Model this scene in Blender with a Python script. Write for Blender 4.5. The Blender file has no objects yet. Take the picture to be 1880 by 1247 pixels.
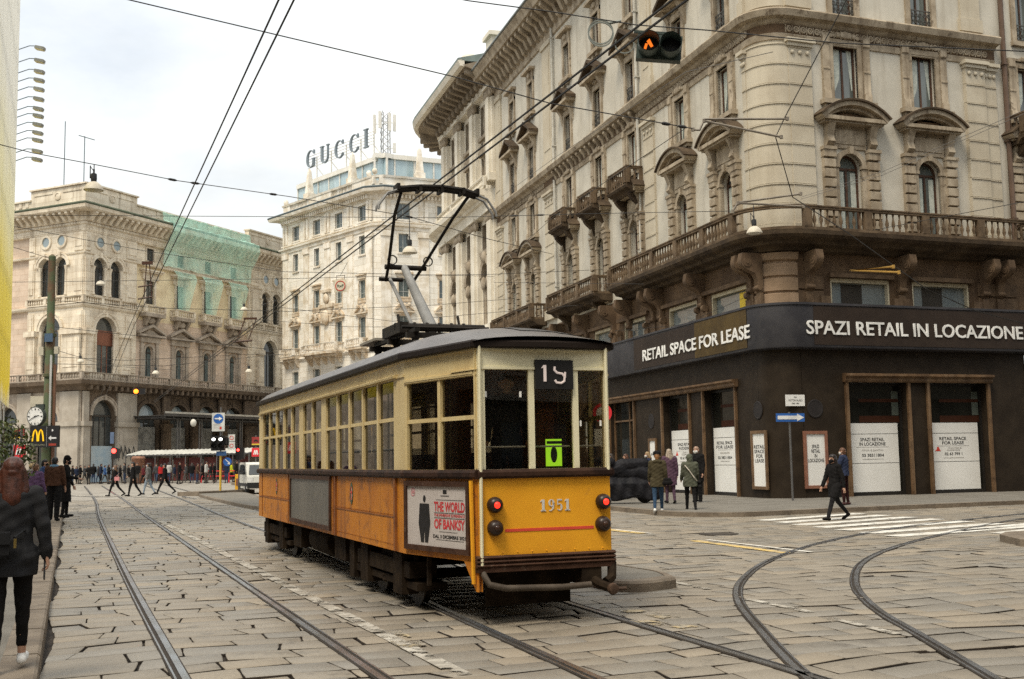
import bpy, math, random
import numpy as np
from mathutils import Matrix, Vector
R = math.radians
sin, cos, pi = math.sin, math.cos, math.pi
rnd = random.Random(7)
S = bpy.context.scene
COL = S.collection

# ------------------------------------------------------------------ camera
PITCH, ROLL = math.atan((843.0 - 623.5) / 2110.0), 0.017
cam_d = bpy.data.cameras.new('camera')
cam_d.sensor_width = 36.0
cam_d.lens = 2110.0 / 1880.0 * 36.0
cam_d.clip_end = 2000
cam = bpy.data.objects.new('camera', cam_d)
COL.objects.link(cam)
_up0 = Vector((0, -sin(PITCH), cos(PITCH))); _f = Vector((0, cos(PITCH), sin(PITCH))); _r0 = Vector((1, 0, 0))
_r = _r0 * cos(ROLL) - _up0 * sin(ROLL); _u = _r0 * sin(ROLL) + _up0 * cos(ROLL)
cam.matrix_world = Matrix(((_r.x, _u.x, -_f.x, 0), (_r.y, _u.y, -_f.y, 0), (_r.z, _u.z, -_f.z, 1.65), (0, 0, 0, 1)))
S.camera = cam

# ------------------------------------------------------------------ sky, sun, exposure
SUN_EL, SUN_AZ = R(60), R(210)          # azimuth: clockwise from +Y
w = bpy.data.worlds.new('World'); S.world = w; w.use_nodes = True
nt = w.node_tree; N = nt.nodes; Lk = nt.links
bg = N['Background']
sky = N.new('ShaderNodeTexSky'); sky.sky_type = 'NISHITA'; sky.sun_disc = False
sky.sun_elevation = SUN_EL; sky.sun_rotation = SUN_AZ; sky.dust_density = 3.0; sky.air_density = 1.0
tc = N.new('ShaderNodeTexCoord')
mp = N.new('ShaderNodeMapping'); mp.inputs['Scale'].default_value = (1.0, 1.0, 2.2)
nz = N.new('ShaderNodeTexNoise'); nz.inputs['Scale'].default_value = 2.3; nz.inputs['Detail'].default_value = 7; nz.inputs['Roughness'].default_value = 0.55
rp = N.new('ShaderNodeValToRGB'); rp.color_ramp.elements[0].position = 0.30; rp.color_ramp.elements[0].color = (0.62, 0.62, 0.62, 1)
rp.color_ramp.elements[1].position = 0.60; rp.color_ramp.elements[1].color = (1, 1, 1, 1)
mx = N.new('ShaderNodeMix'); mx.data_type = 'RGBA'
mx.inputs['B'].default_value = (6.0, 6.05, 5.85, 1)
Lk.new(tc.outputs['Generated'], mp.inputs['Vector']); Lk.new(mp.outputs['Vector'], nz.inputs['Vector'])
Lk.new(nz.outputs['Fac'], rp.inputs['Fac']); Lk.new(rp.outputs['Color'], mx.inputs['Factor'])
Lk.new(sky.outputs['Color'], mx.inputs['A'])
# an overcast dome is brighter overhead than at the horizon
sz = N.new('ShaderNodeSeparateXYZ'); Lk.new(tc.outputs['Generated'], sz.inputs[0])
ml = N.new('ShaderNodeMath'); ml.operation = 'MULTIPLY_ADD'; ml.use_clamp = False; ml.inputs[1].default_value = 0.75; ml.inputs[2].default_value = 0.60; Lk.new(sz.outputs['Z'], ml.inputs[0])
nz3 = N.new('ShaderNodeTexNoise'); nz3.inputs['Scale'].default_value = 4.5; nz3.inputs['Detail'].default_value = 8; nz3.inputs['Roughness'].default_value = 0.6; Lk.new(mp.outputs['Vector'], nz3.inputs['Vector'])
mr3 = N.new('ShaderNodeMapRange'); mr3.inputs['From Min'].default_value = 0.3; mr3.inputs['From Max'].default_value = 0.7; mr3.inputs['To Min'].default_value = 0.84; mr3.inputs['To Max'].default_value = 1.06; Lk.new(nz3.outputs['Fac'], mr3.inputs['Value'])
mm3 = N.new('ShaderNodeMath'); mm3.operation = 'MULTIPLY'; Lk.new(ml.outputs[0], mm3.inputs[0]); Lk.new(mr3.outputs['Result'], mm3.inputs[1])
vm = N.new('ShaderNodeVectorMath'); vm.operation = 'SCALE'; vm.inputs[0].default_value = (6.0, 6.12, 6.0); Lk.new(mm3.outputs[0], vm.inputs['Scale'])
Lk.new(vm.outputs['Vector'], mx.inputs['B']); Lk.new(mx.outputs['Result'], bg.inputs['Color'])
bg.inputs['Strength'].default_value = 0.1
sd = bpy.data.lights.new('sun', 'SUN'); sd.energy = 1.25; sd.angle = R(18); sd.color = (1.0, 0.90, 0.74)
sun = bpy.data.objects.new('sun', sd); COL.objects.link(sun)
_sd = Vector((sin(SUN_AZ) * cos(SUN_EL), cos(SUN_AZ) * cos(SUN_EL), sin(SUN_EL)))
sun.rotation_euler = _sd.to_track_quat('Z', 'Y').to_euler()
S.view_settings.view_transform = 'Standard'; S.view_settings.look = 'None'
S.view_settings.exposure = 1.24; S.view_settings.gamma = 1.0
S.cycles.max_bounces = 8; S.cycles.transparent_max_bounces = 12
S.cycles.use_denoising = False

# ------------------------------------------------------------------ materials
MATS = {}
def pmat(name, c1, c2=None, scale=2.0, detail=6, lo=0.35, hi=0.65, rough=0.8, metal=0.0, bump=0.0, bscale=30.0,
         streak=None, spot=None, brick=None, emis=None, estr=1.0, spec=0.3, coat=0.0, coord='world', grain=0.0, wear=None):
    """procedural paint/stone: two tones by noise, vertical rain streaks, darker spots, block joints"""
    if name in MATS: return MATS[name]
    m = bpy.data.materials.new(name); m.use_nodes = True; MATS[name] = m
    n = m.node_tree.nodes; l = m.node_tree.links; b = n['Principled BSDF']
    b.inputs['Roughness'].default_value = rough; b.inputs['Metallic'].default_value = metal
    b.inputs['Specular IOR Level'].default_value = spec; b.inputs['Coat Weight'].default_value = coat
    if coord == 'world':
        g = n.new('ShaderNodeNewGeometry'); vec = g.outputs['Position']
    else:
        g = n.new('ShaderNodeTexCoord'); vec = g.outputs['Object']
    def noise(sc, det=5, mapping=None, rgh=0.6):
        t = n.new('ShaderNodeTexNoise'); t.inputs['Scale'].default_value = sc; t.inputs['Detail'].default_value = det
        t.inputs['Roughness'].default_value = rgh
        if mapping:
            mm = n.new('ShaderNodeMapping'); mm.inputs['Scale'].default_value = mapping
            l.new(vec, mm.inputs['Vector']); l.new(mm.outputs['Vector'], t.inputs['Vector'])
        else: l.new(vec, t.inputs['Vector'])
        return t.outputs['Fac']
    def ramp(f, lo, hi):
        r = n.new('ShaderNodeMapRange'); r.inputs['From Min'].default_value = lo; r.inputs['From Max'].default_value = hi
        r.interpolation_type = 'SMOOTHSTEP'; l.new(f, r.inputs['Value']); return r.outputs['Result']
    def mix(f, a, c, k=1.0):
        x = n.new('ShaderNodeMix'); x.data_type = 'RGBA'
        if k != 1.0:
            q = n.new('ShaderNodeMath'); q.operation = 'MULTIPLY'; q.inputs[1].default_value = k; l.new(f, q.inputs[0]); f = q.outputs[0]
        l.new(f, x.inputs['Factor'])
        if isinstance(a, tuple): x.inputs['A'].default_value = (*a, 1)
        else: l.new(a, x.inputs['A'])
        if isinstance(c, tuple): x.inputs['B'].default_value = (*c, 1)
        else: l.new(c, x.inputs['B'])
        return x.outputs['Result']
    if c2 is None: c2 = tuple(x * 0.8 for x in c1)
    col = mix(ramp(noise(scale, detail), lo, hi), c1, c2)
    if streak:                                    # (colour, amount, horizontal scale)
        col = mix(ramp(noise(1.0, 5, (streak[2], streak[2], streak[2] * 0.07)), 0.48, 0.78), col, streak[0], streak[1])
    if spot:                                      # (colour, amount, scale, threshold)
        col = mix(ramp(noise(spot[2], 8, None, 0.7), spot[3], spot[3] + 0.08), col, spot[0], spot[1])
    if grain:
        col = mix(ramp(noise(bscale * 2.0, 2), 0.3, 0.7), col, tuple(x * 0.55 for x in c1), grain)
    hsrc = None
    if brick:                                     # (block width, block height, joint, joint colour)
        tt = n.new('ShaderNodeTexBrick'); cm = n.new('ShaderNodeSeparateXYZ'); cb = n.new('ShaderNodeCombineXYZ')
        ob = n.new('ShaderNodeTexCoord'); l.new(ob.outputs['Object'], cm.inputs[0])
        l.new(cm.outputs['X'], cb.inputs['X']); l.new(cm.outputs['Z'], cb.inputs['Y'])
        l.new(cb.outputs[0], tt.inputs['Vector']); tt.inputs['Scale'].default_value = 1.0
        tt.inputs['Brick Width'].default_value = brick[0]; tt.inputs['Row Height'].default_value = brick[1]
        tt.inputs['Mortar Size'].default_value = brick[2]; tt.inputs['Mortar Smooth'].default_value = 0.3
        tt.inputs['Color1'].default_value = (1, 1, 1, 1); tt.inputs['Color2'].default_value = (0.84, 0.84, 0.84, 1); tt.inputs['Mortar'].default_value = (*brick[3], 1)
        mm = n.new('ShaderNodeMix'); mm.data_type = 'RGBA'; mm.blend_type = 'MULTIPLY'; mm.inputs['Factor'].default_value = 1.0
        l.new(col, mm.inputs['A']); l.new(tt.outputs['Color'], mm.inputs['B']); col = mm.outputs['Result']
    l.new(col, b.inputs['Base Color'])
    if bump:
        bp = n.new('ShaderNodeBump'); bp.inputs['Strength'].default_value = bump; bp.inputs['Distance'].default_value = 0.02
        l.new(noise(bscale, 6), bp.inputs['Height']); l.new(bp.outputs['Normal'], b.inputs['Normal'])
    if wear:                                      # (scale, threshold): paint worn through to what lies below
        l.new(ramp(noise(wear[0], 7, None, 0.7), wear[1], wear[1] + 0.06), b.inputs['Alpha'])
    if emis:
        b.inputs['Emission Color'].default_value = (*emis, 1); b.inputs['Emission Strength'].default_value = estr
    return m
def glass(name, tint, refl=0.12, rough=0.03, dark=None):
    """window glass: clear (tinted) or, with dark set, an opaque pane over an unlit room"""
    if name in MATS: return MATS[name]
    m = bpy.data.materials.new(name); m.use_nodes = True; MATS[name] = m
    n = m.node_tree.nodes; l = m.node_tree.links
    if dark:
        b = n['Principled BSDF']; b.inputs['Roughness'].default_value = rough; b.inputs['Specular IOR Level'].default_value = refl
        g = n.new('ShaderNodeNewGeometry'); t = n.new('ShaderNodeTexNoise'); t.inputs['Scale'].default_value = 0.9
        mp_ = n.new('ShaderNodeMapping'); mp_.inputs['Scale'].default_value = (2.0, 2.0, 0.6); l.new(g.outputs['Position'], mp_.inputs['Vector']); l.new(mp_.outputs['Vector'], t.inputs['Vector'])
        x = n.new('ShaderNodeMix'); x.data_type = 'RGBA'; x.inputs['A'].default_value = (*tint, 1); x.inputs['B'].default_value = (*dark, 1)
        l.new(t.outputs['Fac'], x.inputs['Factor']); l.new(x.outputs['Result'], b.inputs['Base Color'])
        bp = n.new('ShaderNodeBump'); bp.inputs['Strength'].default_value = 0.03; t2 = n.new('ShaderNodeTexNoise'); t2.inputs['Scale'].default_value = 1.5
        l.new(g.outputs['Position'], t2.inputs['Vector']); l.new(t2.outputs['Fac'], bp.inputs['Height']); l.new(bp.outputs['Normal'], b.inputs['Normal'])
        return m
    n.remove(n['Principled BSDF']); o = n['Material Output']
    tr = n.new('ShaderNodeBsdfTransparent'); tr.inputs['Color'].default_value = (*tint, 1)
    gl = n.new('ShaderNodeBsdfGlossy'); gl.inputs['Roughness'].default_value = rough; gl.inputs['Color'].default_value = (0.9, 0.9, 0.9, 1)
    fr = n.new('ShaderNodeFresnel'); fr.inputs['IOR'].default_value = 1.5
    mr = n.new('ShaderNodeMath'); mr.operation = 'MULTIPLY_ADD'; mr.inputs[1].default_value = 0.7; mr.inputs[2].default_value = refl
    mi = n.new('ShaderNodeMixShader'); l.new(fr.outputs[0], mr.inputs[0]); l.new(mr.outputs[0], mi.inputs['Fac'])
    l.new(tr.outputs[0], mi.inputs[1]); l.new(gl.outputs[0], mi.inputs[2]); l.new(mi.outputs[0], o.inputs['Surface'])
    return m

# ------------------------------------------------------------------ mesh helpers
class MB:
    def __init__(s): s.v = []; s.f = []; s.m = []
    def add(s, vs, fs, m=0):
        o = len(s.v); s.v += [tuple(p) for p in vs]
        for f in fs: s.f.append([i + o for i in f]); s.m.append(m)
    def box(s, x0, x1, y0, y1, z0, z1, m=0):
        if x0 > x1: x0, x1 = x1, x0
        if y0 > y1: y0, y1 = y1, y0
        s.add([(x0, y0, z0), (x1, y0, z0), (x1, y1, z0), (x0, y1, z0), (x0, y0, z1), (x1, y0, z1), (x1, y1, z1), (x0, y1, z1)],
              [(0, 3, 2, 1), (4, 5, 6, 7), (0, 1, 5, 4), (1, 2, 6, 5), (2, 3, 7, 6), (3, 0, 4, 7)], m)
    def prism(s, poly, y0, y1, m=0):               # polygon (x,z) extruded along y
        a = sum(poly[i][0] * poly[(i + 1) % len(poly)][1] - poly[(i + 1) % len(poly)][0] * poly[i][1] for i in range(len(poly)))
        if a < 0: poly = poly[::-1]
        k = len(poly); lo, hi = min(y0, y1), max(y0, y1)
        s.add([(x, lo, z) for x, z in poly] + [(x, hi, z) for x, z in poly],
              [list(range(k)), list(range(2 * k - 1, k - 1, -1))] + [(i, i + k, (i + 1) % k + k, (i + 1) % k) for i in range(k)], m)
    def prismz(s, poly, z0, z1, m=0):              # polygon (x,y) extruded along z
        a = sum(poly[i][0] * poly[(i + 1) % len(poly)][1] - poly[(i + 1) % len(poly)][0] * poly[i][1] for i in range(len(poly)))
        if a < 0: poly = poly[::-1]
        k = len(poly)
        s.add([(x, y, z0) for x, y in poly] + [(x, y, z1) for x, y in poly],
              [list(range(k - 1, -1, -1)), list(range(k, 2 * k))] + [(i, (i + 1) % k, (i + 1) % k + k, i + k) for i in range(k)], m)
    def prismx(s, poly, x0, x1, m=0):              # polygon (y,z) extruded along x
        a = sum(poly[i][0] * poly[(i + 1) % len(poly)][1] - poly[(i + 1) % len(poly)][0] * poly[i][1] for i in range(len(poly)))
        if a < 0: poly = poly[::-1]
        k = len(poly); lo, hi = min(x0, x1), max(x0, x1)
        s.add([(lo, y, z) for y, z in poly] + [(hi, y, z) for y, z in poly],
              [list(range(k - 1, -1, -1)), list(range(k, 2 * k))] + [(i, (i + 1) % k, (i + 1) % k + k, i + k) for i in range(k)], m)
    def tube(s, pts, r, n=6, m=0, caps=True):
        pts = [Vector(p) for p in pts]; k = len(pts); rs = r if isinstance(r, (list, tuple)) else [r] * k
        vs = []; nrm = None
        for i, p in enumerate(pts):
            d = (pts[min(i + 1, k - 1)] - pts[max(i - 1, 0)]).normalized()
            if nrm is None:
                nrm = d.cross(Vector((0, 0, 1)) if abs(d.z) < 0.9 else Vector((1, 0, 0))).normalized()
            else: nrm = (nrm - d * nrm.dot(d)).normalized()
            b = d.cross(nrm)
            for j in range(n):
                a = 2 * pi * j / n; vs.append(p + (nrm * cos(a) + b * sin(a)) * rs[i])
        fs = [(i * n + j, i * n + (j + 1) % n, (i + 1) * n + (j + 1) % n, (i + 1) * n + j) for i in range(k - 1) for j in range(n)]
        if caps: fs += [list(range(n - 1, -1, -1)), list(range((k - 1) * n, k * n))]
        s.add(vs, fs, m)
    def lathe(s, prof, c=(0, 0, 0), n=10, m=0, ax='z', caps=True):
        k = len(prof); vs = []
        for r, z in prof:
            for j in range(n):
                a = 2 * pi * j / n; p = (r * cos(a), r * sin(a), z)
                if ax == 'y': p = (p[0], p[2], -p[1])
                if ax == 'x': p = (p[2], p[1], -p[0])
                vs.append((c[0] + p[0], c[1] + p[1], c[2] + p[2]))
        fs = [(i * n + j, i * n + (j + 1) % n, (i + 1) * n + (j + 1) % n, (i + 1) * n + j) for i in range(k - 1) for j in range(n)]
        if caps: fs += [list(range(n - 1, -1, -1)), list(range((k - 1) * n, k * n))]
        s.add(vs, fs, m)
    def ell(s, c, rx, ry, rz, n=10, m=0):
        k = max(5, n // 2 + 1); vs = []
        for i in range(k):
            t = pi * i / (k - 1)
            for j in range(n):
                a = 2 * pi * j / n; q = max(sin(t), 1e-3)
                vs.append((c[0] + rx * q * cos(a), c[1] + ry * q * sin(a), c[2] - rz * cos(t)))
        s.add(vs, [(i * n + j, i * n + (j + 1) % n, (i + 1) * n + (j + 1) % n, (i + 1) * n + j) for i in range(k - 1) for j in range(n)], m)
    def sweep(s, prof, path, m=0, closed=False, ends=True):
        """profile (outward, z) carried along a ground path; outward is to the right of travel"""
        P = [Vector((p[0], p[1])) for p in path]; k = len(P); off = []
        for i in range(k):
            d0 = (P[i] - P[i - 1]).normalized() if i > 0 else (P[-1] - P[-2] if closed else P[1] - P[0]).normalized()
            d1 = (P[i + 1] - P[i]).normalized() if i < k - 1 else d0
            n0 = Vector((d0.y, -d0.x)); n1 = Vector((d1.y, -d1.x)); b = (n0 + n1)
            b = b / max(b.dot(n0), 0.2) if b.length > 1e-6 else n0
            off.append(b)
        q = len(prof); vs = [(P[i].x + off[i].x * o, P[i].y + off[i].y * o, z) for i in range(k) for o, z in prof]
        fs = [(i * q + j, i * q + (j + 1) % q, (i + 1) * q + (j + 1) % q, (i + 1) * q + j) for i in range(k - 1) for j in range(q)]
        if ends: fs += [list(range(q - 1, -1, -1)), list(range((k - 1) * q, k * q))]
        s.add(vs, fs, m)
    def xf(s, M, start=0):
        for i in range(start, len(s.v)): s.v[i] = tuple(M @ Vector(s.v[i]))
        return s
    def mark(s): return len(s.v)
    def build(s, name, mats, parent=None, M=None, smooth=None):
        me = bpy.data.meshes.new(name); me.from_pydata(s.v, [], s.f)
        if not isinstance(mats, (list, tuple)): mats = [mats]
        for x in mats: me.materials.append(x)
        if len(mats) > 1: me.polygons.foreach_set('material_index', s.m)
        if smooth is not None:
            me.shade_smooth(); me.set_sharp_from_angle(angle=R(smooth))
        me.update()
        return link(name, me, parent, M)
def link(name, data, parent=None, M=None):
    o = bpy.data.objects.new(name, data); COL.objects.link(o)
    if parent is not None: o.parent = parent
    if M is not None: o.matrix_local = M
    return o
def tag(o, label, cat, group=None, kind=None):
    if label: o['label'] = label
    if cat: o['category'] = cat
    if group: o['group'] = group
    if kind: o['kind'] = kind
    return o
def thing(name, label, cat, loc=(0, 0, 0), rz=0.0, group=None):
    o = bpy.data.objects.new(name, None); COL.objects.link(o); o.empty_display_size = 0.3
    o.location = loc; o.rotation_euler = (0, 0, rz)
    return tag(o, label, cat, group)
def dup(o, M=None, parent=None, label=None, loc=None, rz=None):
    """copy of an object and of its parts and sub-parts, sharing mesh data"""
    c = o.copy(); COL.objects.link(c)
    if parent is not None: c.parent = parent
    if M is not None: c.matrix_local = M
    if loc is not None: c.location = loc
    if rz is not None: c.rotation_euler = (0, 0, rz)
    if label: c['label'] = label
    for ch in [x for x in list(o.children)]: dup(ch, parent=c)
    return c
T = lambda x=0, y=0, z=0: Matrix.Translation((x, y, z))
def fac(O, ang, z=0):                               # facade frame: X towards a viewer's left, Y out of the wall, Z up
    a = R(ang); return Matrix(((cos(a), -sin(a), 0, O[0]), (sin(a), cos(a), 0, O[1]), (0, 0, 1, z), (0, 0, 0, 1)))
def text(body, m, width=None, height=None, depth=0.01, bold=0.0, align='CENTER', name='lettering', parent=None, M=None, space=1.0, line=1.0):
    """lettering as a mesh: reads along +X, stands in the XZ plane, faces -Y"""
    cu = bpy.data.curves.new(name, 'FONT'); cu.body = body; cu.size = 1.0; cu.extrude = 0.5; cu.offset = bold
    cu.align_x = align; cu.space_character = space; cu.space_line = line; cu.resolution_u = 3
    o = bpy.data.objects.new('tmp', cu); COL.objects.link(o)
    dg = bpy.context.evaluated_depsgraph_get(); me = bpy.data.meshes.new_from_object(o.evaluated_get(dg))
    bpy.data.objects.remove(o); bpy.data.curves.remove(cu)
    n = len(me.vertices); a = np.empty(n * 3, np.float32); me.vertices.foreach_get('co', a); a = a.reshape(n, 3)
    lo, hi = a.min(0), a.max(0)
    sy = height / (hi[1] - lo[1]) if height else 1.0
    sx = width / (hi[0] - lo[0]) if width else sy
    if not height and width: sy = sx
    ax = (lo[0] + hi[0]) / 2 if align == 'CENTER' else lo[0]
    out = np.empty_like(a); out[:, 0] = (a[:, 0] - ax) * sx; out[:, 2] = (a[:, 1] - (lo[1] + hi[1]) / 2) * sy; out[:, 1] = -(a[:, 2]) * depth
    me.vertices.foreach_set('co', out.ravel()); me.materials.clear(); me.materials.append(m); me.update(); me.name = name
    return link(name, me, parent, M)
FLIP = Matrix.Rotation(pi, 4, 'Z')                  # turns text to face a facade frame's +Y

def wall(mb, u0, u1, z0, z1, holes=(), y=0.0, depth=0.3, m=0, mr=None):
    """a wall face with openings; an opening is (a, b, c, d, arch) and arch rounds its top"""
    mr = m if mr is None else mr
    us = sorted({u0, u1} | {h[0] for h in holes} | {h[1] for h in holes}); us = [u for u in us if u0 <= u <= u1]
    zs = sorted({z0, z1} | {h[2] for h in holes} | {h[3] for h in holes}); zs = [z for z in zs if z0 <= z <= z1]
    for i in range(len(us) - 1):
        j = 0
        while j < len(zs) - 1:
            cu, cz = (us[i] + us[i + 1]) / 2, (zs[j] + zs[j + 1]) / 2
            if any(h[0] < cu < h[1] and h[2] < cz < h[3] for h in holes): j += 1; continue
            k = j
            while k + 1 < len(zs) - 1 and not any(h[0] < cu < h[1] and h[2] < (zs[k + 1] + zs[k + 2]) / 2 < h[3] for h in holes): k += 1
            mb.add([(us[i], y, zs[j]), (us[i + 1], y, zs[j]), (us[i + 1], y, zs[k + 1]), (us[i], y, zs[k + 1])], [(3, 2, 1, 0)], m); j = k + 1
    for h in holes:
        a, b, c, d = h[:4]; arch = h[4] if len(h) > 4 else False; yd = y - depth
        if arch:
            r = (b - a) / 2; uc = (a + b) / 2; zc = d - r; pts = [(uc + r * cos(t), zc + r * sin(t)) for t in [pi * i / 14 for i in range(15)]]
            top = [(b, zc)] + [(max(a, min(b, p[0])), d) for p in pts[1:-1]] + [(a, zc)]
            for i in range(14):
                p, q = pts[i], pts[i + 1]; P, Q = top[i], top[i + 1]
                mb.add([(p[0], y, p[1]), (q[0], y, q[1]), (Q[0], y, d), (P[0], y, d)], [(0, 1, 2, 3)], m)
                mb.add([(p[0], y, p[1]), (q[0], y, q[1]), (q[0], yd, q[1]), (p[0], yd, p[1])], [(3, 2, 1, 0)], mr)
            d = zc
        else: mb.add([(a, y, d), (b, y, d), (b, yd, d), (a, yd, d)], [(0, 1, 2, 3)], mr)
        mb.add([(a, y, c), (b, y, c), (b, yd, c), (a, yd, c)], [(3, 2, 1, 0)], mr)
        mb.add([(a, y, c), (a, y, d), (a, yd, d), (a, yd, c)], [(0, 1, 2, 3)], mr)
        mb.add([(b, y, c), (b, y, d), (b, yd, d), (b, yd, c)], [(3, 2, 1, 0)], mr)
def ring(mb, uc, zc, r0, r1, y0, y1, n=14, m=0, a0=0.0, a1=pi):
    for i in range(n):
        t, q = a0 + (a1 - a0) * i / n, a0 + (a1 - a0) * (i + 1) / n
        mb.prism([(uc + r0 * cos(t), zc + r0 * sin(t)), (uc + r1 * cos(t), zc + r1 * sin(t)), (uc + r1 * cos(q), zc + r1 * sin(q)), (uc + r0 * cos(q), zc + r0 * sin(q))], y0, y1, m)
def pane_poly(a, b, c, d, arch=False):
    if not arch: return [(a, c), (b, c), (b, d), (a, d)]
    r = (b - a) / 2; return [(a, c), (b, c)] + [((a + b) / 2 + r * cos(pi * i / 12), d - r + r * sin(pi * i / 12)) for i in range(13)]
def casement(part, a, b, c, d, y, mf, mg, arch=False, mull=1, bars=(), t=0.07):
    """frame and pane of a window as sub-parts of part (part-local coordinates)"""
    f = MB(); dd = d - (b - a) / 2 if arch else d
    f.box(a, a + t, y, y + 0.06, c, dd); f.box(b - t, b, y, y + 0.06, c, dd); f.box(a + t, b - t, y, y + 0.06, c, c + t)
    if arch: ring(f, (a + b) / 2, dd, (b - a) / 2 - t, (b - a) / 2, y, y + 0.06, 12); f.box(a + t, b - t, y, y + 0.06, dd - t / 2, dd + t / 2)
    else: f.box(a + t, b - t, y, y + 0.06, d - t, d)
    top = dd - t / 2 if arch else d - t
    for i in range(mull):
        x = a + (b - a) * (i + 1) / (mull + 1); f.box(x - t / 2, x + t / 2, y, y + 0.055, c + t, top)
    for z in bars: f.box(a + t, b - t, y, y + 0.05, z - t / 2.4, z + t / 2.4)
    f.build('frame', mf, part)
    g = MB(); g.prism(pane_poly(a + 0.01, b - 0.01, c + 0.01, d - 0.01, arch), y + 0.01, y + 0.02); g.build('pane', mg, part)
BAL_PROF = [(0.45, 0), (0.45, 0.1), (0.3, 0.14), (0.85, 0.36), (0.75, 0.48), (0.32, 0.72), (0.35, 0.86), (0.5, 0.9), (0.5, 1.0)]
def balustrade(mb, pts, z0, z1, step=0.26, r=0.085, ped=2.4, rail=0.16, n=6, m=0, endped=True):
    """balusters between moulded rails along a polyline of ground points"""
    h = z1 - z0; cl = [Vector((p[0], p[1])) for p in pts]
    for q0, q1, wd in ((z0, z0 + 0.12 * h, rail * 1.05), (z1 - 0.14 * h, z1 - 0.05 * h, rail), (z1 - 0.05 * h, z1, rail * 1.3)):
        mb.sweep([(-wd / 2, q0), (wd / 2, q0), (wd / 2, q1), (-wd / 2, q1)], pts, m)
    for i in range(len(cl) - 1):
        a, b = cl[i], cl[i + 1]; L = (b - a).length; d = (b - a).normalized(); nn = Vector((d.y, -d.x))
        if L < 0.35 and len(cl) > 3: 
            continue
        seg = max(1, round(L / ped)); e = 0.16
        for k in range(seg + 1):
            c = a + d * (L * k / seg)
            if not endped and k in (0, seg): continue
            mb.prismz([tuple(c + d * sx * e + nn * sy * rail * 0.56) for sx, sy in ((-1, -1), (1, -1), (1, 1), (-1, 1))], z0 + 0.122 * h, z1 - 0.142 * h, m)
        for k in range(seg):
            l0, l1 = L * k / seg + e, L * (k + 1) / seg - e; cnt = max(1, int((l1 - l0) / step))
            for j in range(cnt):
                c = a + d * (l0 + (l1 - l0) * (j + 0.5) / cnt)
                mb.lathe([(r * p, z0 + 0.12 * h + 0.74 * h * q) for p, q in BAL_PROF], (c.x, c.y, 0), n, m)
# ================================================================== ground, track, kerbs, markings
TA = R(111.0); TE = Vector((cos(TA), sin(TA))); TR = Vector((sin(TA), -cos(TA)))      # along the track (away), to its right
TC = Vector((0.317, 11.86))                                                            # middle of the tram's end
def tr(s, l, z=0.0): p = TC + TE * s + TR * l; return (p.x, p.y, z)
M_joint = pmat('joint_earth', (0.014, 0.010, 0.007), (0.035, 0.026, 0.019), 3.0, rough=0.95)
M_stone = pmat('paving_stone', (0.275, 0.238, 0.185), (0.20, 0.171, 0.131), 0.35, lo=0.3, hi=0.7, rough=0.55, bump=0.35, bscale=16,
               spot=((0.10, 0.088, 0.072), 0.5, 2.2, 0.56), grain=0.35, spec=0.45)
M_stone2 = pmat('paving_stone_grey', (0.25, 0.225, 0.186), (0.185, 0.166, 0.136), 0.5, lo=0.3, hi=0.7, rough=0.5, bump=0.35, bscale=16,
                spot=((0.10, 0.085, 0.07), 0.5, 1.8, 0.56), grain=0.35, spec=0.45)
M_stone3 = pmat('paving_stone_tan', (0.305, 0.258, 0.193), (0.225, 0.187, 0.139), 0.5, lo=0.3, hi=0.7, rough=0.6, bump=0.35, bscale=16,
                spot=((0.12, 0.10, 0.08), 0.5, 2.6, 0.57), grain=0.35, spec=0.4)
M_far = pmat('far_paving', (0.30, 0.275, 0.235), (0.21, 0.19, 0.16), 0.6, rough=0.7, bump=0.3, bscale=6)
M_asph = pmat('pavement_asphalt', (0.195, 0.178, 0.150), (0.145, 0.132, 0.110), 1.2, rough=0.9, bump=0.4, bscale=90, grain=0.3,
              spot=((0.13, 0.12, 0.10), 0.5, 1.0, 0.6))
M_kerb = pmat('kerb_granite', (0.225, 0.182, 0.135), (0.14, 0.11, 0.08), 2.0, rough=0.75, bump=0.4, bscale=40, spot=((0.10, 0.08, 0.06), 0.6, 3.0, 0.55), grain=0.3)
M_rail = pmat('rail_steel', (0.50, 0.52, 0.55), (0.34, 0.335, 0.33), 1.5, rough=0.28, metal=0.9)
M_groove = pmat('rail_groove', (0.035, 0.027, 0.02), rough=0.9)
M_white = pmat('road_paint_white', (0.72, 0.70, 0.64), (0.52, 0.49, 0.43), 3.0, rough=0.7, spot=((0.30, 0.27, 0.22), 0.8, 5.0, 0.54), wear=(2.6, 0.36))
M_worn = pmat('road_paint_worn', (0.48, 0.45, 0.39), (0.33, 0.30, 0.25), 2.0, rough=0.7, spot=((0.26, 0.235, 0.195), 0.9, 6.0, 0.47), wear=(3.2, 0.42))
M_yel = pmat('road_paint_yellow', (0.62, 0.44, 0.14), (0.45, 0.34, 0.17), 2.5, rough=0.7, spot=((0.30, 0.26, 0.20), 0.9, 4.0, 0.53), wear=(3.0, 0.40))
M_yworn = pmat('road_paint_yellow_worn', (0.42, 0.33, 0.18), (0.33, 0.28, 0.2), 2.5, rough=0.7, spot=((0.28, 0.25, 0.20), 0.9, 4.0, 0.45), wear=(2.6, 0.5))

g = MB(); g.add([(-700, -60, -0.035), (700, -60, -0.035), (700, 900, -0.035), (-700, 900, -0.035)], [(0, 1, 2, 3)])
tag(g.build('ground', M_joint), None, None, kind='structure')
g = MB(); g.add([tr(49.5, -60), tr(49.5, 60), tr(240, 160), tr(240, -160)], [(0, 1, 2, 3)]); g.v = [(x, y, -0.012) for x, y, z in g.v]
tag(g.build('square', M_far), None, None, kind='structure')

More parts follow.
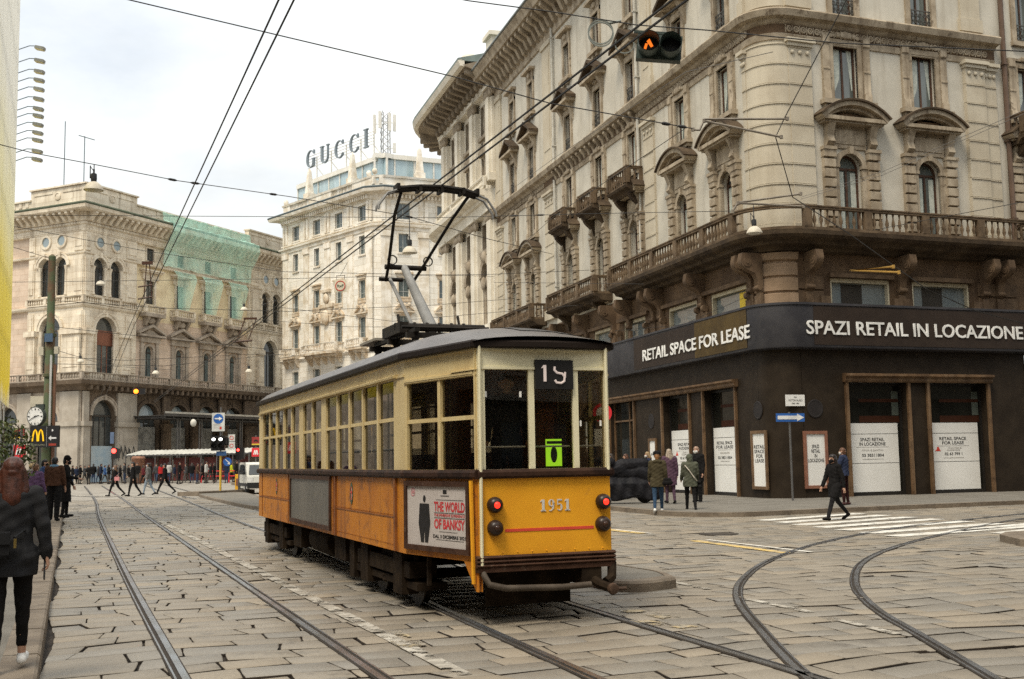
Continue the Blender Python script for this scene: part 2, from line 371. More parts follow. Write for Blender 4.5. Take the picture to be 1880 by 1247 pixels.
# stone setts: rows across the track, every stone its own worn block
def warp(s, l):
    return (s + 0.09 * sin(l * 1.3 + s * 0.35) + 0.14 * sin(l * 0.45 + 1.7 + s * 0.16) + 0.05 * sin(l * 3.1 + s * 1.1) + (0.42 * (l - 1.1) if 0 else 0), l + 0.05 * sin(s * 1.3))
st = MB(); rs = random.Random(11)
s = -5.2; row = 0
while s < 50:
    big = s < 12
    d = rs.uniform(0.31, 0.46) if big else rs.uniform(0.42, 0.55)
    lmin = -5.0 - max(0, s + 4) * 0.25 - 1.0; lmax = 6.5 + max(0, s + 5) * 0.9
    lmin = max(lmin, -4.72); lmax = min(lmax, 32)
    cuts = [lmin]
    while cuts[-1] < lmax: cuts.append(cuts[-1] + (rs.uniform(.2, .8) if len(cuts) == 1 else rs.choice((rs.uniform(0.34, 0.52), rs.uniform(0.45, 0.72), rs.uniform(0.6, 0.85))) if big else rs.uniform(0.6, 1.1)))
    sl = [0.0] + [rs.gauss(0, .022) for _ in cuts[1:]]; rows_up = [rs.uniform(-.012, .012) for _ in cuts]
    for ci in range(len(cuts) - 1):
        gp = 0.0085 + (rs.random() < 0.14) * rs.uniform(0.006, 0.018); gp2 = 0.0045 + (rs.random() < 0.22) * rs.uniform(0.004, 0.013)
        c0, c1 = cuts[ci], cuts[ci + 1]; e0, e1 = sl[ci], sl[ci + 1]; kk = lambda: rs.uniform(-.010, .010)
        q = [(s + gp + kk(), c0 - e0 + gp2), (s + gp + kk(), c1 - e1 - gp2), (s + d - gp + kk(), c1 + e1 - gp2), (s + d - gp + kk(), c0 + e0 + gp2)]
        q = [warp(*p) for p in q]; cs = sum(p[0] for p in q) / 4; cl = sum(p[1] for p in q) / 4
        P = [tr(a, b) for a, b in q]; cx, cy, _ = tr(cs, cl)
        z = rs.uniform(-0.009, 0.0) - (rs.random() < .05) * .012; tx, ty = rs.uniform(-0.012, 0.012), rs.uniform(-0.012, 0.012)
        def ring_(f, dz, rr=0.0):
            o = []
            for i in range(4):
                a = P[i]; b = P[(i + 1) % 4]
                for t in (0.0, 0.5):
                    x = a[0] + (b[0] - a[0]) * t; y = a[1] + (b[1] - a[1]) * t
                    ff = f * (0.984 if t == 0 else 1.0); x = cx + (x - cx) * ff; y = cy + (y - cy) * ff
                    o.append((x, y, z + dz + (x - cx) * tx + (y - cy) * ty))
            return o
        e = 0.972 if big else 0.975
        vs = ring_(1.0, -0.035) + ring_(0.996, -0.006) + ring_(e, -0.001) + [(cx, cy, z + 0.001)]
        fs = [(i, (i + 1) % 8, (i + 1) % 8 + 8, i + 8) for i in range(8)] + [(i + 8, (i + 1) % 8 + 8, (i + 1) % 8 + 16, i + 16) for i in range(8)] + [(i + 16, (i + 1) % 8 + 16, 24) for i in range(8)]
        st.add(vs, fs[8:], rs.choice((0, 0, 0, 1, 1, 2))); n0 = len(st.v) - 25
        for f_ in fs[:8]: st.f.append([i_ + n0 for i_ in f_]); st.m.append(3)
    s += d; row += 1
tag(st.build('road', [M_stone, M_stone2, M_stone3, M_joint], smooth=60), None, None, kind='structure')

# rails: running head, groove and guard lip, swept along measured centre lines
def smoothpath(pts, n=6):
    P = [Vector((p[0], p[1])) for p in pts]; out = []
    for i in range(len(P) - 1):
        a = P[max(i - 1, 0)]; b = P[i]; c = P[i + 1]; d = P[min(i + 2, len(P) - 1)]
        for k in range(n):
            t = k / n; out.append(0.5 * ((2 * b) + (c - a) * t + (2 * a - 5 * b + 4 * c - d) * t * t + (3 * b - a - 3 * c + d) * t ** 3))
    return out + [P[-1]]
def flat(mb, path, a, b, z, m=0, dz=0.02):
    mb.sweep([(a, z - dz), (b, z - dz), (b, z), (a, z)], path, m)
def rail(name, pts, label, side=1, wide=1.0):
    path = smoothpath(pts) if len(pts) > 2 else [Vector(p[:2]) for p in pts]
    mb = MB(); sg = side
    for a, b, z, m in ((-0.028, 0.030, 0.014, 0), (0.030, 0.066, 0.002, 1), (0.066, 0.082, 0.012, 0), (-0.045, -0.028, 0.003, 1), (0.082, 0.095, 0.003, 1)):
        a, b = a * wide * sg, b * wide * sg; flat(mb, path, min(a, b), max(a, b), z, m)
    return tag(mb.build(name, [M_rail, M_groove]), label, 'tram rail', 'tram rails set in the paving')
far1 = [tr(s_, l_)[:2] for s_, l_ in ((40, -2.55), (62, -2.7), (95, -4.5))]
rail('tram_rail', [(-2.04, 7.72), (-2.57, 9.11), (-6.37, 18.95), (-13.52, 37.8), (-21.0, 58.0), (-36.0, 97.0)], 'grooved tram rail nearest the kerb where the auburn haired woman walks', -1)
rail('tram_rail', [(-0.52, 7.6), (-1.04, 8.97), (-5.10, 19.6), (-12.1, 38.0), (-20.07, 59.07), (-34.6, 97.0)], 'inner grooved tram rail of the free track beside the tram', 1)
rail('tram_rail', [(1.10, 7.35), (0.61, 8.83), (-0.92, 13.37), (-3.57, 21.6), (-8.9, 36.0), (-17.1, 58.8), (-31.0, 97.0)], 'tram rail under the poster side wheels of the yellow tram', -1)
rail('tram_rail', [(2.72, 7.2), (2.2, 8.68), (0.36, 14.08), (-2.15, 22.1), (-7.5, 36.6), (-15.7, 59.4), (-29.6, 97.6)], 'tram rail under the yellow tram wheels on the shop side', 1)
rail('tram_rail', [(2.20, 8.0), (2.13, 8.69), (2.27, 10.84), (2.54, 13.51), (3.09, 15.87), (4.13, 18.68), (6.1, 22.4), (9.3, 26.6), (14.5, 31.5)], 'curved rail nearer the tram, bending into the side street by the zebra', 1, .9)
rail('tram_rail', [(3.36, 7.4), (3.48, 8.57), (3.66, 10.53), (3.86, 12.6), (4.36, 14.98), (5.39, 17.95), (7.0, 20.97), (9.5, 24.6), (12.31, 28.12), (17, 32.4)], 'curved rail farther from the tram, bending into the side street by the zebra', -1, .9)
for pts, lb in (([(-22.5, 62.5), (-26.0, 66.0), (-33, 70), (-45, 73)], 'far curved rail swinging away across the distant crossing'), ([(-15.0, 66.5), (-17.0, 63.0), (-17.2, 60.2), (-15.4, 56.0)], 'short far curved rail beside the traffic island')):
    rail('tram_rail', pts, lb, 1)

# pavements
KD = Vector((-0.3584, 0.9336))                       # the left kerb runs along the street
lk0 = Vector((-3.74, 9.21)) - KD * 4.2; lk1 = Vector((-3.74, 9.21)) + KD * 38
mb = MB(); nL = Vector((-0.9336, -0.3584))
mb.add([(*(lk0 + nL * .22), .1), (*(lk1 + nL * .22), .1), (*(lk1 + nL * 9), .1), (*(lk0 + nL * 9), .1)], [(0, 1, 2, 3)])
tag(mb.build('pavement', M_asph), None, None, kind='structure')
n_ = 26
mb = MB()
for i in range(n_):
    a = lk0 + (lk1 - lk0) * (i / n_); b = lk0 + (lk1 - lk0) * ((i + 1) / n_ - 0.0012)
    mb.sweep([(-0.30, -0.04), (0.0, -0.04), (-0.012, 0.085), (-0.035, 0.104), (-0.30, 0.104)], [a, b])
tag(mb.build('kerb', M_kerb), None, None, kind='structure')
# right pavement round the corner building
rk = [(-9.0, 73.0), (-4.5, 60.5), (-0.6, 48.2), (2.71, 37.34), (3.97, 33.25), (4.55, 32.0), (5.5, 31.35), (6.6, 31.45), (9.48, 32.91), (15.06, 35.4), (26.0, 39.7)]
rk = [tuple(p) for p in smoothpath(rk, 4)]
mb = MB(); mb.sweep([(-0.30, -0.04), (0.0, -0.04), (0.0, 0.10), (-0.025, 0.12), (-0.30, 0.12)], rk)
tag(mb.build('kerb', M_kerb), None, None, kind='structure')
mb = MB(); mb.add([(x, y, 0.116) for x, y in rk + [(40, 46), (40, 70), (10, 80)]], [list(range(len(rk) + 3))])
tag(mb.build('pavement', M_asph), None, None, kind='structure')
# corner of the near pavement at the right edge of the street
mb = MB(); poly = [(8.75, 20.2), (8.9, 21.4), (9.3, 22.1), (10.3, 22.6), (16, 25.0), (20, 20), (12, 17)]
mb.prismz(poly, -0.03, 0.12); tag(mb.build('pavement', M_kerb), None, None, kind='structure')
# traffic islands
def island(name, poly, h=0.13):
    P = [Vector(p) for p in smoothpath(poly + [poly[0]], 5)][:-1]; c = sum(P, Vector((0, 0))) / len(P)
    mb = MB(); k = len(P); inn = [p + (c - p).normalized() * 0.27 for p in P]; out = [p for p in P]
    vs = [(p.x, p.y, -0.03) for p in out] + [(p.x, p.y, h - 0.03) for p in out] + [((p + (c - p).normalized() * .03).x, (p + (c - p).normalized() * .03).y, h) for p in out] + [(p.x, p.y, h) for p in inn] + [(p.x, p.y, h - 0.012) for p in inn]
    fs = []
    for q in range(4): fs += [(q * k + i, q * k + (i + 1) % k, (q + 1) * k + (i + 1) % k, (q + 1) * k + i) for i in range(k)]
    mb.add(vs, fs, 0); mb.add([(p.x, p.y, h - 0.01) for p in inn], [list(range(k))], 1)
    return tag(mb.build(name, [M_kerb, M_asph]), None, None, kind='structure')
island('traffic_island_ground', [(2.02, 14.75), (1.95, 15.5), (1.55, 16.4), (0.6, 19.0), (-1.6, 25.0), (-2.2, 26.2), (-2.0, 24.9), (-0.3, 20.0), (0.75, 16.5), (1.05, 14.75), (1.5, 14.35)])
island('traffic_island_ground', [(-16.6, 61.2), (-15.9, 58.6), (-12.5, 49.5), (-9.6, 42.2), (-8.5, 40.6), (-8.0, 41.5), (-10.0, 48.0), (-13.6, 59.5), (-14.8, 62.6), (-15.9, 63.0)])
mb = MB(); mb.prismz([(-17.9, 61.5), (-15.0, 65.2), (-14.4, 64.2), (-16.6, 60.9)], -0.02, 0.22); tag(mb.build('traffic_island_step', M_kerb), None, None, kind='structure')
island('traffic_island_ground', [(-22.5, 92.0), (-15.0, 89.5), (-8.0, 88.0), (-8.0, 84.5), (-15.0, 85.8), (-20.0, 87.6)], 0.2)

# painted markings
mk = MB()
def stripe(a, b, wdt, m, z=0.007):
    a, b = Vector(a), Vector(b); d = (b - a).normalized(); n = Vector((d.y, -d.x)) * wdt / 2
    L = (b - a).length; k = max(1, int(L / 0.6)); 
    for i in range(k):
        p, q = a + d * (L * i / k), a + d * (L * (i + 1) / k - 0.012)
        mk.prismz([tuple(p + n), tuple(q + n), tuple(q - n), tuple(p - n)], z - 0.004, z, m)
for i in range(7):
    t = i / 6; stripe((6.24 + 1.24 * t, 29.31 - 6.26 * t), (9.5 + 1.86 * t, 31.92 - 6.48 * t), 0.46, 0, 0.008)
for i in range(2): stripe((9.2 + 0.5 * i, 24.3 - i * 1.0), (13.5, 27.6 - i), 0.42, 0, 0.008)
stripe((3.5, 22.78), (4.55, 19.6), 0.20, 2); stripe((3.78, 22.95), (5.0, 19.69), 0.10, 0)
stripe((2.1, 26.75), (2.75, 25.2), 0.24, 2); stripe((2.3, 26.7), (2.95, 25.1), 0.08, 0)
stripe((2.0, 15.6), (2.40, 14.5), 0.10, 1); stripe((2.66, 13.45), (3.09, 12.25), 0.10, 1); stripe((3.17, 11.83), (3.47, 10.7), 0.10, 1)
stripe((4.9, 9.6), (5.3, 8.3), 0.10, 1)
stripe((1.0, 13.0), (1.6, 12.0), 0.22, 3); stripe((1.15, 11.9), (1.7, 11.3), 0.2, 3); stripe((-1.25, 11.35), (-0.9, 10.4), 0.25, 3, .0135)
for i in range(14):                                   # worn lane line between the tracks
    p = Vector((-13.3, 41.4)); q = Vector((-0.35, 8.9)); d = (q - p); stripe(p + d * (i / 14), p + d * ((i + 0.93) / 14), 0.15, 1)
for i in range(7): stripe((-23.6 + i * 1.0, 63.6 - i * .75), (-25.4 + i * 1.0, 67.0 - i * .75), 0.5, 1, 0.012)
stripe((-20.5, 71.0), (-7.5, 66.3), 0.35, 0, 0.012); stripe((-15.8, 80.0), (-6, 76.0), 0.3, 1, 0.012)
tag(mk.build('road_markings', [M_white, M_worn, M_yel, M_yworn]), None, None, kind='structure')
# a round iron cover in the road and a flat iron plate
M_iron = pmat('cast_iron', (0.05, 0.042, 0.035), (0.09, 0.075, 0.06), 8, rough=0.6, metal=0.4)
mb = MB(); mb.lathe([(0.02, 0.004), (0.34, 0.004), (0.34, 0.010), (0.02, 0.010)], (4.3, 24.6, 0), 20); mb.lathe([(0.36, 0.0), (0.42, 0.0), (0.42, 0.009), (0.36, 0.009)], (4.3, 24.6, 0), 20)
tag(mb.build('manhole_cover', M_iron), 'round dark iron manhole cover in the paving before the zebra crossing', 'manhole cover')
# ================================================================== corner palace on the right
M_stucco = pmat('palace_stucco', (0.56, 0.52, 0.435), (0.475, 0.44, 0.365), 0.8, rough=0.9, bump=0.2, bscale=60, streak=((0.29, 0.245, 0.18), 0.5, 1.8), grain=0.1)
M_trim = pmat('palace_stone_trim', (0.42, 0.35, 0.255), (0.27, 0.215, 0.148), 1.5, rough=0.85, bump=0.3, bscale=40, streak=((0.11, 0.075, 0.045), 0.75, 3.0), spot=((0.09, 0.062, 0.037), 0.7, 2.4, 0.57))
M_quoin = pmat('palace_quoin_stone', (0.54, 0.48, 0.37), (0.46, 0.40, 0.30), 0.8, rough=0.9, bump=0.3, bscale=60, streak=((0.3, 0.25, 0.18), 0.4, 2.0), grain=0.12)
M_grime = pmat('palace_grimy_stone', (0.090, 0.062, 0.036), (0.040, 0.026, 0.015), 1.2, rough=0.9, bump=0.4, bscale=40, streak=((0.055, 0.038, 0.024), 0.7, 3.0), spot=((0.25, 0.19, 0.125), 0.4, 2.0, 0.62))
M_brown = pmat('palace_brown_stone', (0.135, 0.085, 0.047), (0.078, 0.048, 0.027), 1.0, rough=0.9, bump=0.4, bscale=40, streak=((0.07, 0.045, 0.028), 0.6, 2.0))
M_marble = pmat('shop_marble', (0.036, 0.026, 0.017), (0.022, 0.0155, 0.010), 1.5, rough=0.6, bump=0.05, bscale=80, grain=0.5, spec=0.12)
M_bronze = pmat('shop_bronze', (0.17, 0.10, 0.05), (0.095, 0.055, 0.028), 2, rough=0.6, metal=0.2, streak=((0.3, 0.21, 0.13), 0.5, 4.0))
M_sign = pmat('fascia_sheet', (0.040, 0.028, 0.021), (0.030, 0.021, 0.016), 1.0, spec=.15, rough=0.6, grain=0.25, bscale=50)
M_signb = pmat('fascia_edge_blue_grey', (0.058, 0.056, 0.060), (0.038, 0.037, 0.042), 1.5, spec=.2, rough=0.55, grain=0.25, bscale=50)
M_signo = pmat('fascia_sheet_olive', (0.095, 0.062, 0.020), (0.062, 0.040, 0.014), 1.0, spec=.15, rough=0.6, grain=0.25, bscale=50)
M_letter = pmat('white_lettering', (0.85, 0.84, 0.80), rough=0.6)
M_ink = pmat('dark_print', (0.05, 0.05, 0.05), rough=0.7)
M_greyink = pmat('grey_print', (0.42, 0.40, 0.37), rough=0.7)
M_redink = pmat('red_print', (0.68, 0.07, 0.045), rough=0.6)
M_board = pmat('white_board', (0.78, 0.77, 0.73), (0.72, 0.71, 0.67), 1.0, rough=0.5)
M_wood = pmat('window_wood', (0.085, 0.042, 0.024), (0.05, 0.026, 0.016), 4, rough=0.6, streak=((0.15, 0.08, 0.045), 0.4, 6))
M_pane = glass('upper_pane', (0.16, 0.19, 0.18), 0.9, 0.04, dark=(0.02, 0.022, 0.02))
M_panelo = glass('shop_pane', (0.006, 0.006, 0.005), 0.18, 0.03, dark=(0.022, 0.021, 0.016))
M_panesky = glass('mezzanine_pane', (0.22, 0.25, 0.25), 0.9, 0.05, dark=(0.12, 0.14, 0.14))
M_curt = pmat('curtain_cloth', (0.55, 0.57, 0.50), (0.40, 0.43, 0.38), 6, rough=0.9, streak=((0.26, 0.29, 0.25), 0.6, 9))
M_iron2 = pmat('wrought_iron', (0.07, 0.065, 0.055), rough=0.6)
M_pipe = pmat('drain_pipe_paint', (0.50, 0.48, 0.42), (0.40, 0.38, 0.33), 2, rough=0.6)
M_pipeb = pmat('drain_pipe_brown', (0.12, 0.075, 0.05), rough=0.6)
M_dark = pmat('dark_interior', (0.012, 0.011, 0.010), rough=0.9)
M_cream = pmat('cream_frame', (0.55, 0.49, 0.35), (0.45, 0.39, 0.27), 3, rough=0.6)

OL, OR_ = (8.973, 41.118), (10.22, 40.73)
FL, FR = fac(OL, 106.5), fac(OR_, 200.5)
dL = Vector((cos(R(106.5)), sin(R(106.5)))); dR = Vector((cos(R(20.5)), sin(R(20.5))))
_A = np.array([[dL.x, -dR.x], [dL.y, -dR.y]]); _s = np.linalg.solve(_A, np.array([OR_[0] - OL[0], OR_[1] - OL[1]]))
PC = Vector(OL) + dL * _s[0]                          # where the two wall planes meet
_phi = math.acos(dL.dot(dR)); BR = 1.0; BT = BR / math.tan(_phi / 2)
tL, tRr = PC + dL * BT, PC + dR * BT
bis = (dL + dR).normalized(); BC = PC + bis * (BR / sin(_phi / 2))
_a0 = math.atan2((tL - BC).y, (tL - BC).x); _a1 = math.atan2((tRr - BC).y, (tRr - BC).x)
if _a1 < _a0: _a1 += 2 * pi
BOW = [BC + Vector((cos(_a0 + (_a1 - _a0) * i / 10), sin(_a0 + (_a1 - _a0) * i / 10))) * BR for i in range(11)]
def apath(ul, ur): return [Vector(OL) + dL * ul] + BOW + [Vector(OR_) + dR * ur]
UL0 = (tL - Vector(OL)).dot(dL); UR0 = (tRr - Vector(OR_)).dot(dR)
pal = thing('palace', 'grand stone corner palace with stone balconies above an empty dark marble shop', 'building', (OL[0], OL[1], 0))
PI_ = T(-OL[0], -OL[1], 0)
AL, AR = PI_ @ FL, PI_ @ FR                           # facade frames inside the palace
SECT = [(2.2, 1), (6.15, 1), (11.4, 2), (15.7, 2), (20.2, 2), (26.75, 3), (30.65, 3)]
RWIN = [2.53, 6.12]
# ---- walls
hol = [(u - .48, u + .48, 9.5, 12.48, True) for u, k in SECT] + [(u - .47, u + .47, 14.66, 16.6) for u, k in SECT] + [(u - .46, u + .46, 18.15, 20.05) for u, k in SECT] + [(u - .45, u + .45, 22.1, 24.0) for u, k in SECT if k > 1]
mb = MB(); wall(mb, UL0, 34.7, 9.0, 25.9, hol, depth=0.34); mb.build('wall', M_stucco, pal, AL)
mb = MB(); holR = [(-u - .52, -u + .52, 9.5, 12.66, True) for u in RWIN] + [(-u - .55, -u + .55, 14.67, 16.8) for u in RWIN + [11.3]] + [(-u - .5, -u + .5, 17.95, 20.4) for u in RWIN + [11.3]] + [(-11.3 - .5, -11.3 + .5, 9.5, 12.66, True)]
wall(mb, -15, -UR0, 9.0, 25.9, holR, depth=0.34); mb.build('wall', M_stucco, pal, AR)
# rounded corner with rusticated courses
mb = MB(); bowp = [tL + dL * 0.02] + BOW + [tRr + dR * 0.02]
mb.sweep([(-0.3, 9.0), (0.0, 9.0), (0.0, 26), (-0.3, 26)], bowp)
crs = [9.9 + 0.745 * i for i in range(10)]
for z0 in crs[:-1]: mb.sweep([(0.0, z0 + .012), (0.06, z0 + .012), (0.06, z0 + .68), (0.095, z0 + .695), (0.095, z0 + .735), (0.0, z0 + .745)], bowp)
mb.sweep([(0.0, 9.0), (0.16, 9.0), (0.16, 9.6), (0.08, 9.75), (0.08, 9.9), (0.0, 9.9)], bowp)
for z0 in [18.0 + .745 * i for i in range(5)]: mb.sweep([(0.0, z0 + .012), (0.05, z0 + .012), (0.05, z0 + .68), (0.08, z0 + .695), (0.08, z0 + .735), (0.0, z0 + .745)], bowp)
mb.build('corner_bow', M_quoin, pal, PI_, smooth=12)
# rusticated pilasters
def quoin(mb, u0, u1, z0, z1, p=0.12, h=0.745, cap=True, tex=True):
    z = z0
    while z < z1 - 0.2:
        t = min(z + h, z1); mb.prismx([(0.0, z + .012), (p - .03, z + .012), (p - .03, t - .06), (p, t - .05), (p, t - .012), (0.0, t)], u0, u1); z = t
    if cap:
        mb.box(u0 - .05, u1 + .05, 0, p + .06, z1, z1 + .14); mb.box(u0 - .12, u1 + .12, 0, p + .14, z1 + .14, z1 + .28)
        for i in range(3): mb.lathe([(.09, 0), (.07, .03), (.02, .05)], (u0 + (u1 - u0) * (i + .5) / 3, p, z1 - .22), 10, 0, 'y')
    mb.box(u0 - .08, u1 + .08, 0, p + .08, z0 - .55, z0 - .003)
mb = MB(); quoin(mb, 10.55, 10.85, 9.9, 16.3, .06, cap=False); mb.build('quoin_strip', M_quoin, pal, AL)
for a, b in ((UL0 + .02, .55), (8.85, 9.95), (22.75, 24.3), (33.1, 34.6)):
    mb = MB(); quoin(mb, a, b, 9.9, 16.3)
    mb.box(a, b, 0, .1, 17.95, 25.0); mb.box(a - .08, b + .08, 0, .16, 18.0, 18.5); mb.box(a - .08, b + .08, 0, .18, 25.0, 25.3); mb.box(a + .25, b - .25, .1, .13, 19, 24.6)
    mb.build('quoin_pilaster', M_quoin, pal, AL)
mb = MB(); quoin(mb, -9.6, -8.98, 9.9, 16.5, .09, cap=True); mb.build('quoin_strip', M_quoin, pal, AR)
for a, b, p_ in ((-.98, -UR0 - .02, .12), (-8.96, -8.02, .2)):
    mb = MB(); quoin(mb, a, b, 9.9, 16.5, p_); mb.box(a, b, 0, .1, 17.95, 25); mb.box(a - .08, b + .08, 0, .16, 18.0, 18.5)
    mb.build('quoin_pilaster', M_quoin, pal, AR)
# ---- string course with egg ornament, upper string, roof cornice
COR = [(0.0, 16.72), (.05, 16.74), (.08, 16.95), (.06, 16.98), (.06, 17.32), (.14, 17.36), (.2, 17.46), (.42, 17.52), (.46, 17.62), (.5, 17.74), (.46, 17.80), (0.0, 17.86)]
mb = MB(); mb.sweep(COR, [p - Vector((OL[0], OL[1])) for p in apath(34.7, 9.6)])
for F_, rng in ((AL, [UL0 - .1 + i * .3 for i in range(36)] + [24.4 + i * .35 for i in range(26)]), (AR, [-.1 - UR0 - i * .3 for i in range(31)])):
    q = MB()
    for u in rng:
        q.lathe([(.125, 0), (.125, .045), (.08, .06), (.06, .02)], (u, .066, 17.15), 10, 0, 'y'); q.lathe([(.035, 0), (.03, .06)], (u, .066, 17.15), 6, 0, 'y'); q.box(u + .135, u + .165, .066, .11, 17.0, 17.3)
    for u in [x for x in rng if F_ is AL and 0][:0]: pass
    q.xf(F_); mb.add(q.v, q.f)
q = MB()
for i in range(18): 
    u = 10.9 + i * .66
    q.prismx([(0, 16.95), (.12, 16.98), (.2, 17.2), (.36, 17.34), (.36, 17.44), (0, 17.44)], u - .11, u + .11)
q.xf(AL); mb.add(q.v, q.f)
mb.build('string_course', M_trim, pal, smooth=40)
mb = MB(); mb.sweep([(.05, 16.985), (.064, 16.985), (.064, 17.315), (.05, 17.315)], [p - Vector((OL[0], OL[1])) for p in apath(34.7, 9.6)]); mb.build('frieze_band', M_brown, pal)
mb = MB(); mb.sweep([(0, 25.3), (.1, 25.35), (.14, 26.2), (.3, 26.4), (.45, 26.7), (1.2, 26.85), (1.25, 27.05), (1.4, 27.3), (1.4, 27.4), (0, 27.5)], [p - Vector((OL[0], OL[1])) for p in apath(35.6, 15)])
q = MB(); u = 11.0
while u < 35: q.prismx([(0.1, 25.7), (.35, 25.8), (.6, 26.3), (1.1, 26.6), (1.1, 26.84), (0.1, 26.84)], u - .16, u + .16); u += .8
q.xf(AL); mb.add(q.v, q.f); mb.build('roof_cornice', M_trim, pal)
mb = MB(); mb.sweep([(-2.5, 27.4), (1.5, 27.42), (1.5, 27.5), (-.2, 27.9), (-2.5, 29)], [p - Vector((OL[0], OL[1])) for p in apath(35.7, 15)]); mb.build('roof', pmat('roof_lead', (.25, .28, .29), (.18, .2, .2), 1, rough=.6), pal)
# ---- windows: each kind built once, then copied along the walls
def first_floor_window(z0, zt, hw):
    p = MB(); zc = zt - hw; cap = zt + .06
    for s_ in (-1, 1):
        a, b = (hw + .22) * s_, (hw + .70) * s_
        z = z0 - .4
        while z < cap - .15:
            t = min(z + .37, cap); p.prismx([(0, z), (.16, z + .01), (.19, z + .03), (.19, t - .06), (.16, t - .045), (.10, t - .04), (.10, t - .005), (0, t)], min(a, b), max(a, b)); z = t
        p.box(a - .04 * s_, b + .05 * s_, 0, .26, cap, cap + .12); p.box(a - .02 * s_, b + .02 * s_, 0, .22, cap - .26, cap - .002)
        p.box(hw * s_, (hw + .22) * s_, -.1, .06, z0, zc); p.box((hw - .03) * s_, (hw + .22) * s_, -.1, .10, zc - .02, zc + .10)
        c0 = (hw + .42) * s_
        p.prismx([(0, cap + .12), (.12, cap + .12), (.30, cap + .30), (.22, cap + .55), (.30, cap + .8), (.40, cap + .98), (0, cap + .98)], c0 - .15, c0 + .15)
    ring(p, 0, zc, hw, hw + .18, -.1, .09, 14); p.box(-.09, .09, -.05, .17, zt - .02, zt + .26)
    p.box(-hw - .2, hw + .2, 0, .07, cap + .12, cap + .98); p.box(-hw - .12, hw + .12, .07, .10, cap + .28, cap + .82)
    p.box(-hw - .78, hw + .78, 0, .42, cap + .98, cap + 1.06); p.box(-hw - .86, hw + .86, 0, .52, cap + 1.06, cap + 1.20)
    hw2 = hw + .98; rise = .62; rr = (hw2 ** 2 + rise ** 2) / (2 * rise); zz = cap + 1.2 - rr + rise; al = math.asin(hw2 / rr)
    ring(p, 0, zz, rr - .17, rr, 0, .54, 14, 0, pi / 2 - al, pi / 2 + al); ring(p, 0, zz, rr, rr + .07, 0, .62, 14, 1, pi / 2 - al, pi / 2 + al)
    ring(p, 0, zz, rr - .30, rr - .17, 0, .34, 14, 0, pi / 2 - al * .9, pi / 2 + al * .9)
    k = [(hw2 * .9 * sin(t), 0) for t in (0,)]
    p.prism([(-hw2 + .2, cap + 1.2)] + [(rr * sin(al * q) * .97, zz + (rr - .17) * cos(al * q)) for q in (-.9, -.6, -.3, 0, .3, .6, .9)] + [(hw2 - .2, cap + 1.2)], 0, .10, 2)
    p.box(-.5, .5, .1, .14, cap + 1.22, cap + 1.42, 2)
    o = p.build('window', [M_trim, M_grime, M_brown], pal)
    casement(o, -hw, hw, z0, zt, -.30, M_wood, M_pane, True, 1, (), .085)
    c = MB(); c.box(.10, hw - .06, -.275, -.268, z0 + .1, zc - .1); c.box(-hw + .09, -.2, -.275, -.268, z0 + 1.2, zc - .12)
    c.build('curtain', M_curt, o)
    return o
def second_floor_window(z0, zt, hw):
    p = MB()
    for s_ in (-1, 1):
        p.box(hw * s_, (hw + .18) * s_, -.1, .07, z0, zt + .2)
        p.prismx([(0, z0 - .04), (.17, z0 - .04), (.17, z0 + .28), (.12, z0 + .34), (.12, z0 + 1.1), (.14, z0 + 1.12), (.14, z0 + 1.18), (.12, z0 + 1.2), (.12, zt - .05), (.17, zt), (.17, zt + .26), (0, zt + .26)], (hw + .2) * s_, (hw + .5) * s_)
    p.box(-hw - .18, hw + .18, -.1, .075, zt, zt + .2); p.box(-hw - .62, hw + .62, 0, .3, z0 - .22, z0 - .045); p.box(-hw - .52, hw + .52, 0, .2, z0 - .36, z0 - .22)
    p.box(-hw - .42, hw + .42, 0, .10, z0 - .95, z0 - .36)
    for x, r_ in ((-.34, .10), (-.15, .13), (0, .16), (.15, .13), (.34, .10)): p.ell((x, .10, zt + .30 + r_ * .4), r_, .10, r_ * 1.1, 8)
    p.box(-hw - .5, hw + .5, 0, .12, zt + .26, zt + .36)
    o = p.build('window', [M_trim], pal, smooth=40); casement(o, -hw, hw, z0, zt, -.24, M_wood, M_pane, False, 1, (), .075)
    c = MB(); c.add([(hw - .1, -.215, z0 + .15), (.12, -.215, z0 + .9), (.08, -.215, zt - .1), (hw - .1, -.215, zt - .1)], [(0, 1, 2, 3)]); c.add([(-hw + .1, -.215, zt - .1), (-hw + .32, -.215, zt - .1), (-hw + .14, -.215, z0 + .5), (-hw + .1, -.215, z0 + .5)], [(0, 1, 2, 3)])
    c.build('curtain', M_curt, o)
    return o
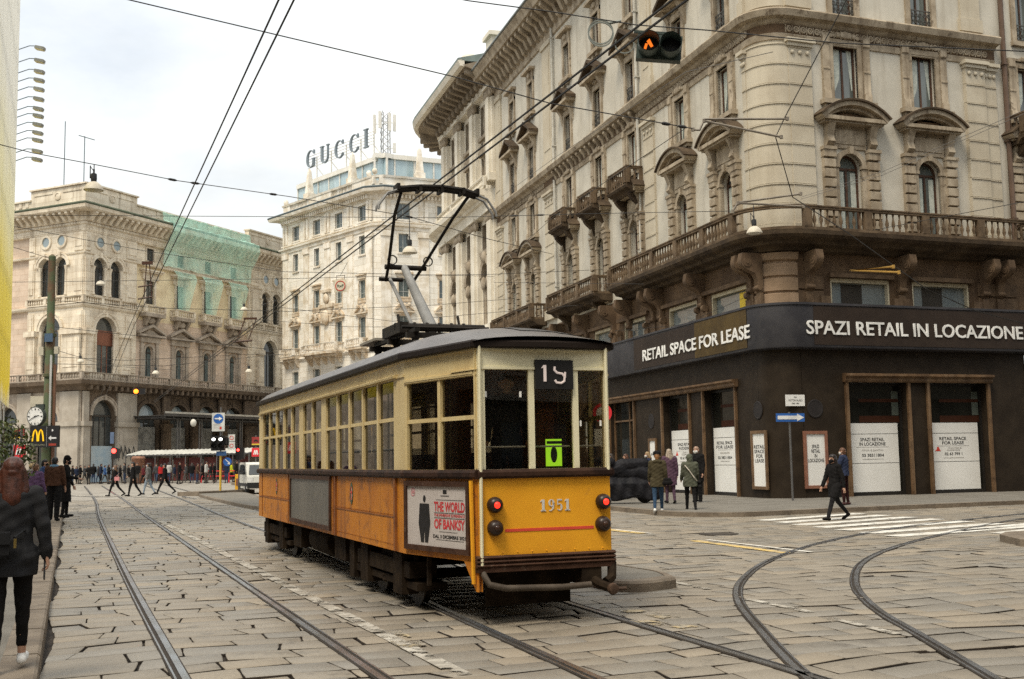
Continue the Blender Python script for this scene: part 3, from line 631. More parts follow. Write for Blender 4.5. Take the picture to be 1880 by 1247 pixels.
def third_floor_window(z0, zt, hw, hood=True):
    p = MB()
    for s_ in (-1, 1):
        p.box(hw * s_, (hw + .22) * s_, -.1, .09, z0 - .25, zt + .2)
        if hood: p.prismx([(0, zt - .5), (.1, zt - .3), (.16, zt + .1), (.42, zt + .5), (0, zt + .5)], (hw + .14) * s_, (hw + .4) * s_)
    p.box(-hw - .22, hw + .22, -.1, .095, zt, zt + .28); p.box(-hw - .26, hw + .26, 0, .16, z0 - .25, z0 - .06)
    for x, r_ in ((-.2, .09), (0, .14), (.2, .09)): p.ell((x, .12, zt + .38), r_, .1, r_, 8)
    if hood:
        w2 = hw + .72; p.box(-w2, w2, 0, .55, zt + .5, zt + .64)
        p.prism([(-w2 - .05, zt + .64), (w2 + .05, zt + .64), (0, zt + 1.3)], 0, .2, 0)
        for s_ in (-1, 1): p.prism([((w2 + .1) * s_, zt + .64), ((w2 + .1) * s_, zt + .80), (0, zt + 1.52), (0, zt + 1.34)], 0, .58, 1)
    else: p.box(-hw - .35, hw + .35, 0, .22, zt + .55, zt + .68)
    o = p.build('window', [M_trim, M_grime], pal, smooth=40); casement(o, -hw, hw, z0, zt, -.26, M_wood, M_pane, False, 1, (), .07)
    r_ = MB(); r_.box(-hw, hw, .0, .03, z0 + .62, z0 + .66); r_.box(-hw, hw, .0, .03, z0 + .02, z0 + .06)
    for i in range(5):
        x = -hw + (i + .5) * 2 * hw / 5; q = hw / 6.2
        for zc in (z0 + .2, z0 + .47): ring(r_, x, zc, q * .62, q, 0, .03, 9, 0, 0, 2 * pi)
        r_.box(x - .012, x + .012, 0, .025, z0 + .06, z0 + .62)
    r_.build('railing', M_iron2, o)
    return o
def attic_window(z0, zt, hw):
    p = MB()
    for s_ in (-1, 1): p.box(hw * s_, (hw + .2) * s_, -.1, .08, z0, zt + .2)
    p.box(-hw - .2, hw + .2, -.1, .085, zt, zt + .22); p.box(-hw - .34, hw + .34, 0, .25, z0 - .2, z0); p.box(-hw + .05, -hw + .3, 0, .15, z0 - .4, z0 - .2); p.box(hw - .3, hw - .05, 0, .15, z0 - .4, z0 - .2)
    p.box(-hw - .42, hw + .42, 0, .35, zt + .62, zt + .76); p.box(-hw - .15, hw + .15, 0, .1, zt + .22, zt + .62); p.ell((0, .12, zt + .42), .3, .1, .18, 8)
    o = p.build('window', [M_trim], pal, smooth=40); casement(o, -hw, hw, z0, zt, -.26, M_wood, M_pane, False, 1, (), .07)
    return o
w1 = first_floor_window(9.5, 12.48, .48); w2 = second_floor_window(14.66, 16.6, .47); w3 = third_floor_window(18.15, 20.05, .46); w4 = attic_window(22.1, 24.0, .45)
for i, (u, k) in enumerate(SECT):
    for wn in (w1, w2, w3, w4):
        if wn is w4 and k == 1: continue
        first = (i == 0) if wn is not w4 else (i == 2)
        M = AL @ T(u, 0, 0)
        if first: wn.matrix_local = M
        else: dup(wn, M)
w1r = first_floor_window(9.5, 12.66, .52); w2r = second_floor_window(14.67, 16.8, .55); w3r = third_floor_window(17.95, 20.4, .5, False)
for i, u in enumerate(RWIN + [11.3]):
    for wn in (w1r, w2r, w3r):
        M = AR @ T(-u, 0, 0)
        if i == 0: wn.matrix_local = M
        else: dup(wn, M)
# ---- balconies
SLAB = [(0, 8.85), (.25, 8.9), (.32, 9.02), (.62, 9.08), (.68, 9.2), (.9, 9.26), (1.0, 9.36), (1.02, 9.5), (0, 9.52)]
def loc(pts): return [p - Vector((OL[0], OL[1])) for p in pts]
def offs(path, d):
    q = MB(); q.sweep([(d, 0), (d, 1), (d - .1, 1)], path, 0, False, False); return [Vector(q.v[i * 3][:2]) for i in range(len(path))]
bp_ = apath(12.45, 10.3)
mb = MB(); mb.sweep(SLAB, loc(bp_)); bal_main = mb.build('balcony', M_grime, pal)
inner = [bp_[0] - dL * .12] + bp_[1:-1] + [bp_[-1] - dR * .12]
mb = MB(); bo = loc(offs(inner, .88)); balustrade(mb, bo, 9.52, 10.4, .25, .085, 2.6)
balustrade(mb, [loc([inner[0]])[0], bo[0]], 9.52, 10.4, .25, .085); balustrade(mb, [bo[-1], loc([inner[-1]])[0]], 9.52, 10.4, .25, .085)
mb.build('balustrade', pmat('balustrade_stone', (0.155, 0.107, 0.064), (0.078, 0.052, 0.030), 2.0, rough=.9, bump=.3, spot=((.36, .29, .21), .6, 3, .60), streak=((.06, .045, .03), .6, 4)), bal_main, smooth=40)
M_bal = MATS['balustrade_stone']
def small_balcony(F_, u, hw, z0, z1, dep=.85, flare=True):
    p = MB(); p.sweep([(0, z0 - .35), (dep * .6, z0 - .3), (dep * .75, z0 - .14), (dep, z0 - .1), (dep + .06, z0), (0, z0)], [Vector((-u_ if 0 else u_, 0)) for u_ in (u + hw, u - hw)][::1])
    for s_ in (-1, 1):
        c = u + s_ * hw * .72
        p.prismx([(0, z0 - 1.15), (.14, z0 - 1.1), (.22, z0 - .8), (.5, z0 - .55), (dep * .72, z0 - .4), (dep * .72, z0 - .32), (0, z0 - .32)], c - .13, c + .13)
    b = p.build('balcony', M_grime, pal, F_)
    q = MB(); pts = [(u + hw - .1, .02), (u + hw - .1, dep - .1), (u - hw + .1, dep - .1), (u - hw + .1, .02)]
    balustrade(q, pts, z0, z1, .24, .08, 2.4, .14); q.box(u - hw + .02, u - hw + .2, dep - .2, dep - .02, z0, z1 + .02); q.box(u + hw - .2, u + hw - .02, dep - .2, dep - .02, z0, z1 + .02)
    q.build('balustrade', M_bal, b, smooth=40)
for u in (11.4, 15.7, 20.2): small_balcony(AL, u, 1.15, 13.85, 14.75)
small_balcony(AL, 17.95, 3.6, 9.5, 10.4, 1.0); small_balcony(AL, 28.7, 4.2, 9.5, 10.4, 1.0)
small_balcony(AR, -11.3, 1.2, 13.85, 14.75); small_balcony(AR, -12.6, 2.0, 9.5, 10.4, .8)
# ---- mezzanine: brown rusticated storey, consoles, broad windows
mz = [(0.95, 3.85), (5.15, 7.9), (10.45, 12.95), (14.6, 16.9), (18.6, 21.2), (25.6, 28), (29.5, 32)]
mzr = [(1.42, 4.02), (5.05, 7.7), (11.0, 13.4)]
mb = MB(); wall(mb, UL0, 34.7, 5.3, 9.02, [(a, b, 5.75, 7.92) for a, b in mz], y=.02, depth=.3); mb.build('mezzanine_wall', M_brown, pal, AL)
mb = MB(); wall(mb, -15, -UR0, 5.3, 9.02, [(-b, -a, 5.75, 7.98) for a, b in mzr], y=.02, depth=.3); mb.build('mezzanine_wall', M_brown, pal, AR)
mb = MB(); mb.sweep([(-.3, 5.3), (.02, 5.3), (.02, 9.02), (-.3, 9.02)], loc(bowp))
for z0 in (6.9, 7.45, 8.0): mb.sweep([(0.02, z0), (.09, z0 + .03), (.09, z0 + .47), (.02, z0 + .5)], loc(bowp))
mb.sweep([(0.02, 8.55), (.14, 8.6), (.2, 8.84), (.02, 8.84)], loc(bowp)); mb.build('mezzanine_bow', pmat('mezzanine_bow_stone', (.31, .215, .14), (.21, .145, .09), 1.0, rough=.9, bump=.3, streak=((.10, .065, .04), .6, 2.5)), pal, smooth=35)
def console(mb, u, w_=.3, s=1.0):
    mb.prismx([(0.02, 7.5), (.1, 7.45), (.2, 7.6), (.22, 7.95), (.34, 8.15), (.6, 8.25), (.82, 8.42), (.86, 8.6), (.8, 8.86), (.02, 8.86)], u - w_ / 2, u + w_ / 2)
    mb.lathe([(.16, -w_ / 2 - .03), (.16, w_ / 2 + .03)], (u, .62, 8.52), 12, 0, 'x'); mb.lathe([(.06, -w_ / 2 - .05), (.06, w_ / 2 + .05)], (u, .62, 8.52), 8, 0, 'x')
    mb.lathe([(.10, -w_ / 2 - .03), (.10, w_ / 2 + .03)], (u, .16, 7.62), 10, 0, 'x'); mb.box(u - w_ / 2, u + w_ / 2, .02, .14, 6.9, 7.44)
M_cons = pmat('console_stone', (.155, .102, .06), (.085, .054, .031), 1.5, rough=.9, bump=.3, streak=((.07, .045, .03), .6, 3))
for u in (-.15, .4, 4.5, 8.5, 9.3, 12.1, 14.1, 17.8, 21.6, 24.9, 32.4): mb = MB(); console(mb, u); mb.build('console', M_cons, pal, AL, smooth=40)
mb = MB()
for a, b in mz:
    q = MB()
    for x in (a - .35, b + .35): q.box(x - .2, x + .2, .02, .16, 5.7, 7.3); q.lathe([(.14, -.1), (.14, .1)], (x, .16, 7.45), 10, 0, 'x')
    q.box(a - .1, b + .1, .02, .2, 7.1, 7.3) if 0 else q.box(a - .55, b + .55, .02, .2, 7.95, 8.1); q.build('window_surround', M_cons, pal, AL, smooth=40)
for z0 in (5.9, 6.45, 7.0, 7.55): mb.box(UL0, .8, .02, .07, z0, z0 + .48); mb.box(8.3, 10.0, .02, .07, z0, z0 + .48)
mb.build('rustication', pmat('console_stone', (.155, .102, .06), (.085, .054, .031), 1.5, rough=.9, bump=.3, streak=((.07, .045, .03), .6, 3)), pal, AL, smooth=40)
for u in (-.45, -4.5, -8.4, -9.1): mb = MB(); console(mb, u); mb.build('console', M_cons, pal, AR, smooth=40)
mb = MB()
for a, b in mzr:
    for x in (-a + .3, -b - .3): mb.box(x - .2, x + .2, .02, .16, 5.7, 7.3)
    mb.box(-b - .1, -a + .1, .02, .2, 8.0, 8.15)
for z0 in (5.9, 6.45, 7.0, 7.55): mb.box(-1.1, -UR0, .02, .07, z0, z0 + .48); mb.box(-10.0, -8.1, .02, .07, z0, z0 + .48)
for i, x in enumerate((-3.1, -5.9)):                    # fanned iron grille beside the panes
    pass
mb.build('rustication', MATS['console_stone'], pal, AR, smooth=40)
for F_, lst, sg, zt in ((AL, mz, 1, 7.92), (AR, mzr, -1, 7.98)):
    for a, b in lst:
        c, hw = sg * (a + b) / 2, (b - a) / 2
        p = MB(); p.box(-hw + .002, -hw + .07, -.22, .0, 5.75, zt - .002); p.box(hw - .07, hw - .002, -.22, .0, 5.75, zt - .002); p.box(-hw + .07, hw - .07, -.22, 0, zt - .14, zt - .002)
        o = p.build('window', M_cream, pal, F_ @ T(c, 0, 0)); q = MB(); q.box(-hw + .07, hw - .07, -.19, -.18, 5.75, zt - .14); q.build('pane', M_panesky, o)
        q = MB()
        if sg > 0 and a < 1: q.box(hw * -1 + .1, -.55, -.175, -.165, 5.8, zt - .2); q.build('yellow_panel', pmat('yellow_vinyl', (.85, .60, .03), rough=.5), o)
        elif sg < 0: q.box(-.2, hw * .55, -.175, -.165, 6.95, zt - .18); q.build('blind', pmat('dark_blind', (.05, .042, .032), rough=.8), o)
# ---- shop front
hl = [(2.02, 4.68, .1, 4.2), (6.05, 8.7, .1, 4.2), (11.9, 14.9, .1, 4.2)]; hr = [(-4.5, -1.9, .1, 4.2), (-8.2, -5.5, .1, 4.2)]
mb = MB(); wall(mb, UL0, 15.4, 0, 5.4, hl, y=.06, depth=.5); mb.build('shop_wall', M_marble, pal, AL)
mb = MB(); wall(mb, -10.15, -UR0, 0, 5.4, hr, y=.06, depth=.5); mb.build('shop_wall', M_marble, pal, AR)
mb = MB(); mb.sweep([(-.3, 0), (.06, 0), (.06, 5.4), (-.3, 5.4)], loc(bowp)); mb.build('shop_wall_bow', M_marble, pal, smooth=35)
mb = MB(); wall(mb, 15.4, 34.7, 0, 5.35, [(17 + 4 * i, 19.4 + 4 * i, .1, 4.3, True) for i in range(4)], y=.02, depth=.5); mb.build('ground_wall', M_brown, pal, AL)
mb = MB(); wall(mb, -15, -10.15, 0, 5.35, [(-13.4, -11.4, .1, 4.3)], y=.1, depth=.5); mb.build('ground_wall', M_brown, pal, AR)
for F_, lst in ((AL, [(17 + 4 * i, 19.4 + 4 * i, 4.3) for i in range(4)]), (AR, [(-13.4, -11.4, 4.3)])):
    for a, b, zt in lst: q = MB(); q.box(a, b, -.42, -.4, .1, zt); q.build('ground_pane', M_panelo, pal, F_)
mb = MB(); mb.prismx([(.06, 4.2), (.2, 4.2), (.24, 4.26), (.24, 4.34), (.34, 4.4), (.34, 4.47), (.06, 4.5)], 1.8, 15.2)
for a, b in ((2.02, 4.68), (6.05, 8.7), (11.9, 14.9)): mb.box(a - .1, a, .06, .16, .1, 4.2); mb.box(b, b + .1, .06, .16, .1, 4.2)
mb.build('shop_trim', M_bronze, pal, AL)
mb = MB(); mb.prismx([(.06, 4.2), (.2, 4.2), (.24, 4.26), (.24, 4.36), (.34, 4.42), (.34, 4.5), (.06, 4.53)], -8.4, -1.72)
for a, b in ((-4.5, -1.9), (-8.2, -5.5)): mb.box(a - .12, a, .06, .17, .1, 4.2); mb.box(b, b + .12, .06, .17, .1, 4.2)
mb.build('shop_trim', M_bronze, pal, AR)
def shopwin(F_, a, b, bl, br, lines, logo, vdiv=None):
    """a big shop window: dark pane above, white lease board over its lower part"""
    p = MB(); y = -.30
    p.box(a + .01, a + .08, y, y + .08, .12, 4.19); p.box(b - .08, b - .01, y, y + .08, .12, 4.19); p.box(a + .08, b - .08, y, y + .08, 4.1, 4.19); p.box(a + .08, b - .08, y, y + .08, .12, .24)
    if vdiv: p.box(vdiv - .04, vdiv + .04, y, y + .085, .24, 4.1)
    o = p.build('shop_window', pmat('shop_frame', (.022, .019, .016), rough=.5), pal, F_)
    q = MB(); q.box(a + .08, b - .08, y + .01, y + .02, .24, 4.1); q.build('pane', M_panelo, o)
    q = MB(); q.box(a + .1, a + (b - a) * .72, y + .021, y + .024, 2.76, 3.0); q.box(a + .1, a + (b - a) * .72, y + .021, y + .024, 3.5, 3.62); q.build('interior_beam', pmat('beam_red_brown', (.05, .018, .009), rough=.7, spec=.1), o)
    q = MB(); q.box(a + .12, a + .42, y + .021, y + .0235, 3.02, 3.9); q.build('interior_wall', pmat('wall_green_grey', (.10, .115, .095), rough=.8, spec=.1), o)
    q = MB(); segs = [(bl, br)] if not vdiv else [(bl, vdiv - .05), (vdiv + .05, br)]
    for s0, s1 in segs:
        for z0, z1 in ((.25, 1.27), (1.29, 2.33), (2.35, 2.73)): q.box(s0, s1, y + .022, y + .05, z0, z1)
    q.build('lease_board', M_board, o)
    c = (bl + br) / 2 if not vdiv else (vdiv + br) / 2 + .02; wd = (br - bl) if not vdiv else br - vdiv
    for i, (tx, z, h, wf, mt) in enumerate(lines):
        text(tx, mt, width=wd * wf, height=h, depth=.004, bold=.012 if h > .1 else 0, parent=o, M=T(c - wd * (.03 if tx.startswith('CUSH') else 0) * 1, y + .054, z) @ FLIP)
    if logo:
        q = MB(); x = c + wd * .30
        q.prism([(x - .14, 1.68), (x + .14, 1.68), (x + .05, 1.74), (x + .02, 1.83), (x - .05, 1.83), (x - .06, 1.78)], y + .052, y + .058); q.build('logo', M_redink, o)
def LN(l1, l2, mid, tel, k=1.0): return [(l1, 2.14, .12, .46 * k, M_ink), (l2, 1.98, .12, .50 * k, M_ink), ('_________', 1.87, .008, .62, M_greyink), (mid, 1.75, .06, .40, M_greyink), (tel, 1.57, .105, .42 * k, M_ink), ('info@paviasantini.it', 1.43, .05, .40, M_greyink)]
LN2 = lambda l1, l2, tel: [(l1, 2.14, .12, .52, M_ink), (l2, 1.98, .12, .42, M_ink), ('_________', 1.87, .008, .62, M_greyink), ('CUSHMAN &', 1.79, .055, .26, M_greyink), ('WAKEFIELD', 1.71, .055, .26, M_greyink), (tel, 1.57, .105, .34, M_ink), ('www.cushmanwakefield.it', 1.43, .05, .40, M_greyink)]
shopwin(AR, -4.5, -1.9, -4.28, -1.98, LN('SPAZI RETAIL', 'IN LOCAZIONE', 'PAVIA & SANTINI', '02 38311804'), False)
shopwin(AR, -8.2, -5.5, -7.98, -5.58, LN2('RETAIL SPACE', 'FOR LEASE', '02 63 799 1'), True)
shopwin(AL, 2.02, 4.68, 2.1, 4.6, LN('RETAIL SPACE', 'FOR LEASE', 'PAVIA & SANTINI', '02 38311804', 1.5), False, 2.72)
shopwin(AL, 6.05, 8.7, 6.12, 8.6, LN2('SPAZI RETAIL', 'IN LOCAZIONE', '02 63 799 1'), True)
p = MB(); p.box(11.92, 12.0, -.2, -.1, .1, 4.2); p.box(14.8, 14.88, -.2, -.1, .1, 4.2); p.box(12.9, 12.97, -.2, -.1, .1, 4.2); p.box(12.0, 14.8, -.2, -.1, 3.3, 3.38)
o = p.build('shop_window', M_bronze, pal, AL); q = MB(); q.box(12.0, 14.8, -.18, -.17, .1, 4.2); q.build('pane', M_panelo, o)
for F_, a, b, z0, z1, tx, mt in ((AL, -.24, .88, .42, 2.52, 'RETAIL\nSPACE\nFOR\nLEASE', M_bronze), (AR, -.93, .06, .44, 2.46, 'SPAZI\nRETAIL\nIN\nLOCAZIONE', pmat('copper_frame', (.26, .12, .075), (.2, .09, .06), 3, rough=.5)), (AL, 9.45, 10.3, .45, 2.45, 'SPAZI', M_bronze)):
    p = MB(); t = .11
    for bx in ((a, a + t, z0, z1), (b - t, b, z0, z1), (a + t, b - t, z0, z0 + t), (a + t, b - t, z1 - t, z1)): p.box(bx[0], bx[1], .06, .13, bx[2], bx[3])
    o = p.build('poster_case', mt, pal, F_); q = MB(); q.box(a + t, b - t, .06, .09, z0 + t, z1 - t); q.build('poster', M_board, o)
    if 'LOC' in tx or 'LEASE' in tx: text(tx, M_ink, width=(b - a - 2 * t) * .86, height=.62, depth=.003, bold=.012, parent=o, M=T((a + b) / 2, .094, (z0 + z1) / 2 + .22) @ FLIP, line=.95)
    else: text(tx, M_ink, width=.4, height=.1, depth=.003, parent=o, M=T((a + b) / 2, .094, 1.75) @ FLIP)
mb = MB(); mb.lathe([(.33, 0), (.33, .02), (.29, .03), (.27, .02), (.02, .02)], (.35, .06, 3.25), 24, 0, 'y'); mb.build('wall_roundel', pmat('round_marble_disc', (.030, .026, .025), rough=.6, spec=.15), pal, AL); mb = MB(); mb.lathe([(.33, 0), (.33, .02), (.29, .03), (.27, .02), (.02, .02)], (10.0, .06, 3.2), 24, 0, 'y')
M_disc = pmat('round_marble_disc', (.030, .026, .025), rough=.6, spec=.15)
mb.build('wall_roundel', M_disc, pal, AL); mb = MB(); mb.lathe([(.33, 0), (.33, .02), (.29, .03), (.27, .02), (.02, .02)], (-.5, .06, 3.25), 24, 0, 'y'); mb.build('wall_roundel', M_disc, pal, AR)
# fascia sign running round the corner
fs_ = thing('fascia_sign', 'dark fascia sign wrapping the palace corner with white lease lettering', 'sign', (OL[0], OL[1], 0))
mb = MB(); mb.sweep([(.07, 5.36), (.40, 5.40), (.42, 5.44), (.42, 6.90), (.46, 6.92), (.46, 7.0), (.07, 7.02)], loc(apath(15.0, 10.2)))
mb.build('fascia', M_signb, fs_, smooth=35)
mb = MB(); mb.box(UL0 + .02, 10.9, .421, .435, 5.52, 6.86); mb.build('sheet', M_sign, fs_, AL)
mb = MB(); mb.box(UL0 + .0, 4.6, .436, .442, 5.5, 6.9); mb.build('olive_sheet', M_signo, fs_, AL)
mb = MB(); mb.box(-10.15, -.35, .421, .435, 5.5, 6.88); mb.build('sheet', M_sign, fs_, AR)
text('RETAIL SPACE FOR LEASE', M_letter, width=9.8, height=.50, depth=.03, bold=.014, name='lettering', parent=fs_, M=AL @ T(4.92, .46, 6.07) @ FLIP)
text('SPAZI RETAIL IN LOCAZIONE', M_letter, width=9.75, height=.50, depth=.03, bold=.014, name='lettering', parent=fs_, M=AR @ T(-4.9, .455, 6.11) @ FLIP)
# drain pipes
def pipe(F_, u, z0, z1, r, m, boot=True):
    mb = MB(); mb.tube([(u, .14, z1), (u, .14, z0 + .2), (u, .2, z0)], r, 8)
    z = z0 + 1
    while z < z1: mb.box(u - r - .02, u + r + .02, 0, .14 + r + .02, z, z + .06); z += 3.1
    mb.build('drain_pipe', m, pal, F_, smooth=40)
pipe(AL, 10.4, 9.8, 17.0, .075, M_pipe); pipe(AL, 10.4, 17.9, 26, .075, M_pipe); pipe(AL, 22.35, 10, 17, .075, M_pipe); pipe(AL, 22.35, 17.9, 26, .075, M_pipe); pipe(AR, -10.0, 9.6, 20, .1, M_pipeb)
# street name plate, one-way arrow on its post
o = thing('street_name_plate', 'white marble street name plate on the dark corner above the blue arrow', 'name plate', (PC.x + bis.x * .0, PC.y, 0))
Mp = T(-PC.x, -PC.y, 0) @ FR @ T(.33, .07, 3.54)
mb = MB(); mb.box(-.39, .39, 0, .03, -.2, .2); mb.build('plate', M_board, o, Mp)
text('VIA', M_ink, width=.13, height=.06, depth=.002, parent=o, M=Mp @ T(0, .033, .11) @ FLIP); text('VICTOR HUGO', M_ink, width=.58, height=.07, depth=.002, parent=o, M=Mp @ T(0, .033, 0) @ FLIP); text('1802 1885', M_ink, width=.3, height=.05, depth=.002, parent=o, M=Mp @ T(0, .033, -.11) @ FLIP)
M_blue = pmat('sign_blue', (.035, .13, .42), rough=.4); M_swhite = pmat('sign_white', (.8, .8, .78), rough=.4); M_post = pmat('galvanised_post', (.16, .155, .15), rough=.5, metal=.5)
o = thing('one_way_sign', 'blue one-way arrow sign on a thin post before the dark marble corner', 'road sign', (9.25, 38.6, .116), R(20))
mb = MB(); mb.tube([(0, 0, 0), (0, 0, 2.95)], .035, 8); mb.build('post', M_post, o)
mb = MB(); mb.box(-.55, .55, -.07, -.045, 2.62, 2.9); mb.build('blade', M_blue, o)
mb = MB(); mb.prism([(-.5, 2.70), (.26, 2.70), (.26, 2.64), (.53, 2.76), (.26, 2.88), (.26, 2.82), (-.5, 2.82)], -.078, -.071); mb.build('arrow', M_swhite, o)
# ================================================================== white stone building with giant pilasters (next along the street)
M_white_st = pmat('white_stone', (0.74, 0.685, 0.575), (0.62, 0.565, 0.46), 0.8, rough=.85, bump=.2, streak=((.36, .31, .23), .5, 2.2), spot=((.4, .34, .26), .5, 1.5, .62))
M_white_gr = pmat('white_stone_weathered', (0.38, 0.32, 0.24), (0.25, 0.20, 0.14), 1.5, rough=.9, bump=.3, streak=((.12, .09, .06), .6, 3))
M_soffit = pmat('cornice_soffit', (.27, .22, .16), (.19, .15, .105), 1.5, rough=.9, spot=((.4, .35, .28), .5, 2, .6))
M_paned = glass('dark_pane', (.03, .033, .032), .7, .04, dark=(.075, .082, .08))
M_fr_dark = pmat('dark_window_frame', (.06, .05, .04), rough=.6)
OB = Vector((8.973, 41.118)) + dL * 34.85; dB = Vector((cos(R(107)), sin(R(107)))); rB = Vector((sin(R(107)), -cos(R(107)))); FB = fac(OB, 107)
wb = thing('stone_building', 'white stone building with giant pilasters, rounded far end and deep overhanging cornice', 'building', (OB.x, OB.y, 0))
BI = T(-OB.x, -OB.y, 0); AB = BI @ FB
LB_, RBn = 13.6, 5.5
arcc = OB + dB * LB_ + rB * RBn
arc = [arcc - rB * RBn * cos(R(a)) + dB * RBn * sin(R(a)) for a in range(10, 100, 10)]
pB = [OB + dB * LB_] + arc; pB = [arc[-1] + (arc[-1] - arc[-2]).normalized() * 12] + pB[::-1] + [OB]   # travel toward the camera: outward on the right
def locB(p): return [x - OB for x in p]
bays = [2.2, 6.35, 10.6]
hb = []
for u in bays: hb += [(u - 1.15, u + 1.15, 10.6, 15.1, True), (u - 1.2, u + 1.2, 15.75, 17.6), (u - 1.15, u + 1.15, 20.2, 22.3), (u - 1.2, u + 1.2, 23.7, 25.9)]
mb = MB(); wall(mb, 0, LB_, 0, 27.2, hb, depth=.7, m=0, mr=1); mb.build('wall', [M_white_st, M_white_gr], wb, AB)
mb = MB(); mb.sweep([(-.4, 0), (0, 0), (0, 27.2), (-.4, 27.2)], locB(pB[:-1])); mb.build('rounded_end', M_white_st, wb, smooth=30)
for u in bays:
    for kind in range(4):
        a, b, c, d = hb[bays.index(u) * 4 + kind][:4]; hw = 1.15 if kind in (0, 2) else 1.2
        p = MB()
        if kind == 0:
            ring(p, 0, d - hw, hw - .25, hw + .22, -.4, .22, 14); p.ell((0, .2, d + .1), .3, .25, .45, 10)
            for s_ in (-1, 1): p.lathe([(.2, c), (.16, c + .2), (.15, c + 2.0), (.2, c + 2.2), (.3, c + 2.7), (.3, c + 2.85)], (s_ * .72, -.1, 0), 10); p.ell((s_ * .6, .1, c + 2.9), .28, .24, .5, 8)
            p.box(-hw, hw, -.5, .1, c - .9, c)
        elif kind == 1: p.box(-hw - .1, hw + .1, -.3, .18, c - .35, c); p.box(-.14, .14, -.62, -.3, c, d); p.box(-hw - .06, -hw + .1, -.2, .1, c, d)
        elif kind == 2:
            p.box(-hw - .05, hw + .05, -.3, .2, d + .05, d + .5)
            for s_ in (-1, 1): p.lathe([(.17, c - .3), (.14, c), (.14, d - .4), (.22, d - .1), (.22, d)], (s_ * .5, -.15, 0), 8)
        else:
            p.box(-hw - .1, hw + .1, -.3, .2, c - .25, c)
            for s_ in (-1, 1): p.lathe([(.2, c), (.15, c + .3), (.19, c + .9), (.13, d - .35), (.2, d - .1), (.2, d)], (s_ * .42, -.15, 0), 8)
            for i in range(5): p.ell((-hw * .8 + i * hw * .4, .05, c - .75 - .12 * (i % 2)), .26, .16, .3, 8)
            p.box(-hw, hw, -.2, .0, c - 1.25, c - .3)
        o = p.build('window', M_white_gr, wb, AB @ T(u, 0, 0), smooth=40)
        g_ = MB(); g_.prism(pane_poly(-hw, hw, c, d, kind == 0), -.66, -.64); g_.build('pane', M_paned, o)
        f_ = MB(); f_.box(-.06, .06, -.64, -.6, c, d); f_.box(-hw, hw, -.64, -.6, (c + d) / 2 - .05, (c + d) / 2 + .05); f_.build('frame', M_fr_dark, o)
def pil_b(u):
    p = MB()
    for z0, z1, w_ in ((10.5, 17.3, .72), (20.4, 25.6, .62)):
        p.box(u - w_, u + w_, 0, .32, z0, z1); p.box(u - w_ * .62, u + w_ * .62, .32, .5, z0, z1); p.box(u - w_ - .14, u + w_ + .14, 0, .6, z0 - .5, z0 - .002)
        p.box(u - w_ - .16, u + w_ + .16, 0, .62, z1 + .62, z1 + .8)
    return p
for u in (.15, 4.3, 8.5, 12.75):
    p = pil_b(u); p.build('pilaster', M_white_st, wb, AB)
    for z1, w_ in ((17.3, .72), (25.6, .62)):
        p = MB()
        for i in range(5): p.ell((u - w_ + i * w_ / 2, .38, z1 + .3), .2, .2, .34, 7)
        for s_ in (-1, 1): p.lathe([(.2, -.1), (.2, .1)], (u + s_ * w_, .4, z1 + .5), 8, 0, 'y')
        p.build('capital', M_white_gr, wb, AB, smooth=40)
mb = MB(); mb.sweep([(0, 17.95), (.5, 18.0), (.52, 18.7), (.7, 18.75), (.75, 18.95), (1.25, 19.05), (1.3, 19.35), (0, 19.5)], locB(pB)); mb.sweep([(0, 9.2), (.5, 9.3), (.9, 9.5), (.9, 10.0), (0, 10.02)], locB(pB)); mb.build('string_course', M_white_st, wb, smooth=30)
mb = MB(); balustrade(mb, [Vector((u_, .75)) for u_ in (LB_, 0)], 19.5, 20.3, .3, .09, 4.15); mb.build('balustrade', M_white_st, wb, AB)
mb = MB(); mb.sweep([(0, 26.3), (.4, 26.35), (.42, 26.9), (.55, 27.0), (0, 27.3)], locB(pB)); mb.build('entablature', M_white_st, wb, smooth=30)
mb = MB(); mb.sweep([(0, 27.25), (.9, 27.3), (2.15, 27.7), (0, 28.4)], locB(pB), 0); mb.sweep([(2.0, 27.62), (2.3, 27.66), (2.45, 28.0), (2.3, 28.1), (2.0, 28.05)], locB(pB), 1)
q = MB()
for i in range(13):
    u = .4 + i * 1.04; q.prismx([(.4, 26.7), (.7, 26.75), (1.0, 27.0), (1.9, 27.25), (1.9, 27.62), (.4, 27.36)], u - .17, u + .17); q.ell((u, .8, 26.72), .2, .25, .28, 7)
q.xf(AB); mb.add(q.v, q.f, 0)
for i, P in enumerate(arc[1:8]):
    n_2 = (P - arcc).normalized(); tq = Vector((-n_2.y, n_2.x)); P = P - OB
    pr = [P + n_2 * .4 + tq * .17, P + n_2 * 1.9 + tq * .17, P + n_2 * 1.9 - tq * .17, P + n_2 * .4 - tq * .17]; mb.prismz([tuple(x) for x in pr], 26.8, 27.45, 0)
mb.build('roof_cornice', [M_soffit, M_white_st], wb, smooth=30)
mb = MB(); mb.sweep([(-3, 28), (2.44, 28.01), (2.46, 28.16), (.8, 28.6), (-3, 30)], locB(pB)); mb.build('roof', pmat('roof_copper_grey', (.20, .24, .22), (.14, .17, .15), 1, rough=.6), wb, smooth=30)
mb = MB(); mb.lathe([(.8, 28.3), (.8, 29.2), (1.1, 29.3), (1.1, 29.5), (.75, 29.6), (.8, 30.0), (.95, 30.1), (.95, 30.6), (.85, 31.2), (.55, 31.9), (.1, 32.1)], (9.6, -.9, 0), 14); mb.box(3.2, 4.6, -2.2, -.8, 28.3, 31.2); mb.box(3.0, 4.8, -2.4, -.6, 31.2, 31.5)
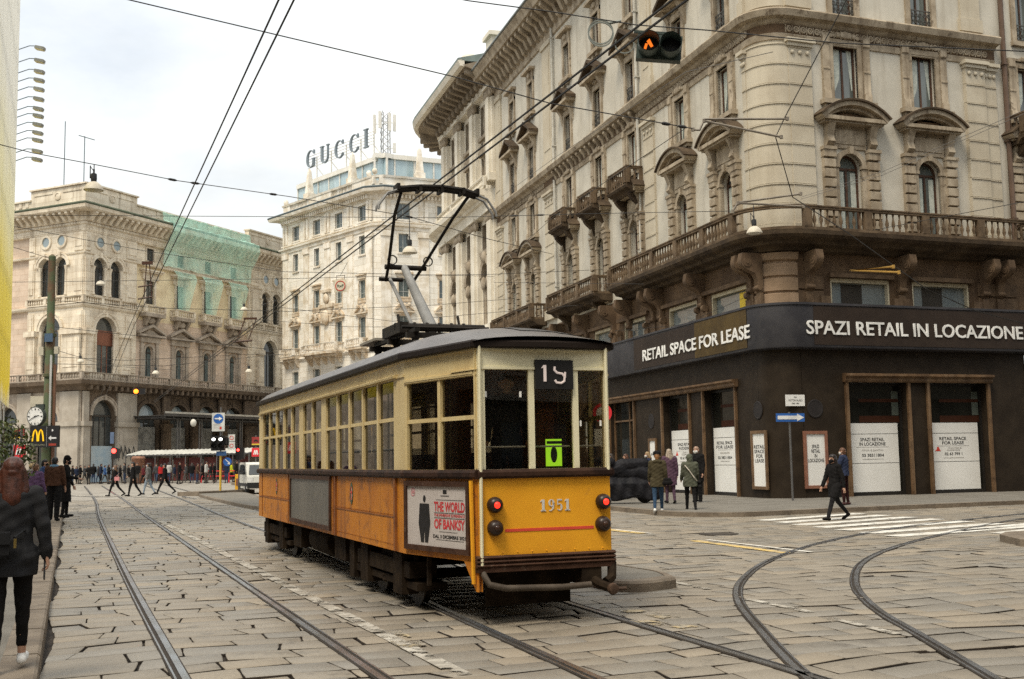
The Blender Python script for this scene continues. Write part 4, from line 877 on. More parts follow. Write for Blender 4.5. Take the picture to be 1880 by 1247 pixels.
mb.build('finial', M_white_st, wb, AB, smooth=40)

# ================================================================== pale corner block with rooftop letters
M_pale = pmat('pale_stone_blocks', (0.86, 0.815, 0.725), (0.78, 0.73, 0.63), 0.5, rough=.85, bump=.1, brick=(1.6, .62, .018, (.62, .55, .46)), streak=((.46, .38, .27), .45, 1.2), spot=((.52, .43, .31), .4, .7, .6))
M_pale2 = pmat('pale_stone_trim', (0.84, 0.79, 0.70), (0.62, 0.54, 0.42), 0.9, rough=.85, streak=((.44, .34, .22), .55, 2.0))
M_rust = pmat('pale_stone_rusty', (0.68, 0.60, 0.48), (0.50, 0.38, 0.25), 1.2, rough=.85, streak=((.33, .22, .12), .6, 2.0))
M_panec = glass('office_pane', (.12, .155, .155), .8, .05, dark=(.035, .045, .045))
M_fr_pale = pmat('pale_window_frame', (.42, .43, .40), rough=.6)
M_lead = pmat('lead_gutter', (.10, .125, .13), rough=.6)
OC = Vector((-14.013, 118.0)); FC1, FC2 = fac(OC, 131), fac(OC, 204.5); CI = T(-OC.x, -OC.y, 0)
cb = thing('corner_block', 'pale stone office block with a glass penthouse, obelisks and giant rooftop letters', 'building', (OC.x, OC.y, 0))
AC1, AC2 = CI @ FC1, CI @ FC2
dC1, dC2 = Vector((cos(R(131)), sin(R(131)))), Vector((cos(R(24.5)), sin(R(24.5))))
LC_ = 19.2
pC = [OC + dC1 * LC_ + Vector((-dC1.y, dC1.x)) * -14, OC + dC1 * LC_, OC, OC + dC2 * 45]
pC = [OC + dC1 * (LC_) + dC2 * 14, OC + dC1 * LC_, OC + dC1 * .9, OC + dC2 * .9, OC + dC2 * 45]
def locC(p): return [x - OC for x in p]
cols1 = [(2.55, .66), (7.1, .66), (11.65, .66), (16.2, .66)]; cols2 = [3.05, 7.6, 12.2, 16.8]
rows = [(27.0, 28.7, .75), (23.45, 25.45, .56), (18.75, 20.7, .6), (14.5, 16.75, .64), (10.45, 11.9, .7), (6.0, 9.0, .8)]
h1 = [(u - hw, u + hw, a, b) for u, _ in cols1 for a, b, hw in rows]; h2 = [(-u - hw, -u + hw, a, b) for u in cols2 for a, b, hw in rows]
mb = MB(); wall(mb, .9, LC_, 0, 30.2, h1, depth=.35); mb.build('wall', M_pale, cb, AC1)
mb = MB(); wall(mb, -45, -.9, 0, 30.2, h2, depth=.35); mb.build('wall', M_pale, cb, AC2)
mb = MB(); mb.sweep([(-.3, 0), (.0, 0), (0, 30.2), (-.3, 30.2)], locC(pC[2:4])); mb.sweep([(-.3, 0), (0, 0), (0, 30.2), (-.3, 30.2)], locC(pC[:2])); mb.build('corner_wall', M_pale, cb)
mb = MB()
mb.sweep([(0, 25.75), (.12, 25.8), (.15, 26.1), (.32, 26.2), (.34, 26.35), (0, 26.4)], locC(pC)); mb.sweep([(0, 26.6), (.12, 26.62), (.12, 26.76), (0, 26.8)], locC(pC))
mb.sweep([(0, 13.0), (.1, 13.05), (.25, 13.3), (0, 13.5)], locC(pC)); mb.sweep([(0, 9.4), (.3, 9.5), (.3, 9.7), (0, 9.8)], locC(pC))
mb.sweep([(0, 29.0), (.1, 29.05), (.12, 29.5), (.5, 29.65), (1.05, 29.75), (1.15, 30.05), (0, 30.1)], locC(pC))
for F_, us in ((AC1, [1.1 + i * .42 for i in range(43)]), (AC2, [-1.1 - i * .42 for i in range(60)])):
    q = MB()
    for u in us: q.box(u - .11, u + .11, .1, .5, 29.2, 29.55)
    for u in ([4.8, 9.4, 13.9, 18.5, .95 + .2] if F_ is AC1 else [-1.1, -5.3, -9.9, -14.4]):
        q.box(u - .5, u - .1, 0, .15, 26.82, 29.0); q.box(u + .1, u + .5, 0, .15, 26.82, 29.0); q.box(u - .65, u + .65, 0, .2, 25.1, 25.7); q.box(u - .55, u + .55, 0, .1, 13.6, 25.1)
    q.xf(F_); mb.add(q.v, q.f)
mb.build('stone_trim', M_pale2, cb)
mb = MB(); mb.sweep([(.0, 30.08), (1.15, 30.06), (1.2, 30.2), (1.1, 30.3), (0, 30.25)], locC(pC)); mb.build('gutter', M_lead, cb)
mb = MB(); mb.sweep([(-.5, 30.2), (.0, 30.2), (.0, 30.7), (-.5, 30.7)], locC(pC)); mb.sweep([(-.55, 31.4), (.05, 31.4), (.1, 31.62), (-.55, 31.62)], locC(pC))
q = MB()
for u in [1 + i * .3 for i in range(61)]:
    if 4.4 < u % 9.1 < 8.6: q.box(u - .08, u + .08, -.3, -.12, 30.7, 31.4)
    else: q.box(u - .15, u + .15, -.4, -.02, 30.7, 31.4)
q.box(.5, 4.6, -.4, -.05, 30.7, 31.4)
q.xf(AC1); mb.add(q.v, q.f); q = MB(); q.box(-45, -.5, -.4, -.05, 30.7, 31.4); q.xf(AC2); mb.add(q.v, q.f); mb.build('parapet', M_pale2, cb)
mb = MB(); mb.add([(*p, 30.25) for p in locC([OC + dC1 * LC_, OC, OC + dC2 * 45, OC + dC2 * 45 + dC1 * 20])], [(0, 1, 2, 3)]); mb.build('roof', M_lead, cb)
def owin(a, b, hw, style):
    p = MB()
    p.box(-hw - .16, hw + .16, 0, .12, a - .18, a)
    p.box(-hw - .14, -hw, -.05, .05, a, b + .14); p.box(hw, hw + .14, -.05, .05, a, b + .14); p.box(-hw, hw, -.05, .05, b, b + .14)
    if style == 1: p.box(-hw - .4, hw + .4, 0, .25, b + .5, b + .66); p.box(-hw - .2, hw + .2, 0, .12, b + .14, b + .5); p.box(-hw - .2, hw + .2, 0, .1, a - .5, a - .2)
    if style == 2:
        p.box(-hw - .5, hw + .5, 0, .3, b + .35, b + .5)
        for s_ in (-1, 1): p.prism([(s_ * (hw + .5), b + .5), (s_ * (hw + .5), b + .68), (s_ * .45, b + 1.35), (s_ * .3, b + 1.05)], 0, .3); p.ell((s_ * .5, .25, b + 1.2), .2, .15, .2, 7)
        p.ell((0, .1, b + .95), .35, .12, .4, 8); p.box(-hw - .2, hw + .2, 0, .12, b + .14, b + .35)
    o = p.build('window', M_rust if style else M_pale2, cb); casement(o, -hw, hw, a, b, -.26, M_fr_pale, M_panec, False, 1, (a + (b - a) * .3,), .06)
    return o
for ri, (a, b, hw) in enumerate(rows[:5]):
    pr = None
    for F_, us in ((AC1, [u for u, _ in cols1]), (AC2, [-u for u in cols2])):
        for u in us:
            M = F_ @ T(u, 0, 0)
            if pr is None: pr = owin(a, b, hw, {2: 1, 3: 2}.get(ri, 0)); pr.matrix_local = M
            else: dup(pr, M)
def cbal(F_, u, hw, z0, z1, dep, bow=0):
    p = MB(); pts = [(u + hw, 0), (u + hw, dep)] + ([(u + hw * .5, dep + bow), (u - hw * .5, dep + bow)] if bow else []) + [(u - hw, dep), (u - hw, 0)]
    p.prismz(pts, z0 - .25, z0); p.prismz([(x * .9 + u * .1, y * .7) for x, y in pts], z0 - .5, z0 - .252)
    for i in range(3 + 2 * bool(bow)):
        x = u - hw * .8 + i * hw * 1.6 / (2 + 2 * bool(bow)); p.prismx([(0, z0 - 1.3), (.2, z0 - 1.2), (dep * .7, z0 - .6), (dep * .7, z0 - .5), (0, z0 - .5)], x - .15, x + .15)
    o = p.build('balcony', M_rust, cb, F_); q = MB(); balustrade(q, [(x * .96 + u * .04, y * .93) for x, y in pts], z0, z1, .3, .09, 3.0, .2); q.build('balustrade', M_pale2, o)
cbal(AC1, 16.7, 1.5, 13.6, 14.5, .9); cbal(AC1, 9.6, 3.7, 13.55, 14.45, 1.1, .5); cbal(AC1, 2.95, 1.5, 13.6, 14.5, .9); cbal(AC2, -3.05, 1.5, 13.6, 14.5, .9)
# broken pediment between the middle windows
mb = MB(); mb.box(8.0, 10.9, 0, .3, 18.5, 18.9); mb.box(8.3, 10.6, 0, .2, 16.9, 18.5); mb.ell((9.45, .3, 17.4), .7, .3, .9, 10); mb.box(8.6, 10.3, 0, .35, 20.2, 20.5); mb.ell((9.4, .25, 19.5), .5, .2, .6, 10); mb.build('carved_panel', M_rust, cb, AC1, smooth=40)
# glazed penthouse, obelisks
M_pent = pmat('penthouse_frame', (.74, .72, .66), (.66, .63, .56), 1, rough=.6); M_pgl = glass('penthouse_glass', (.48, .60, .63), 1.0, .05, dark=(.26, .37, .42))
pt = MB()
for F_, u0, u1, zb, zt in ((AC1, 1.0, 19.4, 30.3, 33.7), (AC2, -14, -.6, 30.3, 33.7)):
    q = MB(); n_w = int(abs(u1 - u0) / 2.2); q.box(u0, u1, -2.9, -1.9, 33.95, 34.45); q.box(u0, u1, -2.6, -2.1, 30.3, 31.5)
    for i in range(n_w + 1): x = u0 + (u1 - u0) * i / n_w; q.box(x - .08, x + .08, -2.25, -2.05, 31.5, 33.95)
    q.xf(F_); pt.add(q.v, q.f)
pt.build('penthouse', M_pent, cb)
q = MB(); q.box(1.0, 19.4, -2.2, -2.15, 31.4, 33.95); q.xf(AC1); q2 = MB(); q2.box(-14, -1, -2.2, -2.15, 31.4, 33.95); q2.xf(AC2); q.add(q2.v, q2.f); q.build('penthouse_pane', M_pgl, cb)
for F_, u in ((AC1, 5.46), (AC1, 14.44), (AC2, -5.14)):
    q = MB(); q.box(u - .5, u + .5, -1.2, -.2, 31.6, 32.3); b_ = [(u - .38, -1.08), (u + .38, -1.08), (u + .38, -.32), (u - .38, -.32)]
    q.add([(x, y, 32.3) for x, y in b_] + [(u + (x - u) * .45, -.7 + (y + .7) * .45, 34.9) for x, y in b_] + [(u, -.7, 35.3)], [(0, 1, 5, 4), (1, 2, 6, 5), (2, 3, 7, 6), (3, 0, 4, 7), (4, 5, 8), (5, 6, 8), (6, 7, 8), (7, 4, 8)]); q.build('obelisk', M_pale2, cb, F_)
q = MB(); q.ell((1.6, -.25, 32.0), .3, .3, .35, 10); q.ell((.5, -.25, 32.05), .3, .3, .35, 10); q.ell((18.9, -.25, 31.95), .3, .3, .4, 10); q.build('stone_urn', M_pale2, cb, AC1, smooth=60)
# rooftop letters on their scaffold
ls = thing('rooftop_letters', 'row of giant grey serif letters on a white scaffold over the pale block', 'sign', (OC.x, OC.y, 30.2))
M_let = pmat('letter_grey_metal', (.21, .245, .27), (.16, .19, .21), 1, rough=.5)
def arcstroke(mb, rx, rz, a0, a1, thick, thin, n=22):
    for i in range(n):
        t, q_ = a0 + (a1 - a0) * i / n, a0 + (a1 - a0) * (i + 1) / n
        wt = lambda t_: (thin + (thick - thin) * abs(cos(t_)) ** 1.3)
        P = [(rx * cos(t), rz * sin(t)), (rx * cos(q_), rz * sin(q_)), ((rx - wt(q_)) * cos(q_), (rz - .10) * sin(q_)), ((rx - wt(t)) * cos(t), (rz - .10) * sin(t))]
        mb.prism(P, -.12, .12)
def letter(ch):
    m_ = MB(); Hh = 1.05
    if ch in 'CG':
        arcstroke(m_, .95, Hh, R(42), R(322), .30, .08); m_.prism([(.62, .52), (.76, .52), (.76, 1.0), (.70, 1.0)], -.12, .12)
        if ch == 'G': m_.box(.42, .76, -.12, .12, -.95, -.06); m_.box(.22, .92, -.12, .12, -.10, .0)
        else: m_.prism([(.62, -.52), (.80, -.52), (.70, -.85)], -.12, .12)
    elif ch == 'U':
        m_.box(-.85, -.50, -.12, .12, -.3, 1.05); m_.box(.55, .68, -.12, .12, -.3, 1.05); m_.box(-1.02, -.32, -.13, .13, .95, 1.07); m_.box(.36, .88, -.13, .13, .95, 1.07)
        for i in range(14):
            t, q_ = pi + pi * i / 14, pi + pi * (i + 1) / 14; wd = lambda t_: .13 + .22 * max(0, -cos(t_))
            m_.prism([(-.085 + .765 * cos(t), -.3 + .75 * sin(t)), (-.085 + .765 * cos(q_), -.3 + .75 * sin(q_)), (-.085 + (.765 - wd(q_)) * cos(q_), -.3 + .58 * sin(q_)), (-.085 + (.765 - wd(t)) * cos(t), -.3 + .58 * sin(t))], -.12, .12)
    else: m_.box(-.19, .19, -.12, .12, -1.05, 1.05); m_.box(-.42, .42, -.13, .13, .95, 1.07); m_.box(-.42, .42, -.13, .13, -1.07, -.95)
    return m_
lz = 36.15; us = [18.24, 15.08, 11.96, 8.84, 6.5]
for ch, u, z, in zip('GUCCI', us, (37.6, 37.5, 37.4, 37.4, 37.45)):
    letter(ch).build('letter', M_let, ls, T(0, 0, -30.2) @ AC1 @ T(u, -3.2, z) @ FLIP, smooth=30)
q = MB()
for u in (17.4, 14.2, 11.0, 8.0, 5.4): q.box(u - .06, u + .06, -3.55, -3.45, 33.7, 37.8); q.tube([(u, -3.5, 36.5), (u - 1.6, -4.6, 34)], .06, 5)
for i in range(5): q.box(5, 19.3, -3.42, -3.36, 36.6 + i * .35, 36.65 + i * .35)
q.build('scaffold', M_pent, ls, T(0, 0, -30.2) @ AC1)
ms = thing('antenna_mast', 'lattice telecom mast with panel antennas on the pale block roof', 'antenna mast', (OC.x, OC.y, 30.2))
q = MB(); cx_, cy_ = -3.1, -6.0
for dx, dy in ((-.45, -.45), (.45, -.45), (.45, .45), (-.45, .45)): q.tube([(cx_ + dx, cy_ + dy, 30.3), (cx_ + dx * .8, cy_ + dy * .8, 40.2)], .06, 5)
for i in range(12):
    z = 31 + i * .78
    for a, b in (((-.45, -.45), (.45, -.45)), ((.45, -.45), (.45, .45)), ((.45, .45), (-.45, .45)), ((-.45, .45), (-.45, -.45))): q.tube([(cx_ + a[0], cy_ + a[1], z), (cx_ + b[0], cy_ + b[1], z + .78)], .035, 4)
q.build('mast', pmat('mast_grey', (.38, .38, .37), rough=.5, metal=.3), ms, T(0, 0, -30.2) @ AC2)
for i, (dx, dy, z, h) in enumerate(((-1.0, .2, 38.2, 1.9), (-.2, .9, 38.0, 2.0), (.8, .5, 38.3, 1.9), (1.15, -.3, 37.9, 2.1), (-.8, .7, 35.6, 1.1), (.9, .6, 34.6, .8))):
    q = MB(); q.box(cx_ + dx - .16, cx_ + dx + .16, cy_ + dy - .08, cy_ + dy + .08, z, z + h); q.tube([(cx_, cy_, z + h * .5), (cx_ + dx, cy_ + dy, z + h * .5)], .04, 4); q.build('panel_antenna', M_pent, ms, T(0, 0, -30.2) @ AC2)

# ================================================================== arcaded palace across the square (left)
M_dst = pmat('arcade_stone', (0.82, 0.735, 0.59), (0.66, 0.57, 0.44), 0.7, rough=.85, bump=.15, brick=(1.5, .62, .014, (.66, .58, .50)), streak=((.30, .23, .155), .65, 1.6), spot=((.36, .28, .195), .55, 1.1, .6))
M_dpk = pmat('arcade_pink_stone', (0.72, 0.58, 0.455), (0.60, 0.475, 0.365), 0.6, rough=.85, brick=(1.3, .55, .015, (.7, .62, .55)), streak=((.36, .27, .2), .45, 1.2))
M_dcr = pmat('arcade_cream_wall', (0.82, 0.70, 0.47), (0.66, 0.54, 0.35), 0.6, rough=.85, streak=((.4, .32, .2), .4, 1.2))
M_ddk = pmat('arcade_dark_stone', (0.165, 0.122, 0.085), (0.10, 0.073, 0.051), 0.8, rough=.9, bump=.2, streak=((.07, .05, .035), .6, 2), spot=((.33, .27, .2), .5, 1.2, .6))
M_dmid = pmat('arcade_mid_stone', (0.43, 0.37, 0.30), (0.30, 0.25, 0.195), 0.8, rough=.9, bump=.2, streak=((.14, .105, .08), .6, 2))
M_moss = pmat('mossy_gutter', (.06, .075, .045), (.10, .11, .075), 2, rough=.9)
M_orange = pmat('blind_terracotta', (.24, .10, .06), rough=.8)
OD = Vector((-41.344, 110.0)); FD1, FD2 = fac(OD, 246), fac(OD, 154); DI = T(-OD.x, -OD.y, 0); AD1, AD2 = DI @ FD1, DI @ FD2
db = thing('arcade_palace', 'arcaded stone palace with a corner pavilion across the square on the left', 'building', (OD.x, OD.y, 0))
dD1, dD2 = Vector((cos(R(66)), sin(R(66)))), Vector((cos(R(154)), sin(R(154))))
def pth(a, b): return [OD + dD2 * a - OD, Vector((0, 0)), dD1 * b]
TW, M0, M1_, T1 = 7.25, 7.25, 25.9, 33.4
bif1 = [2.0, 4.25]; bif2 = [29.1, 31.2]; fw = [9.5, 14.2, 18.75, 23.3]
# walls
h = []
for u in bif1 + bif2: h += [(-u - .9, -u + .9, 18.35, 22.05, True)]
for u in bif1 + bif2: h += [(-u - .48, -u + .48, 23.12, 24.08, True), ]
for u in (2.95, 30.0): h += [(-u - 1.4, -u + 1.4, 10.75, 16.3, True), (-u - 1.55, -u + 1.55, .1, 8.1, True)]
hc = []
for u in fw: hc += [(-u - .56, -u + .56, 22.9, 24.2), (-u - .63, -u + .63, 18.35, 20.8), (-u - .6, -u + .6, 10.7, 13.95, True), (-u - 1.55, -u + 1.55, .1, 8.0, True)]
def split(hs, z0, z1): return [x for x in hs if z0 <= x[2] < z1]
mb = MB()
for a, b in ((-TW, 0), (-T1, -M1_)):
    hh = [x for x in h if a <= x[0] and x[1] <= b]
    wall(mb, a, b, 9.9, 25.4, [x for x in hh if x[2] > 9 and not (23 < x[2] < 24)], depth=.5, m=0)
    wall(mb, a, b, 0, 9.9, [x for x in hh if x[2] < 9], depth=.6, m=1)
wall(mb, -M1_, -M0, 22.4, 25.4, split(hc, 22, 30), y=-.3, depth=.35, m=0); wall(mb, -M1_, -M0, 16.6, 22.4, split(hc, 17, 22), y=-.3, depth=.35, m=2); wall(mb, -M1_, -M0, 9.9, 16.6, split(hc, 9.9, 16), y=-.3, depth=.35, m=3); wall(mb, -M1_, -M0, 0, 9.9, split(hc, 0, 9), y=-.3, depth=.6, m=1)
for x in (-M0, -M1_): mb.box(x - .01, x + .01, -.3, 0, 0, 25.4, 0)
mb.build('wall', [M_dst, M_ddk, M_dcr, M_dpk], db, AD1)
h2_ = [(u - .85, u + .85, 18.35, 22.1, True) for u in (3.1, 5.2)] + [(2.9, 5.7, 10.75, 16.3, True)] + [(2.75, 6.3, .1, 7.6, True), (8.6, 11.4, .1, 7.6, True)] + [(10.9, 12.1, 18.3, 20.8), (10.9, 12.1, 10.8, 14)]
mb = MB(); wall(mb, 0, 7.5, 9.9, 25.4, [x for x in h2_ if x[2] > 9 and x[1] < 7.5], depth=.5, m=0); wall(mb, 0, 70, 0, 9.9, [x for x in h2_ if x[2] < 9], depth=.6, m=1); wall(mb, 7.5, 70, 9.9, 25.4, [x for x in h2_ if x[2] > 9 and x[0] > 7.5], y=-.3, depth=.4, m=2)
mb.build('wall', [M_dst, M_dmid, M_dpk], db, AD2)
# dark backs behind the arches
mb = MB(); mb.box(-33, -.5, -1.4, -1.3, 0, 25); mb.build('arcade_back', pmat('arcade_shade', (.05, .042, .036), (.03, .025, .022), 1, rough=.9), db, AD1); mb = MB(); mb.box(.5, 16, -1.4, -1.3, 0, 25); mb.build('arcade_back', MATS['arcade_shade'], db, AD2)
# cornices
mb = MB(); pp = pth(16, T1)
mb.sweep([(-.3, 24.45), (.06, 24.5), (.08, 25.1), (.2, 25.15), (.22, 25.4), (-.3, 25.4)], pp, 0); mb.sweep([(-.3, 25.4), (.3, 25.42), (.35, 25.5), (.35, 26.3), (-.3, 26.3)], pp, 0)
mb.sweep([(-.3, 26.3), (1.3, 26.32), (1.45, 26.45), (1.5, 26.75), (-.3, 26.8)], pp, 0); mb.sweep([(-.3, 26.75), (1.5, 26.76), (1.55, 26.9), (1.4, 27.05), (.2, 27.3), (-.3, 27.3)], pp, 1)
for F_, us in ((AD1, [-.3 - i * .82 for i in range(41)]), (AD2, [.5 + i * .82 for i in range(19)])):
    q = MB()
    for u in us: q.prismx([(.3, 25.45), (.6, 25.5), (.85, 25.8), (1.25, 26.1), (1.25, 26.31), (.3, 26.31)], u - .17, u + .17)
    for i in range(len(us) * 2): u = us[0] + (us[1] - us[0]) * i / 2; q.box(u - .19, u + .19, .05, .12, 24.62, 24.98)
    for i in range(len(us) * 4): u = us[0] + (us[1] - us[0]) * i / 4; q.box(u - .07, u + .07, .2, .3, 25.16, 25.36)
    q.xf(F_); mb.add(q.v, q.f, 0)
mb.sweep([(-.3, 22.25), (.1, 22.28), (.14, 22.45), (-.3, 22.5)], pp, 0); mb.sweep([(-.3, 17.0), (.1, 17.05), (.22, 17.2), (.25, 17.35), (-.3, 17.4)], [pp[0], pp[1], dD1 * TW], 0); mb.sweep([(-.3, 17.0), (.1, 17.05), (.22, 17.2), (.25, 17.35), (-.3, 17.4)], [dD1 * M1_, dD1 * T1], 0)
mb.build('cornice', [M_dst, M_moss], db)
mb = MB(); mb.sweep([(0, 8.9), (.3, 8.95), (.5, 9.3), (1.0, 9.5), (1.1, 9.85), (0, 9.9)], [dD2 * 16, dD2 * .0, dD1 * T1]); q = MB()
for i in range(40): q.box(-.4 - i * .82 - .15, -.4 - i * .82 + .15, .3, .9, 9.0, 9.45)
q.xf(AD1); mb.add(q.v, q.f); mb.build('string_course', M_ddk, db)
# main balustrade and upper ones
mb = MB(); balustrade(mb, [dD2 * 16 + Vector((-.44, -.9)) * .8, Vector((.914 * .8 - .4 * .8, -.407 * .8 - .8)), dD1 * T1 + Vector((.914, -.407)) * .8], 9.9, 10.65, .34, .11, 3.0, .24, 5); mb.build('balustrade', M_dmid, db)
mb = MB(); balustrade(mb, [dD2 * 7.4 + Vector((-.438, -.899)) * .2, Vector((.914 * .2 - .09, -.407 * .2 - .18)), dD1 * 7.2 + Vector((.914, -.407)) * .2], 17.4, 18.15, .3, .1, 2.2, .22, 5); balustrade(mb, [dD1 * 26 + Vector((.914, -.407)) * .2, dD1 * T1 + Vector((.914, -.407)) * .2], 17.4, 18.15, .3, .1, 2.4, .22, 5); mb.build('balustrade', M_dst, db)
# parapets
mb = MB()
for F_, a, b, z1 in ((AD1, -TW + .1, -.05, 29.3), (AD1, -T1, -M1_ + .05, 29.2), (AD1, -M1_ + .05, -TW + .1, 28.45), (AD2, .05, 7.5, 29.3), (AD2, 7.5, 16, 28.3)):
    q = MB(); q.box(a, b, -.6, -.02, 27.1, z1 - .15); q.box(a - .1, b + .1, -.7, .15, z1 - .15, z1); q.box(a - .02, b + .02, -.6, .04, 27.1, 27.5)
    if z1 > 29: c = (a + b) / 2; q.lathe([(.42, 0), (.42, .06), (.3, .1), (.3, .05), (.02, .08)], (c, -.02, 28.3), 14, 0, 'y'); q.box(a + .5, c - .7, -.02, .04, 28.6, 28.8); q.box(c + .7, b - .5, -.02, .04, 28.6, 28.8)
    else:
        for i in range(9): x = a + (b - a) * (i + .5) / 9; q.box(x - .22, x + .22, -.02, .06, 27.6, 28.2)
    q.xf(F_); mb.add(q.v, q.f)
mb.build('parapet', M_dst, db)
q = MB(); q.box(-20, -10, -14, -6, 25, 30.4); q.build('roof_cabin', M_dpk, db, AD1)
# openings
def darch(hw, z0, zt, F_, u, mat, pan, y=-.45, orange=False, col=True, parent=db, kind='window'):
    p = MB(); ring(p, 0, zt - hw, hw, hw + .3, 0, .16, 14); ring(p, 0, zt - hw, hw + .3, hw + .42, 0, .22, 14); p.box(-.15, .15, 0, .3, zt - .02, zt + .5)
    if col:
        for s_ in (-1, 1): p.lathe([(.2, z0), (.15, z0 + .3), (.14, zt - hw - .45), (.22, zt - hw - .1), (.24, zt - hw)], (s_ * (hw - .12), .0, 0), 8)
    o = p.build(kind, mat, parent, F_ @ T(u, 0, 0), smooth=40); g_ = MB(); g_.prism(pane_poly(-hw, hw, z0, zt, True), y - .02, y); g_.build('pane', pan, o)
    f_ = MB(); 
    for i in range(3): f_.box(-hw * .5 + i * hw * .5 - .04, -hw * .5 + i * hw * .5 + .04, y, y + .05, z0, zt - hw)
    f_.box(-hw, hw, y, y + .05, zt - hw - .08, zt - hw + .08)
    if orange: f_.box(-hw, hw, y, y + .08, zt - hw - 1.4, zt - hw - .1)
    f_.build('frame', M_orange if orange else M_fr_dark, o)
    return o
for u in bif1 + bif2: darch(.9, 18.35, 22.05, AD1, -u, M_dst, M_paned)
for u in (3.1, 5.2): darch(.85, 18.35, 22.1, AD2, u, M_dst, M_paned)
darch(1.4, 10.75, 16.3, AD1, -2.95, M_dst, M_paned, -.45, True); darch(1.4, 10.75, 16.3, AD1, -30.0, M_dst, M_paned); darch(1.4, 10.75, 16.3, AD2, 4.3, M_dst, M_paned)
for u in (-2.95, -30.0): darch(1.55, .1, 8.1, AD1, u, M_dmid, M_paned, -.55, False, False)
for u in (4.5, 10): darch(1.6, .1, 7.6, AD2, u, M_dmid, M_paned, -.55, False, False)
M_lun = glass('lunette_pane', (.35, .42, .45), .9, .1, dark=(.22, .28, .3))
for u in fw:
    o = darch(1.55, .1, 8.0, AD1 @ T(0, -.3, 0), -u, M_ddk, M_paned, -.55, False, False); q = MB(); q.prism(pane_poly(-1.4, 1.4, 6.4, 7.85, True) if 0 else [(1.45 * cos(t * pi / 12), 6.45 + 1.45 * sin(t * pi / 12)) for t in range(13)], -.5, -.48); q.build('lunette', M_lun, o)
for u, F_, z in [(-u, AD1, 23.6) for u in bif1 + bif2] + [(u, AD2, 23.75) for u in (3.05, 5.15)]:
    p = MB(); ring(p, 0, z, .5, .72, 0, .14, 16, 0, 0, 2 * pi); o = p.build('round_window', M_dst, db, F_ @ T(u, 0, 0)); q = MB(); q.lathe([(.5, 0), (.5, .03)], (0, .0, z), 16, 0, 'y'); q.build('pane', glass('round_pane', (.33, .40, .43), .8, .08, dark=(.2, .26, .28)), o)
for i, u in enumerate(fw):
    F_ = AD1 @ T(-u, -.3, 0)
    p = MB(); p.box(-.72, -.56, -.1, .08, 22.9, 24.3); p.box(.56, .72, -.1, .08, 22.9, 24.3); p.box(-.56, .56, -.1, .08, 24.2, 24.34); o = p.build('window', M_dst, db, F_); casement(o, -.56, .56, 22.9, 24.2, -.2, M_fr_dark, M_paned, False, 1, (), .07)
    p = MB(); p.box(-.9, -.63, -.1, .1, 18.1, 21.0); p.box(.63, .9, -.1, .1, 18.1, 21.0); p.box(-.63, .63, -.1, .1, 20.8, 21.0); p.box(-.95, .95, 0, .14, 21.0, 21.6); p.box(-1.5, 1.5, 0, .5, 21.6, 21.75); p.box(-1.6, 1.6, 0, .6, 21.75, 21.9); p.box(-1.2, -.95, 0, .2, 20.9, 21.6); p.box(.95, 1.2, 0, .2, 20.9, 21.6)
    o = p.build('window', M_dst, db, F_); casement(o, -.63, .63, 18.35, 20.8, -.2, M_fr_dark, M_paned, False, 1, (), .07)
    p = MB(); p.box(-1.5, 1.5, 0, .9, 16.95, 17.3)
    for s_ in (-.8, .8): p.prismx([(0, 15.95), (.3, 16.1), (.75, 16.8), (.75, 16.95), (0, 16.95)], s_ - .16, s_ + .16)
    p.ell((0, .3, 16.6), .6, .3, .4, 8)
    o = p.build('balcony', M_dmid, db, F_); q = MB(); balustrade(q, [(1.42, .05), (1.42, .8), (-1.42, .8), (-1.42, .05)], 17.3, 18.1, .3, .09, 3, .2, 5); q.build('balustrade', M_dst, o)
    p = MB(); ring(p, 0, 13.35, .6, .85, 0, .12, 12)
    for s_ in (-1, 1): p.box(s_ * .95, s_ * 1.35, 0, .2, 10.7, 14.3); p.box(s_ * .6, s_ * .85, 0, .1, 10.7, 13.35)
    p.box(-1.45, 1.45, 0, .3, 14.3, 14.9); p.box(-1.9, 1.9, 0, .6, 14.9, 15.1)
    p.prism([(-1.5, 15.1), (1.5, 15.1), (0, 15.7)], 0, .2)
    for s_ in (-1, 1): p.prism([(s_ * 2.0, 15.1), (s_ * 2.0, 15.3), (0, 16.2), (0, 15.92)], 0, .62)
    o = p.build('window', M_dmid, db, F_); g_ = MB(); g_.prism(pane_poly(-.6, .6, 10.7, 13.95, True), -.3, -.28); g_.build('pane', glass('teal_pane', (.13, .17, .17), .8, .05, dark=(.06, .085, .085)), o)
    f_ = MB(); f_.box(-.04, .04, -.28, -.24, 10.7, 13.9); f_.box(-.6, .6, -.28, -.24, 13.2, 13.34); f_.build('frame', M_fr_dark, o)
for u in (11.8, 16.45, 21.0):
    mb = MB(); ring(mb, -u, 23.5, .62, .85, -.3, -.18, 14, 0, 0, 2 * pi); mb.ell((-u, -.28, 23.5), .4, .1, .4, 8); mb.build('medallion', M_dst, db, AD1, smooth=40)
def dpil(F_, lst1, lst2):
    for a, b in lst1:
        mb = MB()
        for z0, z1 in ((18.2, 22.1), (22.6, 24.4), (11, 16.7)): mb.box(a, b, 0, .12, z0, z1); mb.box(a + .15, b - .15, .12, .17, z0 + .4, z1 - .4)
        mb.build('pilaster', M_dst, db, F_)
    for a, b in lst2:
        mb = MB(); mb.box(a - .15, b + .15, 0, .55, 14.4, 14.95); mb.box(a, b, 0, .35, 10.65, 14.4); mb.box(a + .2, b - .2, .35, .4, 11.2, 14.0); mb.build('pilaster', M_dst, db, F_)
